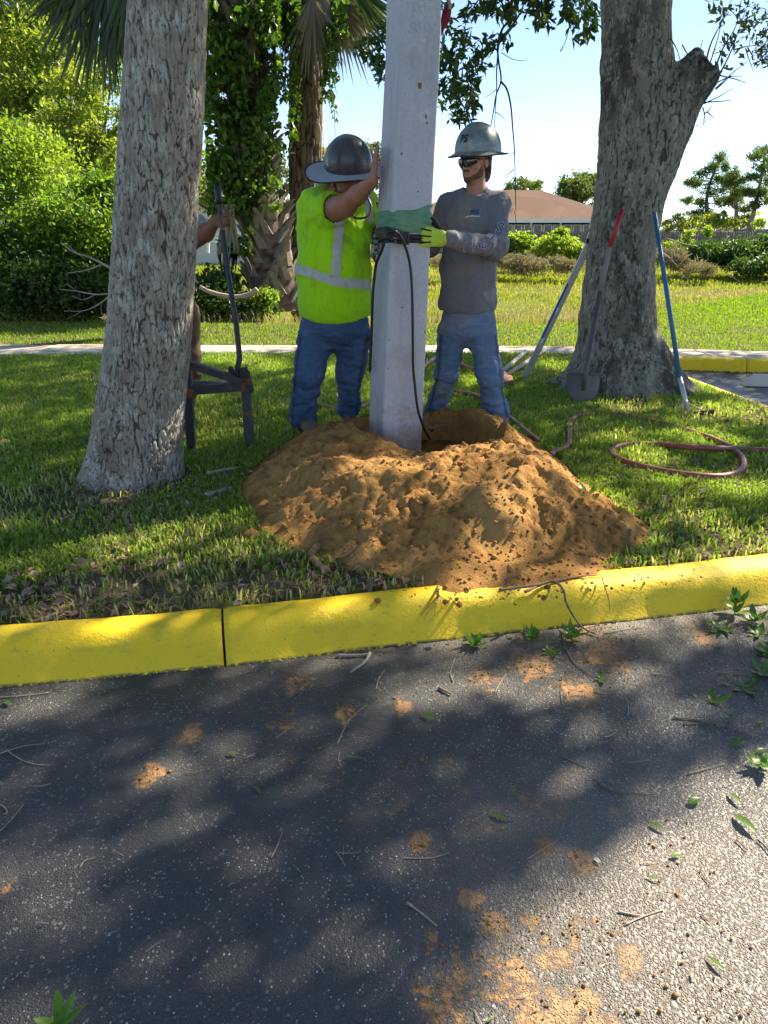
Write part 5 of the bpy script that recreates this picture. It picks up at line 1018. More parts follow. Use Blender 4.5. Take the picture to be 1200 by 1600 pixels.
# faces subdivided so that the surface can be slightly uneven
ring = []
for i in range(len(cor)):
    a_, b_ = np.array(cor[i]), np.array(cor[(i + 1) % len(cor)]); n = 10 if np.linalg.norm(a_ - b_) > .8 else 1
    for k in range(n): ring.append(a_ + (b_ - a_) * k / n)
V = np.array([pole_pt(z, u, v) for z in zs for (u, v) in ring]); n = len(ring); F = [(i * n + j, i * n + (j + 1) % n, (i + 1) * n + (j + 1) % n, (i + 1) * n + j) for i in range(len(zs) - 1) for j in range(n)] + [tuple((len(zs) - 1) * n + j for j in range(n))]
N = normals(V, np.array(F[:-1])); cen = np.stack([np.interp(V[:, 2], zc, xc), np.full(len(V), YP), V[:, 2]], 1); sg = np.sign((N * (V - cen)).sum(1).mean())
V = V + N * sg * (.0018 * fbm(V * 14, 4, 2) + .0012 * fbm(V * 3, 3, 7))[:, None]
if sg < 0: F = [f[::-1] for f in F]
obj('shaft', V, F, M['pole'], pole, True)
def text(body, size, m, parent, name, origin, xdir, ydir, ext=.002, bold=0.0, shear=0):
    cu = bpy.data.curves.new(name, 'FONT'); cu.body = body; cu.size = size; cu.extrude = ext; cu.align_x = 'CENTER'; cu.align_y = 'CENTER'; cu.offset = bold; cu.resolution_u = 3; cu.shear = shear
    tmp = bpy.data.objects.new(name, cu); COL.objects.link(tmp); dg = bpy.context.evaluated_depsgraph_get(); me = bpy.data.meshes.new_from_object(tmp.evaluated_get(dg)); bpy.data.objects.remove(tmp)
    V = np.zeros(len(me.vertices) * 3); me.vertices.foreach_get('co', V); V = V.reshape(-1, 3); F = [tuple(p.vertices) for p in me.polygons]; bpy.data.meshes.remove(me)
    x = np.array(xdir, float); x /= np.linalg.norm(x); y = np.array(ydir, float); y = y - x * (y @ x); y /= np.linalg.norm(y); z = np.cross(x, y)
    return V, F, x, y, z, np.array(origin, float)
def put_text(body, size, m, parent, name, origin, xdir, ydir, ext=.002, bold=0.0, shear=0, wrap=None):
    V, F, x, y, z, o = text(body, size, m, parent, name, origin, xdir, ydir, ext, bold, shear)
    W_ = o + V[:, :1] * x + V[:, 1:2] * y + V[:, 2:] * z
    if wrap is not None: W_ = wrap(V, W_)
    return obj(name, W_, F, m, parent, False)
fx = pole_pt(2.0, 1, -1) - pole_pt(2.0, -1, -1)
zt_ = at(652, 42, YP - .12)[2]; put_text('301S', .078, M['pole'], pole, 'cast_numbers', (pole_pt(zt_, .02, -1, .0005)), fx, (0, 0, 1), .0022, .001)
zt_ = at(652, 12, YP - .12)[2]; put_text('L C S', .045, M['pole'], pole, 'cast_letters', (pole_pt(zt_, .0, -1, .0005)), fx, (0, 0, 1), .0015, .0005)
for (px, py, r, e) in [(656, 133, .012, 1.3), (666, 181, .005, 2), (667, 191, .005, 1.6), (627, 241, .006, 1.2), (653, 299, .006, .8), (653, 340, .006, .5), (628, 480, .006, .6), (642, 462 + 20, .005, .5), (669, 520, .006, .8), (638, 638, .007, .4), (607, 575, .003, 3), (604, 530, .003, 2)]:
    z = at(px, py, YP - .12)[2]
    # position across the front face from the pixel
    best = min(np.linspace(-.9, .9, 61), key=lambda u: abs((lambda p: FPX * p[0] / (p[1] * math.cos(PITCH) + (EYE - p[2]) * math.sin(PITCH)) + 600 - px)(pole_pt(z, u, -1)))); p = pole_pt(z, best, -1, .0002)
    mb = MB(); mb.sphere((0, 0, 0), 1, 5); VV = np.concatenate(mb.V); a_ = PA; VV = VV * np.array([r, .0025, r * e]); VV = VV * (1 + .25 * vnoise(VV * 300, 3))[:, None]; VV = np.stack([VV[:, 0] * math.cos(a_) - VV[:, 1] * math.sin(a_), VV[:, 0] * math.sin(a_) + VV[:, 1] * math.cos(a_), VV[:, 2]], 1) + p
    obj('rust_spot', VV, mb.F, M['spall'], pole, True)
# green webbing sling wound round it (several overlapping turns)
sling = thing('webbing_sling', 'wide faded green webbing sling wrapped round the concrete pole', 'sling', pole_pt(1.45, 0, 0))
def band(name, ztop, zbot, off, m, parent, ruf=.006, nn=96, nz=9, seed=0, folds=1.0):
    """a cloth band hugging the pole; ztop/zbot: functions of the angle fraction 0..1"""
    V = []
    for i in range(nn):
        a = i / nn * 2 * math.pi; c_, s_ = math.cos(a), math.sin(a); k = 1 / (abs(c_) ** 6 + abs(s_) ** 6) ** (1 / 6.); u, v = c_ * k, s_ * k
        for j in range(nz):
            t_ = j / (nz - 1); z = zbot(a) + (ztop(a) - zbot(a)) * t_; bulge = off + ruf * (math.sin(t_ * 9 * folds + 1.7 * math.sin(a * 2 + seed) + seed) * .5 + .5) + .004 * math.sin(a * 5 + j * 1.3 + seed); bulge *= (.35 if j in (0, nz - 1) else 1); V.append(pole_pt(z, u, v, bulge))
    F = [(i * nz + j, ((i + 1) % nn) * nz + j, ((i + 1) % nn) * nz + j + 1, i * nz + j + 1) for i in range(nn) for j in range(nz - 1)]
    V = np.array(V); V = V + (.002 * fbm(V * 30, 3, seed))[:, None]; return obj(name, V, F, m, parent, True)
zA = at(630, 328, YP - .15)[2]; zB = at(630, 361, YP - .15)[2]; zE = at(675, 320, YP - .1)[2]
# angle 0 = local +x; front-right corner about -45 deg (screen right), front-left corner -135
tr = lambda a: zA + (zE - zA + .01) * math.exp(-((((a - 5.62) + math.pi) % (2 * math.pi) - math.pi) / .5) ** 2)
band('wrap_turn', lambda a: tr(a), lambda a: zB + .055 + .004 * math.sin(3 * a), .006, M['green'], sling, .007, seed=1)
band('wrap_turn', lambda a: zB + .078 + .006 * math.sin(2 * a), lambda a: zB + .02 + .004 * math.sin(4 * a), .012, M['green'], sling, .006, seed=2, nz=7)
band('wrap_turn', lambda a: zB + .040 + .008 * math.sin(a + 2), lambda a: zB - .004 + .006 * math.sin(2 * a + 1), .009, M['green'], sling, .006, seed=3, nz=6)
# black strap with buckle
zs0 = at(630, 366, YP - .15)[2]; zs1 = at(630, 379, YP - .15)[2]
strap = thing('ratchet_strap', 'black strap and buckle cinched round the pole under the green sling', 'strap', pole_pt(zs1, 0, 0))
band('strap_turn', lambda a: zs0, lambda a: zs1 + .012, .006, M['cable'], strap, .004, seed=5, nz=6)
band('strap_turn', lambda a: zs1 + .018, lambda a: zs1 - .002, .010, M['cable'], strap, .003, seed=6, nz=5)
bk = pole_pt((zs0 + zs1) / 2, -.50, -1, .03); r_, f_, u_ = frame((math.sin(PA), -math.cos(PA), 0)); rx_ = -r_
mb = MB(); mb.beam(bk - rx_ * .035, bk + rx_ * .03, .030, .055, (0, 0, 1)); mb.build('buckle', M['blackgloss'], strap)
mb = MB(); mb.beam(bk + rx_ * .030, bk + rx_ * .040, .045, .065, (0, 0, 1)); mb.build('buckle_bar', M['steel'], strap)
# cable coil bunched on the left corner and two hanging runs
cab = thing('cable', 'black rubber cable looped at the strap and hanging down the front of the pole', 'cable', pole_pt(zs0, -1, -1))
def onpole(px, py, u, v, out):  # a point that shows at (px,py), on the given face distance
    Y = pole_pt(at(px, py, YP - .12)[2], u, v, out)[1]; return at(px, py, Y)
for k in range(7):
    o_ = .004 * k; P = spline([at(586 + k * 1.2, 362 + k * 2.0, YP - .03), at(592 + k * 1.5, 357.5 + k * 2.2, YP - .14 - o_), at(606, 357 + k * 2.4, YP - .215 - o_), at(618 + k, 361 + k * 2.2, YP - .20), at(628 + k * 2, 366 + k * 1.6, YP - .175)], 5); mb = MB(); mb.tube(P, .0075, 8); mb.build('loop', M['cable'], cab, True)
P = spline([at(597, 382, YP - .17), at(600, 380, YP - .19), at(595, 395, YP - .16), at(588, 412, YP - .08), at(584, 440, YP - .06), at(582, 470, YP - .05), at(580.5, 520, YP - .03), at(578, 580, YP)], 8); mb = MB(); mb.tube(P, .0085, 10); mb.build('hanging_run', M['cable'], cab, True)
P = spline([at(603, 372, YP - .20), at(606, 364, YP - .235), at(614, 361, YP - .25), at(623, 366, YP - .235), at(631, 380, YP - .205), at(637, 397, YP - .190), at(641.5, 420, YP - .182), at(644, 460, YP - .178), at(645, 520, YP - .175), at(645.5, 570, YP - .17), at(648, 600, YP - .165), at(653, 640, YP - .15), at(661, 665, YP - .12), at(668, 680, YP - .08), at(672, 686, YP - .05)], 8); mb = MB(); mb.tube(P, .0078, 10); mb.build('hanging_run', M['cable'], cab, True)
# dark red cloth and rope end at the top right of the pole
rc = thing('hoist_rope', 'tan rope end with dark red cloth behind the top of the pole', 'rope', at(700, 20, YP + .05))
P = spline([at(699, -30, YP + .05), at(701, -3, YP + .05), at(703, 6, YP + .05), at(702, 14, YP + .05)], 5); mb = MB(); mb.tube(P, .008, 8); mb.build('rope', M['tan'], rc, True)
V = [at(x, y, YP + .05 + o) for o in (0, .03) for (x, y) in ((700, 5), (706, 9), (705, 22), (701, 36), (693, 48), (689, 58), (689, 30), (691, 17))]; obj('cloth', V, [tuple(range(7, -1, -1)), tuple(range(8, 16))] + [(j, (j + 1) % 8, 8 + (j + 1) % 8, 8 + j) for j in range(8)], M['redfab'], rc)
P = spline([at(692, 48, YP + .06), at(692, 62, YP + .06), at(690, 80, YP + .06), at(688, 95, YP + .06)], 4); mb = MB(); mb.tube(P, .004, 6); mb.build('cord', M['green'], rc, True)

# ================================================================== PEOPLE
def head(f, c, fwd, up, s=1.0, jaw=1.0, ear=True):
    r, fw, u = frame(fwd, up); M3 = [r, fw, u]; p = lambda a, b, d: c + s * (a * r + b * fw + d * u)
    f.ell(p(0, -.012, .035), np.array([.074, .094, .088]) * s, M3, .02)
    f.ell(p(0, .022, -.030), np.array([.062, .070, .080]) * s, M3, .03)
    f.cap(p(-.038, .020, -.070), p(0, .062, -.088), .026 * s * jaw, .024 * s, .025); f.cap(p(.038, .020, -.070), p(0, .062, -.088), .026 * s * jaw, .024 * s, .025)
    f.ell(p(0, .070, -.095), np.array([.022, .020, .018]) * s, M3, .02)
    f.cap(p(-.040, .074, .022), p(.040, .074, .022), .014 * s, .014 * s, .015)
    f.ell(p(-.031, .094, .002), np.array([.018, .014, .013]) * s, M3, .012, True); f.ell(p(.031, .094, .002), np.array([.018, .014, .013]) * s, M3, .012, True)
    f.ell(p(-.031, .076, .002), np.array([.013, .013, .012]) * s, M3, .004); f.ell(p(.031, .076, .002), np.array([.013, .013, .012]) * s, M3, .004)
    f.cap(p(0, .086, .010), p(0, .110, -.030), .008 * s, .012 * s, .010); f.ell(p(-.012, .098, -.034), np.array([.009, .010, .008]) * s, M3, .008); f.ell(p(.012, .098, -.034), np.array([.009, .010, .008]) * s, M3, .008)
    f.cap(p(-.018, .086, -.056), p(.018, .086, -.056), .008 * s, .008 * s, .006); f.cap(p(-.016, .085, -.068), p(.016, .085, -.068), .009 * s, .009 * s, .006); f.cap(p(-.022, .098, -.0615), p(.022, .098, -.0615), .0025 * s, .0025 * s, .003, True)
    f.ell(p(-.045, .062, -.020), np.array([.018, .02, .016]) * s, M3, .02); f.ell(p(.045, .062, -.020), np.array([.018, .02, .016]) * s, M3, .02)
    if ear:
        for e in (-1, 1): f.ell(p(e * .078, -.008, -.010), np.array([.009, .020, .032]) * s, M3, .006); f.ell(p(e * .086, .0, -.008), np.array([.006, .010, .018]) * s, M3, .003, True)
    return p, M3
def hand(f, wrist, d, nrm, side, curl=(20, 25, 20), s=1.0, spread=4, only=None, thumb=True, tcurl=25, inf=0.0):
    """d: towards the fingers, nrm: out of the palm, side: +1 thumb on d x nrm side"""
    d = np.array(d, float); d /= np.linalg.norm(d); nrm = np.array(nrm, float); nrm = nrm - d * (nrm @ d); nrm /= np.linalg.norm(nrm); sd = np.cross(d, nrm) * side; tips = []
    offs = [.033, .011, -.011, -.031]; ln = [.072, .080, .074, .058]
    for i in range(4):
        if only is not None and i not in only: continue
        k = wrist + d * .086 * s + sd * offs[i] * s
        if only is None: f.cap(wrist + sd * offs[i] * .55 * s + d * .008, k, (.0155 + inf) * s, (.0125 + inf) * s, .012)
        a = R(spread * (1.5 - i)); dd = d * math.cos(a) + sd * math.sin(a); p = k.copy(); cur = 0; rr_ = .0098 + inf
        for j in range(3):
            cur += R(curl[j]); v = dd * math.cos(cur) + nrm * math.sin(cur); q = p + v * ln[i] * s * (.46, .30, .24)[j]; f.cap(p, q, rr_ * s, (rr_ - .0008) * s, .004); p = q; rr_ -= .0008
        tips.append(p)
    if thumb:
        b0 = wrist + sd * .022 * s + d * .018 + nrm * .008; t1_ = d * .62 + sd * .78; t1_ /= np.linalg.norm(t1_); p1 = b0 + t1_ * .048 * s; a = R(tcurl); v = (d * .8 + sd * .35) * math.cos(a) + nrm * math.sin(a); v /= np.linalg.norm(v); p2 = p1 + v * .034 * s; p3 = p2 + (v + nrm * .2) / np.linalg.norm(v + nrm * .2) * .028 * s
        f.cap(b0, p1, (.0165 + inf) * s, (.0135 + inf) * s, .012); f.cap(p1, p2, (.0125 + inf) * s, (.0112 + inf) * s, .005); f.cap(p2, p3, (.0112 + inf) * s, (.0098 + inf) * s, .004)
    return tips
def folds(V, amp=.006, sc=(9, 9, 14), seed=0):
    S = V * np.array(sc); S = S + .8 * np.stack([vnoise(S * .5, seed), vnoise(S * .5, seed + 1), vnoise(S * .5, seed + 2)], 1)
    n1 = 1 - 2 * np.abs(fbm(S, 2, seed + 4)); return amp * (n1 - .5) + amp * .35 * fbm(V * 40, 2, seed + 8)
def legs(f, hip, knee, ank, rh, rk, ra, k=.04):
    f.cap(hip, knee, rh, rk, k); f.cap(knee, ank, rk, ra, k)
def stack_rings(V, ank, h, amp, seed=0):
    """trouser cloth bunching above the shoe"""
    w = np.exp(-((V[:, 2] - ank[2] - h * .25) / (h * .42)) ** 2) * (np.hypot(V[:, 0] - ank[0], V[:, 1] - ank[1]) < .22)
    return .6 * amp * w * (.35 + .65 * sstep(-.3, .3, vnoise(V * np.array([7, 7, 22]), seed + 5))) * np.sin((V[:, 2] - ank[2]) * 70 + 4.5 * vnoise(V * 7, seed) + 9 * (V[:, 0] - ank[0]) * math.sin(seed + 1) * 3)
def boot(c, fwd, name, parent, m=None, s=1.0):
    r, fw, u = frame(fwd); c = np.array(c, float); f = Field(c - .22, c + .25, .007); f.ell(c + fw * .05 * s + u * .045, np.array([.050, .14, .048]) * s, [r, fw, u], .02); f.cap(c - fw * .045 + u * .05, c - fw * .045 + u * .14, .048 * s, .052 * s, .04); f.ell(c + fw * .11 * s + u * .040, np.array([.048, .065, .042]) * s, [r, fw, u], .02)
    f.cut(lambda X, Y, Z: (c[2] + .002) - Z + 0 * X + 0 * Y); o = body(name, f, m or M['boot'], parent); f = Field(c - .22, c + .25, .008); f.ell(c + fw * .045 * s + u * .012, np.array([.057, .158, .030]) * s, [r, fw, u], .01); f.cut(lambda X, Y, Z: np.maximum(c[2] - .012 - Z, Z - c[2] - .018) + 0 * X + 0 * Y); body('sole', f, M['edge'], o); return o

# ---------------- worker in high-visibility shirt, left of the pole
Y1 = 4.95
pA = thing('person', 'stout worker in lime high-visibility shirt and black hard hat with wide brim, pushing the pole', 'person', (-.40, Y1, .18))
hipL, kneeL, ankL = at(502, 520, Y1), at(480, 588, Y1 - .10), at(473, 648, Y1 - .04)
hipR, kneeR, ankR = at(552, 520, Y1 + .03), at(547, 585, Y1 + .08), at(546, 636, Y1 + .22)
chest = at(524, 350, Y1); belly = at(523, 440, Y1 - .05); shL = at(491, 322, Y1 - .02); shR = at(570, 318, Y1 + .12); neck = at(528, 300, Y1 - .03)
hc = at(541, 283, Y1 - .16); elb = at(540, 321, Y1 - .36); wri = at(583, 283, YP - .03)
lo, hi = (-.95, 4.05, .05), (.12, 5.5, 2.1)
f = Field(lo, hi, .0068)
f.cap(hipL, kneeL, .085, .06); f.cap(kneeL, ankL, .06, .042); f.cap(hipR, kneeR, .085, .06); f.cap(kneeR, ankR, .06, .042); f.ell(belly, (.20, .17, .22)); f.ell(chest, (.19, .14, .2)); f.cap(shL, shR, .07)
f.cap(chest + (0, 0, .1), neck, .09, .07); f.cap(neck, hc + np.array([0, .03, -.03]), .072, .068, .03)
pf, M3 = head(f, hc, (.42, -.9, -.42), (0.10, -.30, 1), 1.06)
shA = at(499, 334, Y1 - .06); f.cap(shL, shA, .07, .072, .03); f.cap(shA, elb, .072, .060, .03); f.cap(shA * .45 + elb * .55, elb, .066, .060, .02); f.cap(elb, elb * .55 + wri * .45, .058, .050, .02); f.cap(elb * .55 + wri * .45, wri, .050, .030, .02)
hand(f, wri, (.10, 0.02, 1), (1, .15, 0), 1, (4, 4, 4), 1.06, 3, tcurl=5)
elR = at(590, 370, Y1 + .12); f.cap(shR, elR, .06, .05); f.cap(elR, at(606, 345, YP + .38), .048, .03); hand(f, at(606, 345, YP + .36), (.25, -.4, .9), (-.2, -1, 0), -1, (10, 10, 10), 1.0)
body('body', f, M['skinA'], pA, lambda V: .0008 * fbm(V * 60, 2))
# shirt
f = Field(lo, hi, .0085)
f.ell(at(522, 425, Y1 - .03), (.245, .225, .30), None, .06); f.ell(at(522, 360, Y1 - .01), (.235, .185, .24), None, .06); f.ell(at(524, 475, Y1 - .03), (.240, .215, .20), None, .05); f.cap(shL + (0, 0, -.005), at(552, 312, Y1 + .10), .088, .085, .05)
f.cap(shL, shA, .098, .104, .05); f.cap(shA, shA * .55 + elb * .45, .104, .104, .04)
sa = shA * .55 + elb * .45; sn = (elb - shA); sn /= np.linalg.norm(sn)
f.cap(shR, shR * .6 + elR * .4, .09, .088, .04)
# sleeve opening
f.cap(sa + sn * .035, sa + sn * .16, .074, .092, .004, True)
f.ell(neck + np.array([.02, -.03, .055]), (.082, .09, .075), None, .01, True)
xm = at(524, 508, Y1)[0]; zb = at(524, 507, Y1 - .2)[2]; zs_ = at(465, 492, Y1 - .1)[2]
f.cut(lambda X, Y, Z: (zb + (zs_ - zb) * np.clip(np.abs(X - xm) / .24, 0, 1.2) ** 2) - Z + 0 * Y)
def wrA(V): 
    w = .5 + .5 * sstep(1.0, 1.5, V[:, 2]); d = np.linalg.norm(V - sa, axis=1)
    rad = .004 * np.sin(11 * np.arctan2(V[:, 2] - sa[2], V[:, 0] - sa[0] + .02) + 3 * vnoise(V * 6, 2)) * np.exp(-((d - .18) / .10) ** 2)
    drap = .006 * np.sin(V[:, 0] * 42 + 3 * vnoise(V * 5, 7) + 1.5 * V[:, 2]) * sstep(1.52, 1.25, V[:, 2]) * sstep(.95, 1.15, V[:, 2])
    return (folds(V, .009, (7, 7, 9), 3) + folds(V, .004, (16, 16, 20), 33)) * w + rad + drap
VA, QA = f.mesh(wrA); shirt = obj('shirt', VA, QA, M['hiviz'], pA, True)
def decal(name, V, Q, test, m, parent, off=.0025, nmin=None):
    """a sewn-on strip: the part of the garment surface selected by test, lifted a little"""
    N = normals(V, Q); c = V[Q].mean(1); k = test(c, N[Q].mean(1)); q = Q[k]
    if not len(q): return None
    u, inv = np.unique(q.ravel(), return_inverse=True); return obj(name, V[u] + N[u] * off, inv.reshape(q.shape), m, parent, True)
def px_of(P): 
    d = P[:, 1] * math.cos(PITCH) + (EYE - P[:, 2]) * math.sin(PITCH); return 600 + FPX * P[:, 0] / d, 800 - FPX * (P[:, 1] * math.sin(PITCH) * -1 * -1 * 0 + (P[:, 2] - EYE) * math.cos(PITCH) + P[:, 1] * math.sin(PITCH)) / d
decal('reflective_band', VA, QA, lambda c, n: (lambda x, y: (np.abs(y - (419 + 22 * np.clip((x - 463) / 65, 0, 1) + 4 * np.clip((x - 528) / 50, 0, 1) - 0 * x)) < 7.6) & (c[:, 1] < Y1 + .04))(*px_of(c)), M['refl'], shirt)
decal('reflective_band', VA, QA, lambda c, n: (c[:, 1] >= Y1 + .04) & (np.abs(c[:, 2] - 1.16) < .03), M['refl'], shirt)
decal('reflective_stripe', VA, QA, lambda c, n: (lambda x, y: (np.abs(x - (524 + (435 - y) * .075)) < 7.2) & (y < 432) & (y > 318) & (n[:, 1] < -.1))(*px_of(c)), M['refl'], shirt)
decal('reflective_stripe', VA, QA, lambda c, n: (lambda x, y: (np.abs(x - (577 + (y - 330) * .04)) < 6) & (y < 358) & (y > 305) & (n[:, 1] < -.1))(*px_of(c)), M['refl'], shirt)
decal('pocket', VA, QA, lambda c, n: (lambda x, y: (x > 559) & (x < 584) & (y > 346) & (y < 380) & (n[:, 1] < -.05))(*px_of(c)), M['hiviz'], shirt, .004)
pt = decal('pocket_tag', VA, QA, lambda c, n: (lambda x, y: (x > 579) & (x < 585) & (y > 362) & (y < 371) & (n[:, 1] < -.0))(*px_of(c)), M['logo_blue'], shirt, .006)
# jeans
def jeans(lo, hi, hips, L, Rr, m, parent, seed, hemz=0, seamf=None, top=None, h=.0085):
    f = Field(lo, hi, h)
    for (c, r) in hips: f.ell(c, r, None, .05)
    for (hp, kn, an, rh, rk, ra) in (L, Rr):
        f.cap(hp, kn, rh, rk, .035); f.cap(kn, an, rk, ra, .03); f.cap(an + np.array([0, 0, .04]), an - np.array([0, 0, .015]), ra * 1.04, ra * 1.12, .02)
    for (hp, kn, an, rh, rk, ra) in (L, Rr): f.cap(an - np.array([0, 0, .09]), an - np.array([0, 0, .10]), ra * 1.0, ra * 1.0, .004, True)
    if top is not None: f.cut(lambda X, Y, Z: Z - top + 0 * X + 0 * Y)
    def w(V): return (folds(V, .015, (6, 6, 10), seed) + folds(V, .006, (15, 15, 24), seed + 30)) * (.5 + .6 * sstep(1.0, .7, V[:, 2])) + stack_rings(V, L[2], .26, .011, seed) + stack_rings(V, Rr[2], .26, .011, seed + 3) + stack_rings(V, L[1] - np.array([0, 0, .05]), .16, .004, seed) + stack_rings(V, Rr[1] - np.array([0, 0, .05]), .16, .004, seed)
    V, Q = f.mesh(w)
    def seam(V):
        o = np.zeros(len(V))
        for (hp, kn, an, rh, rk, ra), sg in ((L, -1), (Rr, 1)):
            x = np.interp(V[:, 2], [an[2], kn[2], hp[2]], [an[0], kn[0], hp[0]]); r = np.interp(V[:, 2], [an[2], kn[2], hp[2]], [ra, rk, rh]); yy = np.interp(V[:, 2], [an[2], kn[2], hp[2]], [an[1], kn[1], hp[1]])
            o = np.maximum(o, np.exp(-((V[:, 0] - (x + sg * r * .80)) / .010) ** 2) * (V[:, 1] < yy) * (V[:, 2] < hp[2]) * (sg * (V[:, 0] - x) > 0))
        return o
    return obj('jeans', V, Q, m, parent, True, {'seam': seam(V)})
jeans(lo, hi, [(at(524, 500, Y1 - .01), (.215, .185, .15)), (at(524, 515, Y1 + .02), (.20, .16, .14))], (at(496, 520, Y1), kneeL, ankL, .125, .092, .080), (at(553, 520, Y1 + .03), kneeR, ankR, .118, .088, .070), M['denimA'], pA, 11, top=at(524, 488, Y1)[2])
boot((ankL[0] + .02, ankL[1] - .03, g1(ankL[0] + .02, ankL[1] - .08) + .010), (.45, -1, 0), 'boot', pA); boot((ankR[0], ankR[1], g1(ankR[0], ankR[1] - .04) + .01), (.2, -1, 0), 'boot', pA)
# hard hat, cloth brim, neck flap, safety glasses and lanyard
def dome(c, up, fwd, r, name, m, parent, ridge=.006, n=40, low=-.12, brim=None, asym=1.0):
    u = np.array(up, float); u /= np.linalg.norm(u); fw = np.array(fwd, float); fw = fw - u * (fw @ u); fw /= np.linalg.norm(fw); rr_ = np.cross(fw, u); V = []; F = []; nr = 22
    for i in range(nr + 1):
        ph = (math.pi / 2 - low) * i / nr + low * 0; el = math.pi / 2 - (math.pi / 2 - low) * (i / nr) ** 1.0
        for j in range(n):
            a = 2 * math.pi * j / n; cr = max(0.0, math.cos(el)) ** .86; h = math.sin(el) if el > 0 else math.sin(el)
            rg = ridge * .6 * math.exp(-(math.sin(a) * cr / .22) ** 2) * (h > .2)
            V.append(c + rr_ * r[0] * cr * math.sin(a) + fw * r[1] * cr * math.cos(a) + u * (r[2] * h + rg))
    for i in range(nr):
        for j in range(n): F.append((i * n + j, (i + 1) * n + j, (i + 1) * n + (j + 1) % n, i * n + (j + 1) % n))
    return obj(name, V, F, m, parent, True), (rr_, fw, u)
hatc = at(545, 259, Y1 - .14)
hat, (r_, f_, u_) = dome(hatc, (-.04, -.37, 1), (.25, -.9, 0), (.142, .158, .165), 'hard_hat', M['carbon'], pA, .006, low=-.10)
def brim(c, fr, a0, b0, a1, b1, name, m, parent, drop, wave=.006, th=.004, off=(0, 0), n=72, k=9):
    r_, f_, u_ = fr; V = []
    for side_ in (0, 1):
        for i in range(k):
            t_ = i / (k - 1)
            for j in range(n):
                a = 2 * math.pi * j / n; ra = a0 + (a1 - a0) * t_; rb = b0 + (b1 - b0) * t_
                V.append(c + r_ * (ra * math.sin(a) + off[0] * t_) + f_ * (rb * math.cos(a) + off[1] * t_) + u_ * (-drop(t_, a) + wave * math.sin(3 * a + 1) * t_ - th * side_))
    F = []
    for s_ in (0, 1):
        for i in range(k - 1):
            for j in range(n):
                q = (s_ * k * n + i * n + j, s_ * k * n + (i + 1) * n + j, s_ * k * n + (i + 1) * n + (j + 1) % n, s_ * k * n + i * n + (j + 1) % n); F.append(q if s_ == 0 else q[::-1])
    for j in range(n): F.append(((k - 1) * n + j, k * n + (k - 1) * n + j, k * n + (k - 1) * n + (j + 1) % n, (k - 1) * n + (j + 1) % n))
    o = obj(name, V, F, m, parent, True); e = V[(k - 1) * n:k * n]; mb = MB(); mb.tube(list(e) + [e[0]], .0045, 6, False); mb.build('edge_binding', M['edge'], o, True); return o
brim(hatc + np.array([-.020, -.01, -.012]), (r_, f_, u_), .112, .125, .240, .245, 'brim', M['brim'], hat, lambda t, a: .014 * t, .010, off=(0, 0))
f = Field(hatc - .35, hatc + .2, .007); nb = at(505, 283, Y1 - .05); f.ell(nb, (.052, .07, .042), None, .02); f.cap(at(496, 272, Y1 - .05), at(520, 296, Y1 - .02), .022, .03, .03); body('neck_shade', f, M['refl'], pA, lambda V: folds(V, .005, (20, 20, 20), 6))
f = Field(hatc - .35, hatc + .2, .007); f.cap(at(498, 286, Y1 - .09), at(512, 283, Y1 - .12), .018, .016, .02); f.ell(at(508, 280, Y1 - .11), (.028, .03, .014), None, .01); body('neck_shade', f, M['hiviz'], pA)
mb = MB(); mb.tube([at(496, 272, Y1 - .14), at(497, 285, Y1 - .15), at(498, 294, Y1 - .15)], .005, 6); mb.build('cord', M['white'], pA, True)
f = Field(hc - .2, hc + .2, .006); 
for a in (-.04, -.02, 0, .02, .04): f.cap(pf(a, .072 - abs(a) * .3, -.075), pf(a * .8, .074 - abs(a) * .4, -.105), .020, .018, .02)
f.cap(pf(-.066, .01, -.02), pf(-.045, .045, -.085), .012, .018, .02); f.cap(pf(.066, .01, -.02), pf(.045, .045, -.085), .012, .018, .02); body('beard', f, M['beard'], pA, lambda V: .002 * fbm(V * 90, 2))
P = spline([at(548, 333, Y1 - .20), at(555, 340, Y1 - .22), at(565, 341, Y1 - .22), at(575, 337, Y1 - .2), at(580, 327, Y1 - .17), at(578, 316, Y1 - .15), at(574, 309, Y1 - .13)], 6); mb = MB(); mb.tube(P, .0065, 8); mb.build('lanyard', M['cable'], pA, True)

# ---------------- worker in grey long-sleeved shirt, right of the pole
YB2 = 4.98
pB = thing('person', 'slim bearded worker in grey long-sleeved shirt, dark sunglasses and scuffed metal hard hat', 'person', (.62, YB2, .2))
hipL, kneeL, ankL = at(706, 520, YB2), at(697, 586, YB2 + .02), at(681, 640, YB2 + .12)
hipR, kneeR, ankR = at(752, 520, YB2), at(765, 586, YB2 - .08), at(775, 648, YB2 - .05)
chest = at(735, 355, YB2); neck = at(744, 300, YB2 - .01); shL = at(702, 322, YB2 + .06); shR = at(779, 322, YB2 - .03)
hc = at(742, 252, YB2 - .04); elb = at(775, 388, YB2 - .16); wri = at(690, 373, YP - .07)
lo, hi = (.12, 4.1, .05), (1.1, 5.5, 2.15)
f = Field(lo, hi, .0066)
f.cap(hipL, kneeL, .075, .05); f.cap(kneeL, ankL, .05, .04); f.cap(hipR, kneeR, .075, .05); f.cap(kneeR, ankR, .05, .04); f.ell(at(732, 450, YB2), (.15, .11, .22)); f.ell(chest, (.16, .115, .2)); f.cap(shL, shR, .05)
f.cap(chest + (0, 0, .1), neck, .08, .058); f.cap(neck, hc + np.array([.005, .02, -.03]), .060, .057, .02)
pf, M3 = head(f, hc, (-.66, -.75, -.12), (-.05, -.08, 1), 1.0)
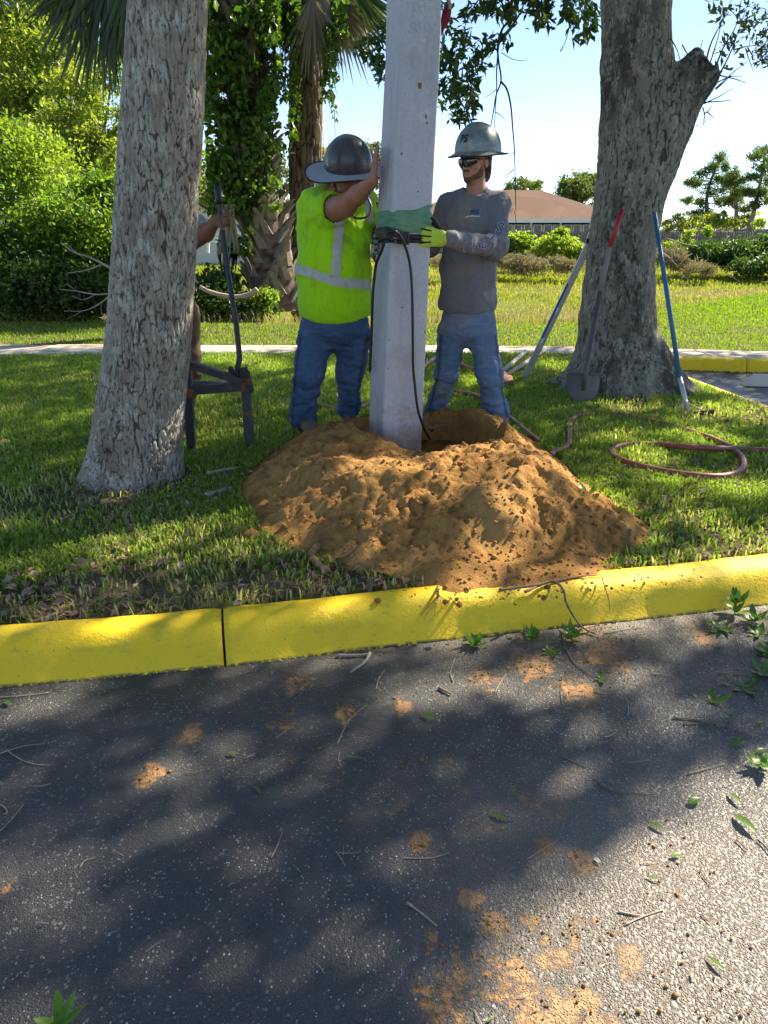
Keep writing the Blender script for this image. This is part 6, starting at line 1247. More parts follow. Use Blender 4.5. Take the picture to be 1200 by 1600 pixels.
f.cap(shR, elb, .045, .04); f.cap(elb, wri, .038, .027); hand(f, wri, (-1, -.12, .12), (-.15, 1, 0), -1, (14, 18, 18), .98, 6, tcurl=12)
elL = at(672, 385, YB2 + .10); f.cap(shL, elL, .045, .04); f.cap(elL, at(655, 383, YP + .28), .038, .027); hand(f, at(652, 383, YP + .27), (-1, -.3, .1), (0, -1, 0), 1, (14, 14, 14), .95)
body('body', f, M['skinB'], pB, lambda V: .0007 * fbm(V * 60, 2))
f = Field(lo, hi, .008)
f.ell(at(736, 350, YB2), (.190, .135, .22), None, .05); f.ell(at(732, 420, YB2), (.182, .140, .24), None, .05); f.ell(at(730, 470, YB2), (.188, .148, .16), None, .05); f.cap(shL, shR, .066, .070, .05); f.cap(at(743, 314, YB2), at(744, 307, YB2), .085, .075, .03)
f.cap(shR, elb, .076, .066, .035); f.cap(elb, wri + np.array([.050, 0, 0]), .066, .043, .03); f.cap(shL, elL, .072, .058, .04); f.cap(elL, at(658, 383, YP + .29), .056, .042, .03)
f.ell(neck + np.array([-.015, -.035, .030]), (.070, .085, .070), None, .008, True)
zb = at(730, 487, YB2 - .1)[2]; f.cut(lambda X, Y, Z: np.where(Z < zb + .12, zb + .008 * np.sin(X * 9) - Z, -1) + 0 * Y)
def wrB(V):
    ax_ = wri - elb; L = np.linalg.norm(ax_); t_ = ((V - elb) @ ax_) / L / L; p = elb + np.clip(t_, 0, 1)[:, None] * ax_; d = np.linalg.norm(V - p, axis=1); fa = (d < .10) * (t_ > -.1)
    rings = .0055 * np.sin(t_ * 52 + 4.5 * vnoise(V * 10, 5) + (V[:, 2] - elb[2]) * 18) * np.exp(-((t_ - .40) / .42) ** 2) * fa
    arm = .006 * np.sin((V[:, 2] + V[:, 0] * .8) * 55 + 2 * vnoise(V * 8, 6)) * np.exp(-(np.linalg.norm(V - (elb * .8 + shR * .2), axis=1) / .12) ** 2)
    return folds(V, .011, (6, 6, 5), 13) + folds(V, .005, (15, 15, 13), 43) + rings + arm + .004 * np.sin(V[:, 0] * 38 + 4 * vnoise(V * 4, 3) + V[:, 2] * 5) * (V[:, 2] < 1.25)
VB, QB = f.mesh(wrB); shirt = obj('shirt', VB, QB, M['greyshirt'], pB, True)
def on_surface(VQ, px, py, off=.004):
    V, Q = VQ; N = normals(V, Q); x, y = px_of(V); k = np.where((np.hypot(x - px, y - py) < 5) & (N[:, 1] < .1))[0]; k = k[np.argsort(V[k, 1])][:8]; return V[k].mean(0) + N[k].mean(0) * off, N[k].mean(0)
def snap(VQ, off):
    V, Q = VQ; N = normals(V, Q); front = np.where(N[:, 1] < .15)[0]; x, y = px_of(V[front]); 
    def w(L, W_):
        X, Y = px_of(W_); o = []
        for i in range(len(W_)):
            k = front[np.argsort((x - X[i]) ** 2 + (y - Y[i]) ** 2)[:14]]; k = k[V[k, 1] < V[k, 1].min() + .03]; r = ray(X[i], Y[i]); t = V[k, 1].mean() / r[1]; p = np.array([0, 0, EYE]) + r * t; o.append(p - r / np.linalg.norm(r) * (off + (.001 if L[i, 2] > 0 else 0)))
        return np.array(o)
    return w
cam_r = np.array([1, 0, 0]); cam_u = np.array([0, math.sin(PITCH), math.cos(PITCH)])
p0, _ = on_surface((VB, QB), 742, 333); sx = 1 / 236.
put_text('PES', .036, M['logo_blue'], shirt, 'chest_logo', p0, (1, .0, .10), (.10, 0, 1), .0006, .0016, .35, snap((VB, QB), .003))
p1, _ = on_surface((VB, QB), 744, 325); mb = MB(); V = np.array([(-.016, -.018, 0), (-.006, -.018, 0), (.018, .026, 0), (.002, .006, 0)]); W_ = p1 + V[:, :1] * cam_r + V[:, 1:2] * cam_u; W_ = snap((VB, QB), .004)(V, W_); obj('logo_flame', W_, [(0, 1, 2, 3)], M['logo_red'], shirt)
V = np.array([(-.050 + .011 * i, (-.006 if j else 0) + .004 * math.sin(i * .6), 0) for i in range(9) for j in (0, 1)]); p2, _ = on_surface((VB, QB), 741, 339); W_ = p2 + V[:, :1] * cam_r + V[:, 1:2] * cam_u + np.array([0, 0, .0]) + (V[:, :1] * .12) * cam_u; W_ = snap((VB, QB), .003)(V, W_); obj('logo_underline', W_, [(2 * i + 1, 2 * i + 3, 2 * i + 2, 2 * i) for i in range(8)], M['logo_white'], shirt)
for (ch, px, py, ang, sz) in [('S', 781, 356, -20, .100), ('I', 770, 371, -38, .070), ('E', 755, 383, 80, .064), ('I', 741, 387, 0, .066), ('I', 727, 387, 0, .066)]:
    p, nn1 = on_surface((VB, QB), px, py, .012); nn1 = nn1 / np.linalg.norm(nn1); nn1 = nn1 * .5 + np.array([0, -.8, .1]); nn1 /= np.linalg.norm(nn1); a = R(ang); xd = cam_r * math.cos(a) + cam_u * math.sin(a); xd = xd - nn1 * (xd @ nn1); xd /= np.linalg.norm(xd); yd = np.cross(nn1, xd)
    put_text(ch, sz, M['logo_white'], shirt, 'sleeve_letter_outline', p, xd, yd, .0004, .0030, 0); put_text(ch, sz, M['logo_blue'], shirt, 'sleeve_letter', p + nn1 * .0015, xd, yd, .0004, .0008, 0)
jeans(lo, hi, [(at(731, 497, YB2), (.175, .130, .13)), (at(731, 512, YB2), (.170, .130, .12))], (at(707, 520, YB2), kneeL, ankL, .096, .072, .064), (at(753, 520, YB2), kneeR, ankR, .098, .080, .078), M['denimB'], pB, 23, top=at(731, 478, YB2)[2], h=.008)
boot((ankL[0], ankL[1], .175), (-.2, -1, 0), 'boot', pB); boot((ankR[0] + .01, ankR[1] + .02, .165), (.2, -1, 0), 'boot', pB)
hatc = at(747, 236, YB2 - .03)
hat, (r_, f_, u_) = dome(hatc, (-.02, -.06, 1), (-.66, -.75, 0), (.134, .154, .152), 'hard_hat', M['alu'], pB, .010, low=-.05)
brim(hatc + np.array([0, 0, -.006]), (r_, f_, u_), .130, .150, .168, .198, 'brim', M['alu'], hat, lambda t, a: .018 * t + .010 * t * (math.cos(a)), .003, .003)
# letters on the hat front side
th0 = hatc + np.array([-.085, -.13, .065]); 
def hatwrap(L, W_):
    o = []
    for i in range(len(W_)):
        a = R(2) - L[i, 0] / .135; el = R(24) + L[i, 1] / .150; k_ = 1.012 + (.005 if L[i, 2] > 0 else 0); cr = math.cos(el) ** .86
        o.append(hatc + (r_ * .134 * cr * math.sin(a) + f_ * .154 * cr * math.cos(a) + u_ * .152 * math.sin(el)) * k_)
    return np.array(o)
put_text('PS', .060, M['ink'], hat, 'hat_letters', (0, 0, 0), (1, 0, 0), (0, 0, 1), .0006, .0030, 0, hatwrap)
# hair: fringe under the hat, bun behind the ear
f = Field(hc - .26, hc + .26, .0068)
f.ell(pf(0, -.050, .020), (.082, .072, .085), M3, .02); f.cap(pf(-.07, -.03, .03), pf(-.066, -.05, -.05), .022, .018, .02); f.cap(pf(.07, -.03, .03), pf(.066, -.05, -.05), .022, .018, .02); f.ell(pf(0.01, -.098, -.055), (.048, .046, .062), M3, .03); f.cap(pf(0, -.09, -.02), pf(.0, -.10, -.09), .04, .034, .03)
f.ell(pf(0, .13, .03), (.13, .12, .12), M3, .01, True); body('hair', f, M['hair'], pB, lambda V: .0035 * fbm(V * np.array([120, 120, 30]), 3))
f = Field(hc - .2, hc + .2, .0058)
f.ell(pf(0, .022, -.030), np.array([.0655, .073, .0825]), M3, .01); f.cap(pf(-.040, .022, -.070), pf(0, .064, -.088), .028, .026, .02); f.cap(pf(.040, .022, -.070), pf(0, .064, -.088), .028, .026, .02); f.ell(pf(0, .074, -.095), (.025, .022, .022), M3, .012)
def _bc(X, Y, Z):
    a = (X - hc[0]) * M3[0][0] + (Y - hc[1]) * M3[0][1] + (Z - hc[2]) * M3[0][2]; b_ = (X - hc[0]) * M3[1][0] + (Y - hc[1]) * M3[1][1] + (Z - hc[2]) * M3[1][2]; c_ = (X - hc[0]) * M3[2][0] + (Y - hc[1]) * M3[2][1] + (Z - hc[2]) * M3[2][2]
    line = -.048 - .030 * np.clip(b_ - .03, 0, .1) / .06 + .75 * np.clip(np.abs(a) - .052, 0, .02) / .02 * .05; return np.maximum(c_ - line, -.012 - b_)
f.cut(_bc); f.cap(pf(-.022, .091, -.050), pf(.022, .091, -.050), .0062, .0062, .006); f.ell(pf(0, .098, -.062), (.020, .022, .007), M3, .004, True)
body('beard', f, M['beard'], pB, lambda V: .0012 * fbm(V * 110, 2))
# wraparound sunglasses
def lensp(x0, x1, z0, z1): 
    V = []; n_ = 8
    for k in range(n_ + 1):
        t = k / n_; x = x0 + (x1 - x0) * t; s_ = abs(x) / .075; y = .118 - .052 * s_ ** 2.0; hh = (1 - .45 * (t if x1 > 0 else 1 - t) ** 2)
        V += [pf(x, y, z1), pf(x, y + .006, (z1 + z0) / 2), pf(x, y, z1 - (z1 - z0) * hh)]
    return V, [(3 * k + j, 3 * k + 3 + j, 3 * k + 4 + j, 3 * k + 1 + j) for k in range(n_) for j in (0, 1)]
gl = None
for (a, b) in ((.004, .070), (-.070, -.004)):
    V, F = lensp(a, b, -.028, .020); o = obj('sunglasses' if gl is None else 'lens', V, F, M['lens'], pB if gl is None else gl, True)
    gl = gl or o
P = spline([pf(-.074, .052, .012), pf(-.04, .100, .017), pf(0, .113, .018), pf(.04, .100, .017), pf(.074, .052, .012)], 6); mb = MB(); mb.tube(P, .0038, 6); mb.build('frame', M['blackgloss'], gl, True)
for s_ in (-1, 1): P = [pf(s_ * .074, .055, .013), pf(s_ * .080, .035, .012), pf(s_ * .081, .012, .010)]; mb = MB(); mb.tube(P, .0042, 6); mb.build('temple', M['redplastic'], gl, True); P = [pf(s_ * .081, .012, .010), pf(s_ * .081, -.01, .006)]; mb = MB(); mb.tube(P, .004, 6); mb.build('temple_tip', M['blackgloss'], gl, True)
# gloves: lime backs and fingers with black thumb, palm and first fingertip
d_ = np.array([-1, -.12, .12]); n_ = np.array([-.15, 1, 0])
f = Field(wri - .24, wri + .22, .005); hand(f, wri, d_, n_, -1, (14, 18, 18), 1.26, 8, thumb=False, inf=.0015); f.cap(wri + np.array([.025, 0, 0]), wri, .035, .036, .02); body('glove', f, M['lime'], pB)
f = Field(wri - .24, wri + .22, .005); hand(f, wri + np.array([0, .008, .004]), d_, n_, -1, (14, 18, 18), 1.26, 8, only=[], tcurl=12, inf=.004); 
tips = hand(Field(wri - .01, wri + .01, .005), wri, d_, n_, -1, (14, 18, 18), 1.26, 8, thumb=False)
for t in tips[:2]: f.cap(t, t + np.array([.030, -.006, -.002]), .0150, .0152, .004)
for i in range(3):
    a_ = wri + np.array([-.060, -.030, .012]) + np.array([0, 0, .028 - .028 * i]); f.cap(a_, a_ + np.array([-.062, -.002, .014 - .010 * i]), .0050, .0050, .001)
f.cap(wri + np.array([.0, .012, -.03]), wri + np.array([-.05, .02, -.035]), .018, .014, .01); body('glove_trim', f, M['glove'], pB)
w2 = at(652, 383, YP + .27); f = Field(w2 - .24, w2 + .2, .007); hand(f, w2, (-1, -.3, .1), (0, -1, 0), 1, (14, 14, 14), 1.02, inf=.004); body('glove', f, M['glove'], pB)

# ---------------- worker hidden behind the near tree, hand on the steel bar
Y3 = 5.15
pC = thing('person', 'worker in pale grey shirt and brown trousers mostly hidden behind the near tree trunk', 'person', at(268, 600, Y3) * np.array([1, 1, 0]) + np.array([0, 0, .12]))
cx = at(266, 400, Y3)[0]; lo, hi = (cx - .40, 4.6, .08), (cx + .75, 5.6, 2.0)
shL = np.array([cx + .10, Y3 + .02, 1.60]); shR = np.array([cx - .20, Y3, 1.60]); hc = np.array([cx - .05, Y3 - .05, 1.84]); elb = at(322, 364, Y3 - .10); wri = at(338, 345, 5.0)
f = Field(lo, hi, .0075)
f.ell((cx - .03, Y3, 1.05), (.15, .12, .2)); f.ell((cx - .03, Y3, 1.40), (.16, .12, .22)); f.cap(shL, shR, .06); f.cap((cx - .04, Y3, 1.55), hc - np.array([0, 0, .05]), .07, .06)
for s_ in (-1, 1): f.cap((cx + s_ * .08 - .02, Y3, .92), (cx + s_ * .09 - .02, Y3, .5), .08, .055); f.cap((cx + s_ * .09 - .02, Y3, .5), (cx + s_ * .07 - .09, Y3 + .03, .18), .05, .038)
pf, M3 = head(f, hc, (.8, -.5, -.1), (0, 0, 1)); eo_ = shL + np.array([.03, -.02, -.22]); f.cap(shL, eo_, .055, .052); f.cap(eo_, elb, .055, .052, .02); f.cap(elb, wri, .050, .032, .02)
bar_dir = at(378, 575, 4.72) - at(340, 292, 5.02); bar_dir /= np.linalg.norm(bar_dir)
hand(f, wri, (.95, -.25, .1), (.1, -.9, .2), 1, (55, 75, 45), 1.0, 1, tcurl=60); f.cap(shR, shR + np.array([-.05, -.05, -.3]), .05, .045); f.cap(shR + np.array([-.05, -.05, -.3]), shR + np.array([.05, -.3, -.35]), .04, .03)
body('body', f, M['skinC'], pC)
f = Field(lo, hi, .009); f.ell((cx - .03, Y3, 1.40), (.185, .15, .24), None, .05); f.ell((cx - .03, Y3, 1.12), (.185, .16, .24), None, .05); f.cap(shL, shR, .075, .075, .05); f.cap(shL, eo_ * .85 + shL * .15, .085, .088, .04); f.cap(shL * .5 + eo_ * .5, at(309, 352, Y3 - .03), .085, .070, .03); f.cap(shR, shR + np.array([-.03, -.03, -.18]), .08, .08, .04)
zb = at(300, 441, Y3)[2]; f.cut(lambda X, Y, Z: zb - Z + 0 * X + 0 * Y); body('shirt', f, M['shirtC'], pC, lambda V: folds(V, .007, (8, 8, 8), 4))
f = Field(lo, hi, .009); f.ell((cx - .03, Y3, .98), (.175, .15, .16), None, .05); f.cap((cx + .055, Y3, .92), (cx + .065, Y3, .55), .105, .080, .03); f.cap((cx - .11, Y3, .92), (cx - .12, Y3, .55), .105, .080, .03); f.cap((cx + .060, Y3, .55), (cx - .02, Y3 + .03, .20), .074, .058, .03); f.cap((cx - .12, Y3, .55), (cx - .13, Y3, .20), .078, .066, .03); f.cut(lambda X, Y, Z: Z - zb - .05 + 0 * X + 0 * Y); body('trousers', f, M['brown'], pC, lambda V: folds(V, .007, (7, 7, 10), 8))
for s_ in (-.17, -.05): boot((cx + s_, Y3, .14), (.3, -1, 0), 'boot', pC)
dome(hc + np.array([0, 0, .045]), (0, 0, 1), (.8, -.5, 0), (.135, .155, .15), 'hard_hat', M['alu'], pC, .008)

# ---------------- fourth worker behind the pole: only a gloved hand and a strip of dark trouser show
Y4 = 5.02
pD = thing('person', 'worker in dark clothes and grey gloves hidden behind the concrete pole', 'person', (.12, Y4 + .05, .2))
cx = .12; lo, hi = (-.32, 4.3, .08), (.50, 5.6, 1.95)
f = Field(lo, hi, .008); f.ell((cx, Y4 + .25, 1.0), (.10, .10, .2)); f.ell((cx, Y4 + .25, 1.32), (.11, .10, .2)); f.cap((cx - .08, Y4 + .22, 1.48), (cx + .08, Y4 + .22, 1.48), .05); f.cap((cx, Y4 + .25, 1.45), (cx, Y4 + .2, 1.62), .055)
pf, M3 = head(f, np.array([cx + .01, Y4 + .17, 1.66]), (0, -1, -.2), (0, 0, 1), .9)
w4 = at(592, 378, YP + .12); f.cap((cx - .08, Y4 + .22, 1.46), (cx - .14, Y4 + .1, 1.30), .045, .042); f.cap((cx - .14, Y4 + .1, 1.30), w4 + np.array([.03, .1, -.02]), .04, .03)
f.cap((cx - .07, Y4 + .25, .95), (cx - .10, Y4 + .28, .55), .07, .05); f.cap((cx - .10, Y4 + .28, .55), (cx - .16, Y4 + .55, .22), .05, .04); f.cap((cx + .07, Y4 + .25, .95), (cx + .09, Y4 + .25, .25), .07, .045); body('body', f, M['skinB'], pD)
f = Field(lo, hi, .009); f.ell((cx, Y4 + .25, 1.30), (.125, .12, .24), None, .04); f.ell((cx, Y4 + .25, 1.08), (.130, .125, .16), None, .04); f.cap((cx - .08, Y4 + .22, 1.47), (cx + .08, Y4 + .22, 1.47), .06, .06, .04); f.cap((cx - .08, Y4 + .22, 1.46), (cx - .14, Y4 + .1, 1.30), .058, .05, .03); f.cap((cx - .14, Y4 + .1, 1.30), w4 + np.array([.035, .12, -.02]), .05, .04, .02); f.cut(lambda X, Y, Z: .98 - Z + 0 * X + 0 * Y); body('shirt', f, M['darkcloth'], pD)
f = Field(lo, hi, .009); f.ell((cx, Y4 + .25, .98), (.125, .12, .13), None, .04); f.cap((cx - .06, Y4 + .25, .95), (cx - .125, Y4 + .28, .58), .09, .075, .03); f.cap((cx - .125, Y4 + .28, .58), (cx - .16, Y4 + .45, .25), .072, .06, .03); f.cap((cx + .06, Y4 + .25, .95), (cx + .09, Y4 + .25, .25), .088, .06, .03); body('trousers', f, M['darkcloth'], pD)
boot((cx - .155, Y4 + .40, .145), (.0, -1, 0), 'boot', pD); boot((cx + .09, Y4 + .2, .17), (.2, -1, 0), 'boot', pD); dome(np.array([cx + .01, Y4 + .19, 1.69]), (0, 0, 1), (0, -1, 0), (.12, .135, .14), 'hard_hat', M['alu'], pD, .006)
f = Field(w4 - .16, w4 + .16, .0055)
for i in range(4): a_ = at(586 - (i == 0) * 1.0, 368 + i * 9.0, YP - .02 + .01 * i); f.cap(w4 + np.array([.02, .06, .035 - .026 * i]), a_ + np.array([.0, .05, 0]), .013, .0125, .004); f.cap(a_ + np.array([0, .05, 0]), a_ + np.array([.012, -.004, 0]), .0125, .0115, .004)
body('glove', f, M['greyglove'], pD)
f = Field(w4 - .16, w4 + .16, .0055); a_ = at(585, 366, YP + .02); f.cap(a_ + np.array([.04, .06, .0]), a_, .016, .014, .004); 
for i in range(3): b_ = at(585, 373 + i * 9, YP + .0); f.cap(b_ + np.array([0, -.008, 0]), b_ + np.array([.02, .03, 0]), .0045, .0045, .001)
body('glove_trim', f, M['glove'], pD)
# ================================================================== TOOLS
# steel stand by the near tree
st = thing('steel_stand', 'rusty black steel stand of square tube beside the near tree', 'stand', gr(345, 700))
A0 = np.array([*gr(300, 702)[:2], .13]); A1 = at(290, 538, 4.62); B0 = np.array([*gr(390, 698)[:2], .13]); B1 = at(384, 598, 4.70); s_ = .052
mb = MB(); mb.beam(A0, A1, s_, s_, (0, 1, 0)); mb.build('leg', M['steel'], st); mb = MB(); mb.beam(B0, B1, s_, s_, (0, 1, 0)); mb.build('leg', M['steel'], st)
C0 = at(292, 610, 4.60); C1 = at(384, 603, 4.675); mb = MB(); mb.beam(C0, C1, .055, .055); mb.build('crossbar', M['steel'], st)
D0 = at(293, 568, 4.58); D1 = at(377, 596, 4.66); mb = MB(); mb.beam(D0, D1, .09, .042); mb.build('sloping_bar', M['steel'], st)
E0 = at(293, 600, 4.85); E1 = at(352, 602, 4.75); mb = MB(); mb.beam(E0, E1, .05, .045); mb.build('crossbar', M['steel'], st)
for (px, py, Y, w, h) in [(292, 573, 4.60, .060, .045), (296, 613, 4.60, .060, .055), (380, 603, 4.672, .040, .062), (385, 594, 4.70, .058, .035)]: mb = MB(); mb.box(at(px, py, Y), (w, .060, h)); mb.build('weld_plate', M['rust'], st)
back = at(262, 640, 5.0); mb = MB(); mb.beam((back[0], 5.05, .12), at(293, 600, 4.85), s_, s_, (0, 1, 0)); mb.build('leg', M['steel'], st)
# long black bar with claw foot, held by the hidden worker
br = thing('steel_bar', 'long black steel bar with a claw foot standing on the stand, gripped near its top', 'pry bar', at(378, 590, 4.72))
P = spline([at(340, 291, 5.03), at(345, 335, 5.0), at(357, 430, 4.90), at(368, 500, 4.82), at(373, 545, 4.77), at(374, 562, 4.75), at(371, 575, 4.73), at(373, 590, 4.72)], 7); mb = MB(); mb.tube(P, .018, 8); mb.build('shaft', M['steel'], br, True)
P = spline([at(339.5, 290, 5.035), at(343, 320, 5.015)], 3); mb = MB(); mb.tube(P, .022, 8); mb.build('sleeve', M['cable'], br, True)
def plate(pix, Y, th, name, m, parent):
    n = len(pix); V = [at(x, y, Y + o) for o in (0, th) for (x, y) in pix]; return obj(name, V, [tuple(range(n - 1, -1, -1)), tuple(range(n, 2 * n))] + [(j, (j + 1) % n, n + (j + 1) % n, n + j) for j in range(n)], m, parent, False)
plate([(356, 575), (361, 572), (366, 578), (371, 583), (372, 596), (364, 594), (358, 586)], 4.70, .05, 'claw', M['steel'], br)
plate([(374, 577), (386, 575), (390, 582), (392, 592), (397, 608), (396, 616), (391, 612), (384, 598), (375, 596)], 4.69, .05, 'claw', M['steel'], br)
plate([(375, 575), (386, 573), (387, 580), (376, 582)], 4.675, .02, 'claw_lip', M['steel'], br)

# shovel against the oak
sh = thing('shovel', 'round point shovel with red grip leaning on the oak trunk', 'shovel', gr(910, 628))
bt = at(910, 628, 6.02); tp = at(914, 583, 6.10); hd = at(972, 327, 6.26); r_, f_, u_ = frame(tp - bt, (0, -1, .15)); u0 = (tp - bt); Lb = np.linalg.norm(u0); u0 /= Lb; sx_ = np.cross(u0, [0, -1, 0]); sx_ = -sx_ / np.linalg.norm(sx_) * -1; nn_ = np.cross(sx_, u0)
V = []; nv, nu = 16, 14
prof = [(0, .004), (.06, .055), (.16, .092), (.3, .118), (.5, .135), (.75, .140), (.95, .132), (1.0, .125)]
for i in range(nv + 1):
    t_ = i / nv; w = np.interp(t_, [p_[0] for p_ in prof], [p_[1] for p_ in prof])
    for j in range(nu + 1):
        s2 = -1 + 2 * j / nu; y = .035 * s2 * s2 * sstep(0, .6, t_) - .022 * math.exp(-(s2 / .18) ** 2) * sstep(.25, 1, t_) + .02 * (1 - t_) ** 2; V.append(bt + u0 * Lb * t_ + sx_ * w * s2 + nn_ * -y)
V = np.array(V); n1 = len(V); V2 = V - nn_ * .004
F = [(i * (nu + 1) + j, i * (nu + 1) + j + 1, (i + 1) * (nu + 1) + j + 1, (i + 1) * (nu + 1) + j) for i in range(nv) for j in range(nu)]; F += [tuple(n1 + q for q in f[::-1]) for f in F]
obj('blade', np.concatenate([V, V2]), F, M['blade'], sh, True)
for s2 in (-1, 1): mb = MB(); mb.beam(tp + sx_ * s2 * .045, tp + sx_ * s2 * .128, .022, .008, (0, -1, .3)); mb.build('step', M['blade'], sh)
ax_ = hd - tp; j1 = at(938, 455, 6.165); j2 = at(953, 386, 6.215)
mb = MB(); mb.tube([tp - u0 * .14 - np.array([0, .012, 0]), tp - np.array([0, .014, 0]), j1], [.012, .024, .021], 12); mb.build('socket', M['blade'], sh, True)
mb = MB(); mb.tube([j1, j2], .0195, 12); mb.build('handle', M['oldwood'], sh, True); mb = MB(); mb.tube([j2, hd], [.022, .0225], 12); mb.build('grip', M['redpaint'], sh, True)
# rake
rk = thing('rake', 'wide landscape rake with blue pole and silver lower end leaning on the oak', 'rake', gr(1075, 648))
b0 = at(1075, 647, 5.60); b1 = at(1062, 590, 5.72); b2 = at(1023, 333, 6.38)
mb = MB(); mb.tube([b1, b2], .0175, 12); mb.build('pole', M['bluepaint'], rk, True); mb = MB(); mb.tube([b0 + np.array([0, 0, .01]), b1], .0185, 12); mb.build('ferrule', M['alum'], rk, True)
mb = MB(); c_ = at(1071, 630, 5.63); mb.tube([c_, c_ + (b1 - b0) * .06], .022, 12); mb.build('collar', M['alum'], rk, True)
e0 = at(1036, 651, 5.66); e1 = at(1116, 643, 5.56); mb = MB(); mb.beam(e0, e1, .014, .030); mb.build('head_bar', M['steel'], rk)
for (px, py) in ((1047, 645), (1103, 641)): mb = MB(); mb.tube([at(1070, 628, 5.63), at(px, py + 2, 5.61)], .005, 6); mb.build('brace', M['creamwood'], rk, True)
nt_ = 24
for i in range(nt_): p_ = e0 + (e1 - e0) * (i + .5) / nt_; mb = MB(); mb.beam(p_, p_ + np.array([0, -.012, -.045]), .006, .005, (1, 0, 0)); mb.build('tooth', M['steel'], rk)
# long aluminium level
lv_ = thing('spirit_level', 'long aluminium spirit level with blue stripe leaning on the left side of the oak', 'level', gr(818, 592))
l0 = at(819, 592, 7.05); l1 = at(921, 380, 6.80); dv = l1 - l0; dv /= np.linalg.norm(dv); mb = MB(); mb.beam(l0, l1, .058, .024, (0, -1, .2)); mb.build('frame', M['alum'], lv_)
sd_ = np.cross(dv, [0, -1, .2]); sd_ /= np.linalg.norm(sd_); fn = np.cross(sd_, dv); fn = fn * (-1 if fn[1] > 0 else 1)
q = -1 if (sd_[0] > 0) else 1
mb = MB(); mb.beam(l0 + dv * .42 + sd_ * q * .019 + fn * .0135, l0 + dv * (np.linalg.norm(l1 - l0) * .72) + sd_ * q * .019 + fn * .0135, .017, .004, (0, -1, .2)); mb.build('stripe', M['blueline'], lv_)
for t_ in (.53, .30): c_ = l0 + (l1 - l0) * t_ + fn * .0135; mb = MB(); mb.tube([c_ - dv * .03, c_ + dv * .03], .011, 10); mb.build('vial', M['white'], lv_, True)
l2 = at(925, 366, 6.78); mb = MB(); mb.beam(l1, l1 + (l2 - l1) * .5, .07, .035, (0, -1, .2)); mb.build('end_clamp', M['cable'], lv_); mb = MB(); mb.beam(l1 + (l2 - l1) * .5, l2 + (l2 - l1) * .2, .062, .030, (0, -1, .2)); mb.build('end_cap', M['alum'], lv_)
# post hole digger handles lying on the grass
ph = thing('post_hole_digger', 'pair of pale wooden digger handles lying on the grass behind the grey-shirted worker', 'digger', gr(795, 580))
h0, h1 = gr(784, 582, .17), gr(821, 549, .20); mb = MB(); mb.tube([h0, h1], .024, 10); mb.build('handle', M['creamwood'], ph, True)
h0, h1 = gr(793, 586, .17), gr(852, 545, .20); mb = MB(); mb.tube([h0, h1], .022, 10); mb.build('handle', M['creamwood'], ph, True)
for (a, b) in ((785, 583), (793, 588)): c_ = gr(a, b, .19); mb = MB(); mb.tube([c_, c_ - np.array([.05, .28, .04])], [.05, .06], 8, flat=.35); mb.build('blade', M['rust'], ph, True)
# red hose lying in loops on the lawn
hz_ = thing('hose', 'faded red rubber hose looping over the grass right of the dirt heap', 'hose', gr(1050, 700))
HP = [(860, 712), (868, 706), (880, 702), (889, 694), (890, 680), (890, 665), (897, 653), (912, 648), (935, 646), (975, 649), (1010, 656), (1045, 664), (1085, 676), (1115, 686), (1140, 699), (1158, 713), (1162, 727), (1152, 738), (1128, 744), (1090, 743), (1050, 738), (1010, 730), (980, 722), (960, 713), (956, 704), (968, 697), (990, 694), (1030, 695), (1070, 698), (1110, 700), (1160, 702), (1215, 704), (1300, 705)]
P = []
for i, (px, py) in enumerate(HP): z = .150 + (.030 if (i in (28, 29)) else 0) + .004 * math.sin(i * 2.1); P.append(gr(px, py, z))
mb = MB(); mb.tube(spline(P, 8), .0185, 12); mb.build('hose_run', M['hose'], hz_, True)
P = [gr(*q) for q in [(840, 688, .16), (800, 655, .16), (770, 632, .165), (745, 618, .165), (715, 612, .16), (685, 609, .16), (650, 612, .16), (600, 622, .16), (565, 636, .16), (530, 640, .16), (505, 634, .16), (470, 628, .15)]]; mb = MB(); mb.tube(spline(P, 8), .016, 10); mb.build('hose_run', M['hose'], hz_, True)
P = [gr(*q) for q in [(600, 620, .16), (640, 590, .16), (680, 560, .17), (704, 552, .18), (714, 563, .18), (728, 573, .17), (745, 578, .17), (775, 577, .16), (800, 572, .155)]]; mb = MB(); mb.tube(spline(P, 8), .021, 10); mb.build('hose_run', M['hose'], hz_, True)

# ================================================================== roots, bark, dead wood in and around the heap
def gstick(name, label, pix, r, m, group=None, zoff=.006, cat='twig', taper=.5, ztab=None, seg=7, n=5):
    P = []
    for i, q in enumerate(pix):
        zb = q[2] if len(q) > 2 else None
        if zb is None:
            z = .0
            for _ in range(6): p_ = gr(q[0], q[1], z); z = g1(p_[0], p_[1])
            p_ = gr(q[0], q[1], z + zoff)
        else: p_ = gr(q[0], q[1], zb)
        P.append(p_)
    t = thing(name, label, cat, P[0], group); P = spline(P, n); k = len(P); rr_ = np.linspace(r, r * taper, k) * (1 + .15 * np.sin(np.arange(k) * 1.9)); mb = MB(); mb.tube(P, rr_, seg); o = mb.build('stem', m, t, True); return t
gstick('root', 'thick orange forked root lying down the left side of the dirt heap', [(528, 800), (533, 815), (527, 830), (512, 842), (496, 855), (487, 868), (497, 882), (512, 893)], .021, M['root'], zoff=.016, cat='root', taper=.8)
gstick('root', 'short root stub crossing the forked root on the dirt heap', [(541, 805), (536, 820), (530, 832)], .014, M['root'], zoff=.008, cat='root')
gstick('root', 'curled root piece low on the heap right of the forked root', [(560, 845), (553, 858), (540, 868), (528, 872)], .009, M['root'], zoff=.006, cat='root')
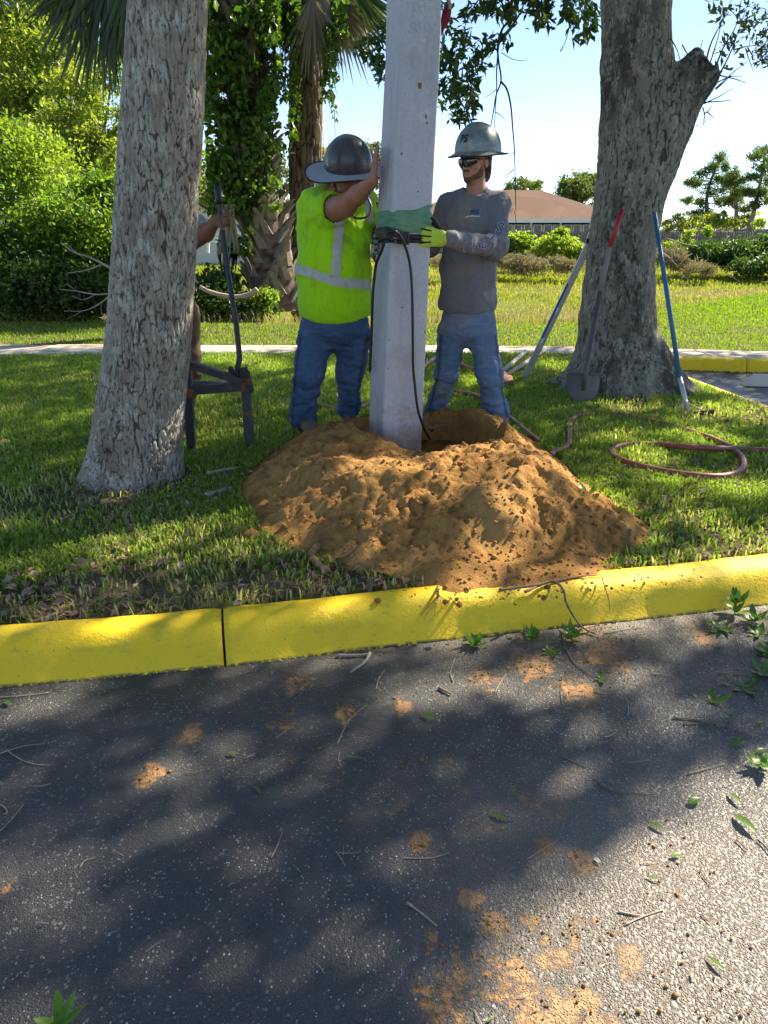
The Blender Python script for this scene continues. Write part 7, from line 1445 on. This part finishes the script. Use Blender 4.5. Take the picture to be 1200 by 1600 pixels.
gstick('root', 'dangling root with fine rootlets hanging over the kerb left of centre', [(688, 905), (685, 918), (684, 930), (688, 945), (691, 958, .09)], .007, M['root'], zoff=.008, cat='root')
for i, (dx, ln) in enumerate([(-14, 30), (-24, 40), (-8, 34), (6, 28), (-30, 34), (14, 24)]):
    t = COL.objects; P = [gr(686, 928, .15), gr(686 + dx * .5, 928 + ln * .5, .13), gr(686 + dx, 928 + ln, .09)]; mb = MB(); mb.tube(spline(P, 4), .0012, 4); mb.build('rootlet', M['root'], bpy.data.objects['root.003'] if 'root.003' in bpy.data.objects else None, True)
gstick('root', 'brown branching root trailing over the kerb edge at the right of the heap', [(780, 922), (810, 918), (840, 914), (865, 908), (880, 922, .16), (884, 940, .12), (893, 958, .08), (905, 975, .03), (917, 985, .012), (930, 990, .01)], .006, M['twig'], zoff=.012, cat='root')
gstick('root', 'thin root lying along the dirt at the kerb top', [(820, 925), (850, 912), (880, 905), (910, 900), (940, 898)], .006, M['root'], zoff=.006, cat='root')
gstick('root', 'thin upright rootlet hanging down the yellow kerb face at the right', [(940, 900, .16), (946, 920, .13), (952, 940, .08), (953, 962, .02)], .0025, M['twig'], cat='root')
gstick('root', 'thin white wire-like root in the hole right of the pole', [(663, 660, .26), (672, 668, .24), (690, 664, .25), (702, 662, .24)], .004, M['paletwig'], cat='root')
gstick('bark_piece', 'grey rotten wood piece at the left foot of the dirt heap', [(322, 776), (340, 770), (362, 762)], .022, M['greytwig'], zoff=.02, cat='dead wood')
gstick('bark_piece', 'pale splintered wood lying in the grass above the rotten piece', [(324, 740), (345, 735), (375, 730)], .012, M['paletwig'], zoff=.035, cat='dead wood')
for (lab, px, py, r) in [('round dirt clod on the grass left of the heap', 393, 836, .035), ('small dirt clod beside the round clod at the heap left edge', 412, 829, .024), ('dirt clod low on the grass under the forked root', 508, 872, .02), ('brown clod resting on the yellow kerb top', 590, 938, .012)]:
    z = .14; p_ = gr(px, py, z); z = g1(p_[0], p_[1]); p_ = gr(px, py, z + r * .4); mb = MB(); mb.sphere((0, 0, 0), r, 9); V = np.concatenate(mb.V); V = V * (1 + .3 * fbm(V / r * 1.6 + px, 3))[:, None] * np.array([1.15, 1, .8]) + p_; tag(obj('dirt_clod', V, mb.F, M['dirt'], None, True), lab, 'dirt clod')

# ================================================================== twigs, leaves and weeds on the asphalt
TW = [('long pale straw twig along the kerb at the left edge', [(-10, 1090), (35, 1087), (77, 1082)], .0035, 'paletwig'),
 ('pale forked twig at the left edge, upper prong', [(-6, 1180), (12, 1173), (40, 1165), (70, 1162)], .003, 'paletwig'),
 ('lower curved prong of pale twig at the left edge', [(13, 1174), (28, 1184), (50, 1193), (78, 1196)], .0028, 'paletwig'),
 ('short white straw bit below the forked twig at left', [(51, 1228), (65, 1228), (80, 1224)], .0022, 'paletwig'),
 ('straight thin straw slanting up from the left edge', [(-4, 1302), (18, 1280), (37, 1256)], .0022, 'paletwig'),
 ('small hooked pale twig at the left edge', [(-4, 1255), (8, 1262), (11, 1270), (5, 1272)], .0026, 'paletwig'),
 ('thick grey stick lying against the kerb, shorter arm of a fork', [(527, 1024), (550, 1024), (578, 1022)], .009, 'greytwig'),
 ('thick grey stick forking down from the one by the kerb', [(578, 1020), (570, 1034), (548, 1050)], .0095, 'greytwig'),
 ('long thin dark stick lying in the kerb gutter at the centre', [(562, 1016), (600, 1017), (650, 1018)], .004, 'twig'),
 ('long curved tan twig on the dirt stain left of centre', [(527, 1163), (537, 1140), (548, 1122), (573, 1101)], .0028, 'paletwig'),
 ('short pale twig just below the kerb, left of centre', [(587, 1078), (592, 1060), (601, 1047)], .0028, 'paletwig'),
 ('short pale twig left of the dirt stain', [(431, 1153), (445, 1143), (459, 1134)], .002, 'paletwig'),
 ('vertical tan twig above the narrow green leaf', [(531, 1175), (529, 1187), (534, 1198)], .0022, 'paletwig'),
 ('pale slightly bent twig low centre above the dirt spill', [(632, 1341), (670, 1341), (688, 1337), (702, 1332)], .0026, 'paletwig'),
 ('straight grey stick slanting down to the dirt spill', [(636, 1410), (660, 1428), (683, 1447)], .0042, 'greytwig'),
 ('dark brown stub of stick right of centre below the kerb', [(686, 1074), (695, 1079), (705, 1084)], .008, 'twig'),
 ('long brown stick at right with a side prong beside it', [(1052, 1121), (1085, 1124), (1130, 1132), (1166, 1142)], .0048, 'twig'),
 ('thin brown prong beside the long stick at right', [(1068, 1131), (1085, 1131), (1103, 1129)], .0035, 'twig'),
 ('pale straight twig under the right hand leaves', [(1074, 1209), (1100, 1202), (1132, 1193)], .003, 'paletwig'),
 ('pinkish twig in the sunlit patch, long arm', [(977, 1445), (1000, 1434), (1037, 1421)], .003, 'tan'),
 ('pinkish twig in the sunlit patch, short arm', [(966, 1424), (985, 1428), (1003, 1431)], .0038, 'tan'),
 ('long curved branch running from the kerb weeds down right', [(876, 985), (884, 1012), (897, 1035), (920, 1052), (938, 1060)], .004, 'twig'),
 ('thin branching dead twig in the shade right of centre', [(927, 1216), (950, 1232), (975, 1238), (1030, 1242)], .003, 'twig'),
 ('thin straw slanting across the large dirt spot', [(823, 1343), (850, 1326), (878, 1307)], .002, 'paletwig'),
 ('curved straw right of the large dirt spot', [(985, 1348), (995, 1330), (998, 1311)], .002, 'paletwig'),
 ('thin arching straw below the rosette weed', [(708, 1065), (704, 1050), (711, 1028)], .0026, 'paletwig'),
 ('pale straw leaning beside the rosette weed', [(773, 1083), (781, 1068), (792, 1052)], .0025, 'paletwig'),
 ('hanging dark stem ending in a small leaf below the weeds', [(878, 1098), (876, 1080), (880, 1052)], .0022, 'twig'),
 ('short straight straw on the shaded asphalt at right', [(980, 1192), (998, 1190), (1016, 1187)], .0024, 'paletwig'),
 ('dark straight twig left of the leaf pair', [(880, 1183), (898, 1191), (915, 1200)], .0028, 'twig'),
 ('pale twig below the right end of the kerb', [(1016, 1053), (1034, 1053), (1050, 1056)], .0035, 'paletwig'),
 ('two thin straws laid as a small cross', [(943, 1151), (953, 1150), (962, 1144)], .0026, 'paletwig'),
 ('tan twig lying near the right kerb weeds', [(1152, 1000), (1156, 1018), (1160, 1032)], .0024, 'paletwig'),
 ('long brown twig leading off the right edge', [(1120, 1050), (1150, 1053), (1205, 1056)], .0035, 'twig'),
 ('thin vertical straw on shaded asphalt right of the dirt', [(981, 1118), (982, 1105), (979, 1090)], .0022, 'paletwig'),
 ('dark short twig in sun at the far right', [(1150, 1311), (1160, 1320), (1168, 1329)], .003, 'twig'),
 ('dark stalk of the large leaf at the right edge', [(1184, 1312), (1195, 1322), (1210, 1342)], .0032, 'darktwig'),
 ('small dark splinter in the sunlit corner, upper', [(1098, 1368), (1103, 1374), (1110, 1383)], .0022, 'twig'),
 ('small dark splinter in the sunlit corner, lower', [(1096, 1428), (1102, 1434), (1109, 1441)], .0026, 'twig'),
 ('short tan stick at lower centre left', [(529, 1332), (545, 1333), (561, 1332)], .0022, 'paletwig'),
 ('short tan stick meeting the flat one at lower centre left', [(528, 1333), (533, 1342), (540, 1353)], .0024, 'paletwig'),
 ('thin reddish twig at lower left of centre', [(424, 1340), (434, 1320), (441, 1300)], .0022, 'paletwig'),
 ('small curved pale straw lying at the left', [(125, 1355), (132, 1345), (148, 1340)], .002, 'paletwig'),
 ('thin dark twig near the kerb joint below the yellow paint', [(172, 1102), (178, 1118), (181, 1138)], .0022, 'twig'),
 ('curved thin twig left of centre beside the dirt patch', [(290, 1208), (305, 1208), (319, 1202)], .002, 'twig'),
 ('tan stick in the kerb gutter below the overhanging root', [(947, 990), (975, 984), (1005, 980)], .003, 'paletwig'),
 ('straw leaning from the gutter against the kerb', [(984, 978), (992, 962), (998, 948, .05)], .0022, 'paletwig')]
for lab, pix, r, m in TW: r *= .68; gstick('twig', lab, pix, r, M[m], None, r * .8 + .002, 'twig', .55, n=4)
def leaf_mesh(L, w, bend=.12, fold=.18, n=7):
    V = []; F = []
    for i in range(n + 1):
        t = i / n; hw = w / 2 * math.sin(math.pi * min(1, t ** .8 * .96 + .03)) ** .9; z = bend * L * math.sin(math.pi * t) * .5
        for s_ in (-1, -.5, 0, .5, 1): V.append((hw * s_, t * L, z + abs(s_) * hw * fold))
    for i in range(n):
        for j in range(4): F.append((i * 5 + j, i * 5 + j + 1, (i + 1) * 5 + j + 1, (i + 1) * 5 + j))
    return np.array(V), F
def put_leaf(name, base, ang, L, w, tilt, m, parent=None, tint=.5, roll=0, bend=.12):
    V, F = leaf_mesh(L, w, bend); c, s_ = math.cos(tilt), math.sin(tilt); V = np.stack([V[:, 0], V[:, 1] * c - V[:, 2] * s_, V[:, 1] * s_ + V[:, 2] * c], 1)
    a = ang; V = np.stack([V[:, 0] * math.cos(a) - V[:, 1] * math.sin(a), V[:, 0] * math.sin(a) + V[:, 1] * math.cos(a), V[:, 2]], 1) + np.array(base); o = obj(name, V, F, m, parent, True, {'tint': np.clip(tint + .12 * np.random.default_rng(int(abs(base[0]) * 9999)).normal(0, 1) + 0 * V[:, 0], 0, .9)})
    P = np.array([V[i * 5 + 2] + np.array([0, 0, .0004]) for i in range(8)]); return o, P
LV = [('green leaf by itself on dark asphalt right of the dirt stain', 658, 1114, 681, 1126, .34), ('narrow green leaf on dark asphalt left of centre', 540, 1181, 572, 1189, .20), ('green leaf lying low in the centre of the asphalt', 764, 1272, 798, 1283, .26),
 ('tiny green leaf near the bottom, left of centre', 540, 1385, 553, 1384, .3), ('yellow-green leaf with long stem at the shade edge', 1014, 1285, 1040, 1299, .30), ('large glossy green leaf near the right edge', 1147, 1272, 1184, 1306, .32), ('narrow green leaf above the large one', 1138, 1237, 1160, 1259, .24),
 ('dull oval leaf on shaded asphalt at right', 1075, 1256, 1095, 1248, .5), ('pale lime leaf in the sunny lower right', 1106, 1493, 1133, 1520, .26), ('small light green leaf in the shade edge at right', 1048, 1339, 1064, 1334, .42), ('thin yellow-green leaf below the stemmed leaf', 1009, 1368, 1034, 1377, .2),
 ('small green leaf left of the centre, pointing down', 398, 1229, 407, 1240, .45), ('light green leaf left of centre near the dirt crumbs', 355, 1177, 372, 1178, .4), ('small leaf at the left under the straw twig', 8, 1095, 16, 1102, .6), ('white underside leaf beside the large dirt spot', 928, 1340, 939, 1350, .45),
 ('upper leaf of a pair lying at the right', 1145, 1151, 1165, 1157, .34), ('lower leaf of a pair lying at the right', 1141, 1164, 1166, 1160, .42), ('single oval leaf right of the long brown stick', 1180, 1133, 1192, 1128, .5), ('single leaf near the right edge above the corner plant', 1178, 1177, 1196, 1171, .4),
 ('green leaf pointing up left of the three leaf sprig', 1136, 1118, 1145, 1128, .5), ('pointed leaf lying below the kerb at right of centre', 928, 1077, 948, 1082, .3), ('small leaf beside a thin twig in the shade', 930, 1092, 940, 1099, .45), ('small dark green leaf at centre right shade', 968, 1250, 980, 1251, .4),
 ('long leaf at the far right above the sunlit area', 1182, 1190, 1204, 1190, .26), ('pale slim leaf standing in sun near the bottom right', 1082, 1516, 1084, 1531, .26), ('leaf lying at the bottom edge on the dirt spill', 760, 1597, 772, 1588, .3), ('narrow leaf lying near the bottom right corner', 1143, 1581, 1152, 1588, .3)]
for i, (lab, x0, y0, x1, y1, asp) in enumerate(LV):
    a = gr(x0, y0, .006); b = gr(x1, y1, .006); L = np.linalg.norm(b - a); ang = math.atan2(b[1] - a[1], b[0] - a[0]) - math.pi / 2; t = thing('leaf', lab, 'leaf', a)
    m = M['white'] if 'white under' in lab else M['weedleaf']; o, P = put_leaf('blade', a, ang, L, L * asp, .05, m, t, .75 if ('lime' in lab or 'yellow' in lab or 'light' in lab or 'pale' in lab) else .35)
    mb = MB(); mb.tube(P, .0009, 4); mb.build('midrib', M['paletwig'], t, True)
def weed(label, px, py, n, L, asp, m='weedleaf', tmin=.2, tmax=1.1, z=.003, spread=(0, 2 * math.pi), stem=0, cat='weed'):
    c = gr(px, py, z); t = thing('weed', label, cat, c); r = random.Random(int(px * 7 + py))
    for i in range(n):
        a = spread[0] + (spread[1] - spread[0]) * (i + r.uniform(-.3, .3)) / n; tl = r.uniform(tmin, tmax); l = L * r.uniform(.7, 1.2); hh = stem * r.uniform(0, 1); o, P = put_leaf('leaf', c + np.array([0, 0, hh]), a, l, l * asp * r.uniform(.8, 1.2), tl, M[m], t, r.uniform(.1, .8), 0, -.25)
    if stem: mb = MB(); mb.tube([c, c + np.array([0, 0, stem])], .0022, 6); mb.build('stem', M['twig'], t, True)
    return t
weed('rosette weed with narrow green leaves growing against the kerb, left of the others', 740, 1008, 22, .062, .26, tmin=.35, tmax=1.3)
weed('leafy weed with pointed leaves at the foot of the kerb, middle of three', 830, 1000, 12, .060, .30, tmin=.3, tmax=1.25, stem=.02)
weed('loose leafy sprig at the foot of the kerb, right of the middle weed', 892, 1000, 14, .062, .34, tmin=.15, tmax=1.1, stem=.035)
weed('small fallen sprig just below the middle weed', 862, 1018, 6, .045, .4, tmin=0, tmax=.4)
weed('tall leafy green plant at the kerb near the right edge', 1148, 958, 18, .066, .34, tmin=.3, tmax=1.35, stem=.06)
weed('second leafy plant at the kerb beside the tall one', 1178, 972, 14, .062, .36, tmin=.1, tmax=1.2, stem=.03)
weed('low sprig of leaves in front of the tall kerb plant', 1125, 982, 9, .065, .34, tmin=.0, tmax=.6)
weed('flat leaf sprig in front of the second kerb plant', 1185, 992, 8, .06, .36, tmin=.0, tmax=.5)
weed('three-leaf sprig lying on the asphalt at the right', 1112, 1098, 4, .062, .30, tmin=.05, tmax=.7, spread=(-1.9, 1.6))
weed('cut sprig with paired leaves right of the three-leaf sprig', 1160, 1072, 6, .07, .26, tmin=.0, tmax=.4)
weed('long-leaved cut sprig at the right edge below the kerb', 1192, 1050, 8, .075, .28, tmin=.0, tmax=.5)
weed('dark leafy cluster at the right edge, middle height', 1188, 1200, 14, .045, .45, tmin=.1, tmax=1.0, stem=.02)
weed('small leaf cluster at the right edge under the kerb plants', 1196, 1018, 8, .05, .5, tmin=.1, tmax=.9)
weed('pair of leaves on a thin bent twig below the kerb', 938, 1060, 4, .035, .45, tmin=.0, tmax=.6)
weed('green seedling growing out of the right side of the dirt heap', 915, 768, 1, .04, .4, z=.2)
sp = thing('weed', 'pale fresh green weed sprawled on the right slope of the dirt heap', 'weed', at(915, 765, 3.5))
for (px, py, a, L) in [(900, 750, 2.2, .06), (907, 756, 1.5, .05), (915, 768, .3, .07), (922, 772, -.6, .06), (910, 775, 2.8, .06), (918, 762, -1.2, .05), (905, 785, 2.5, .05), (925, 782, -.9, .055), (912, 760, .9, .04)]:
    z = .2
    for _ in range(5): q = gr(px, py, z); z = g1(q[0], q[1]) + .012
    put_leaf('leaf', gr(px, py, z), a, L, L * .42, .5, M['weedleaf'], sp, .7, 0, -.2)
for (px, py, a) in [(548, 868, 2.4), (556, 872, .6), (540, 880, 1.2), (565, 880, -.8)]:
    pass
# upright seedling at the bottom left edge
t = thing('weed', 'upright light green seedling at the bottom left edge of the picture', 'weed', gr(92, 1606, .0)); c = gr(92, 1606, .0)
for (a, L, tl, w) in [(.05, .075, 1.25, .30), (-.75, .075, .95, .26), (1.5, .05, .35, .45), (-1.2, .065, .6, .28), (2.8, .04, .5, .4), (.5, .03, 1.2, .4)]: put_leaf('leaf', c + np.array([0, 0, .004]), a, L, L * w, tl, M['weedleaf'], t, .62, 0, -.12)
# scattered tiny litter nobody could count
x, y = scatter(1500, -1.8, 1.9, .8, 2.7); k = ~inpoly(x, y, POLY) & (rng.uniform(0, 1, len(x)) < .10 + .5 * np.exp(-(dpoly(x, y, KS, False) / .15) ** 2)); x, y = x[k], y[k]; n = len(x); VV = []; FF = []
for i in range(n):
    a = random.uniform(0, 6.3); L = random.uniform(.008, .035); w = random.uniform(.0006, .0014); d = np.array([math.cos(a), math.sin(a), random.uniform(-.05, .05)]) * L / 2; s2 = np.array([-math.sin(a), math.cos(a), 0]) * w; c = np.array([x[i], y[i], .004]); mid = c + s2 * random.uniform(-2, 2) + np.array([0, 0, .002]); q = len(VV); VV += [c - d - s2, c - d + s2, mid + s2 + np.array([0, 0, w]), mid - s2 + np.array([0, 0, w]), c + d + s2 * .5, c + d - s2 * .5]; FF += [(q, q + 1, q + 2, q + 3), (q + 3, q + 2, q + 4, q + 5)]
o = obj('straw_bits', VV, FF, M['paletwig'], None, False); o['kind'] = 'stuff'
# thatch: dry grass strands along the kerb back and under the near tree
x, y = scatter(16000, -2.2, 2.2, 2.2, 5.5); m_ = np.exp(-((dpoly(x, y, KS, False) - .24) / .13) ** 2) + .7 * np.exp(-(((x + 1.2) / .5) ** 2 + ((y - 3.72) / .2) ** 2)) + .12; k = near_ok(x, y) & (rng.uniform(0, 1, len(x)) < m_); x, y = x[k], y[k]
blades('thatch', x, y, 0 * x + .128, .055, .0035, M['reed'], rng.uniform(0, 1, len(x)), 1.5)
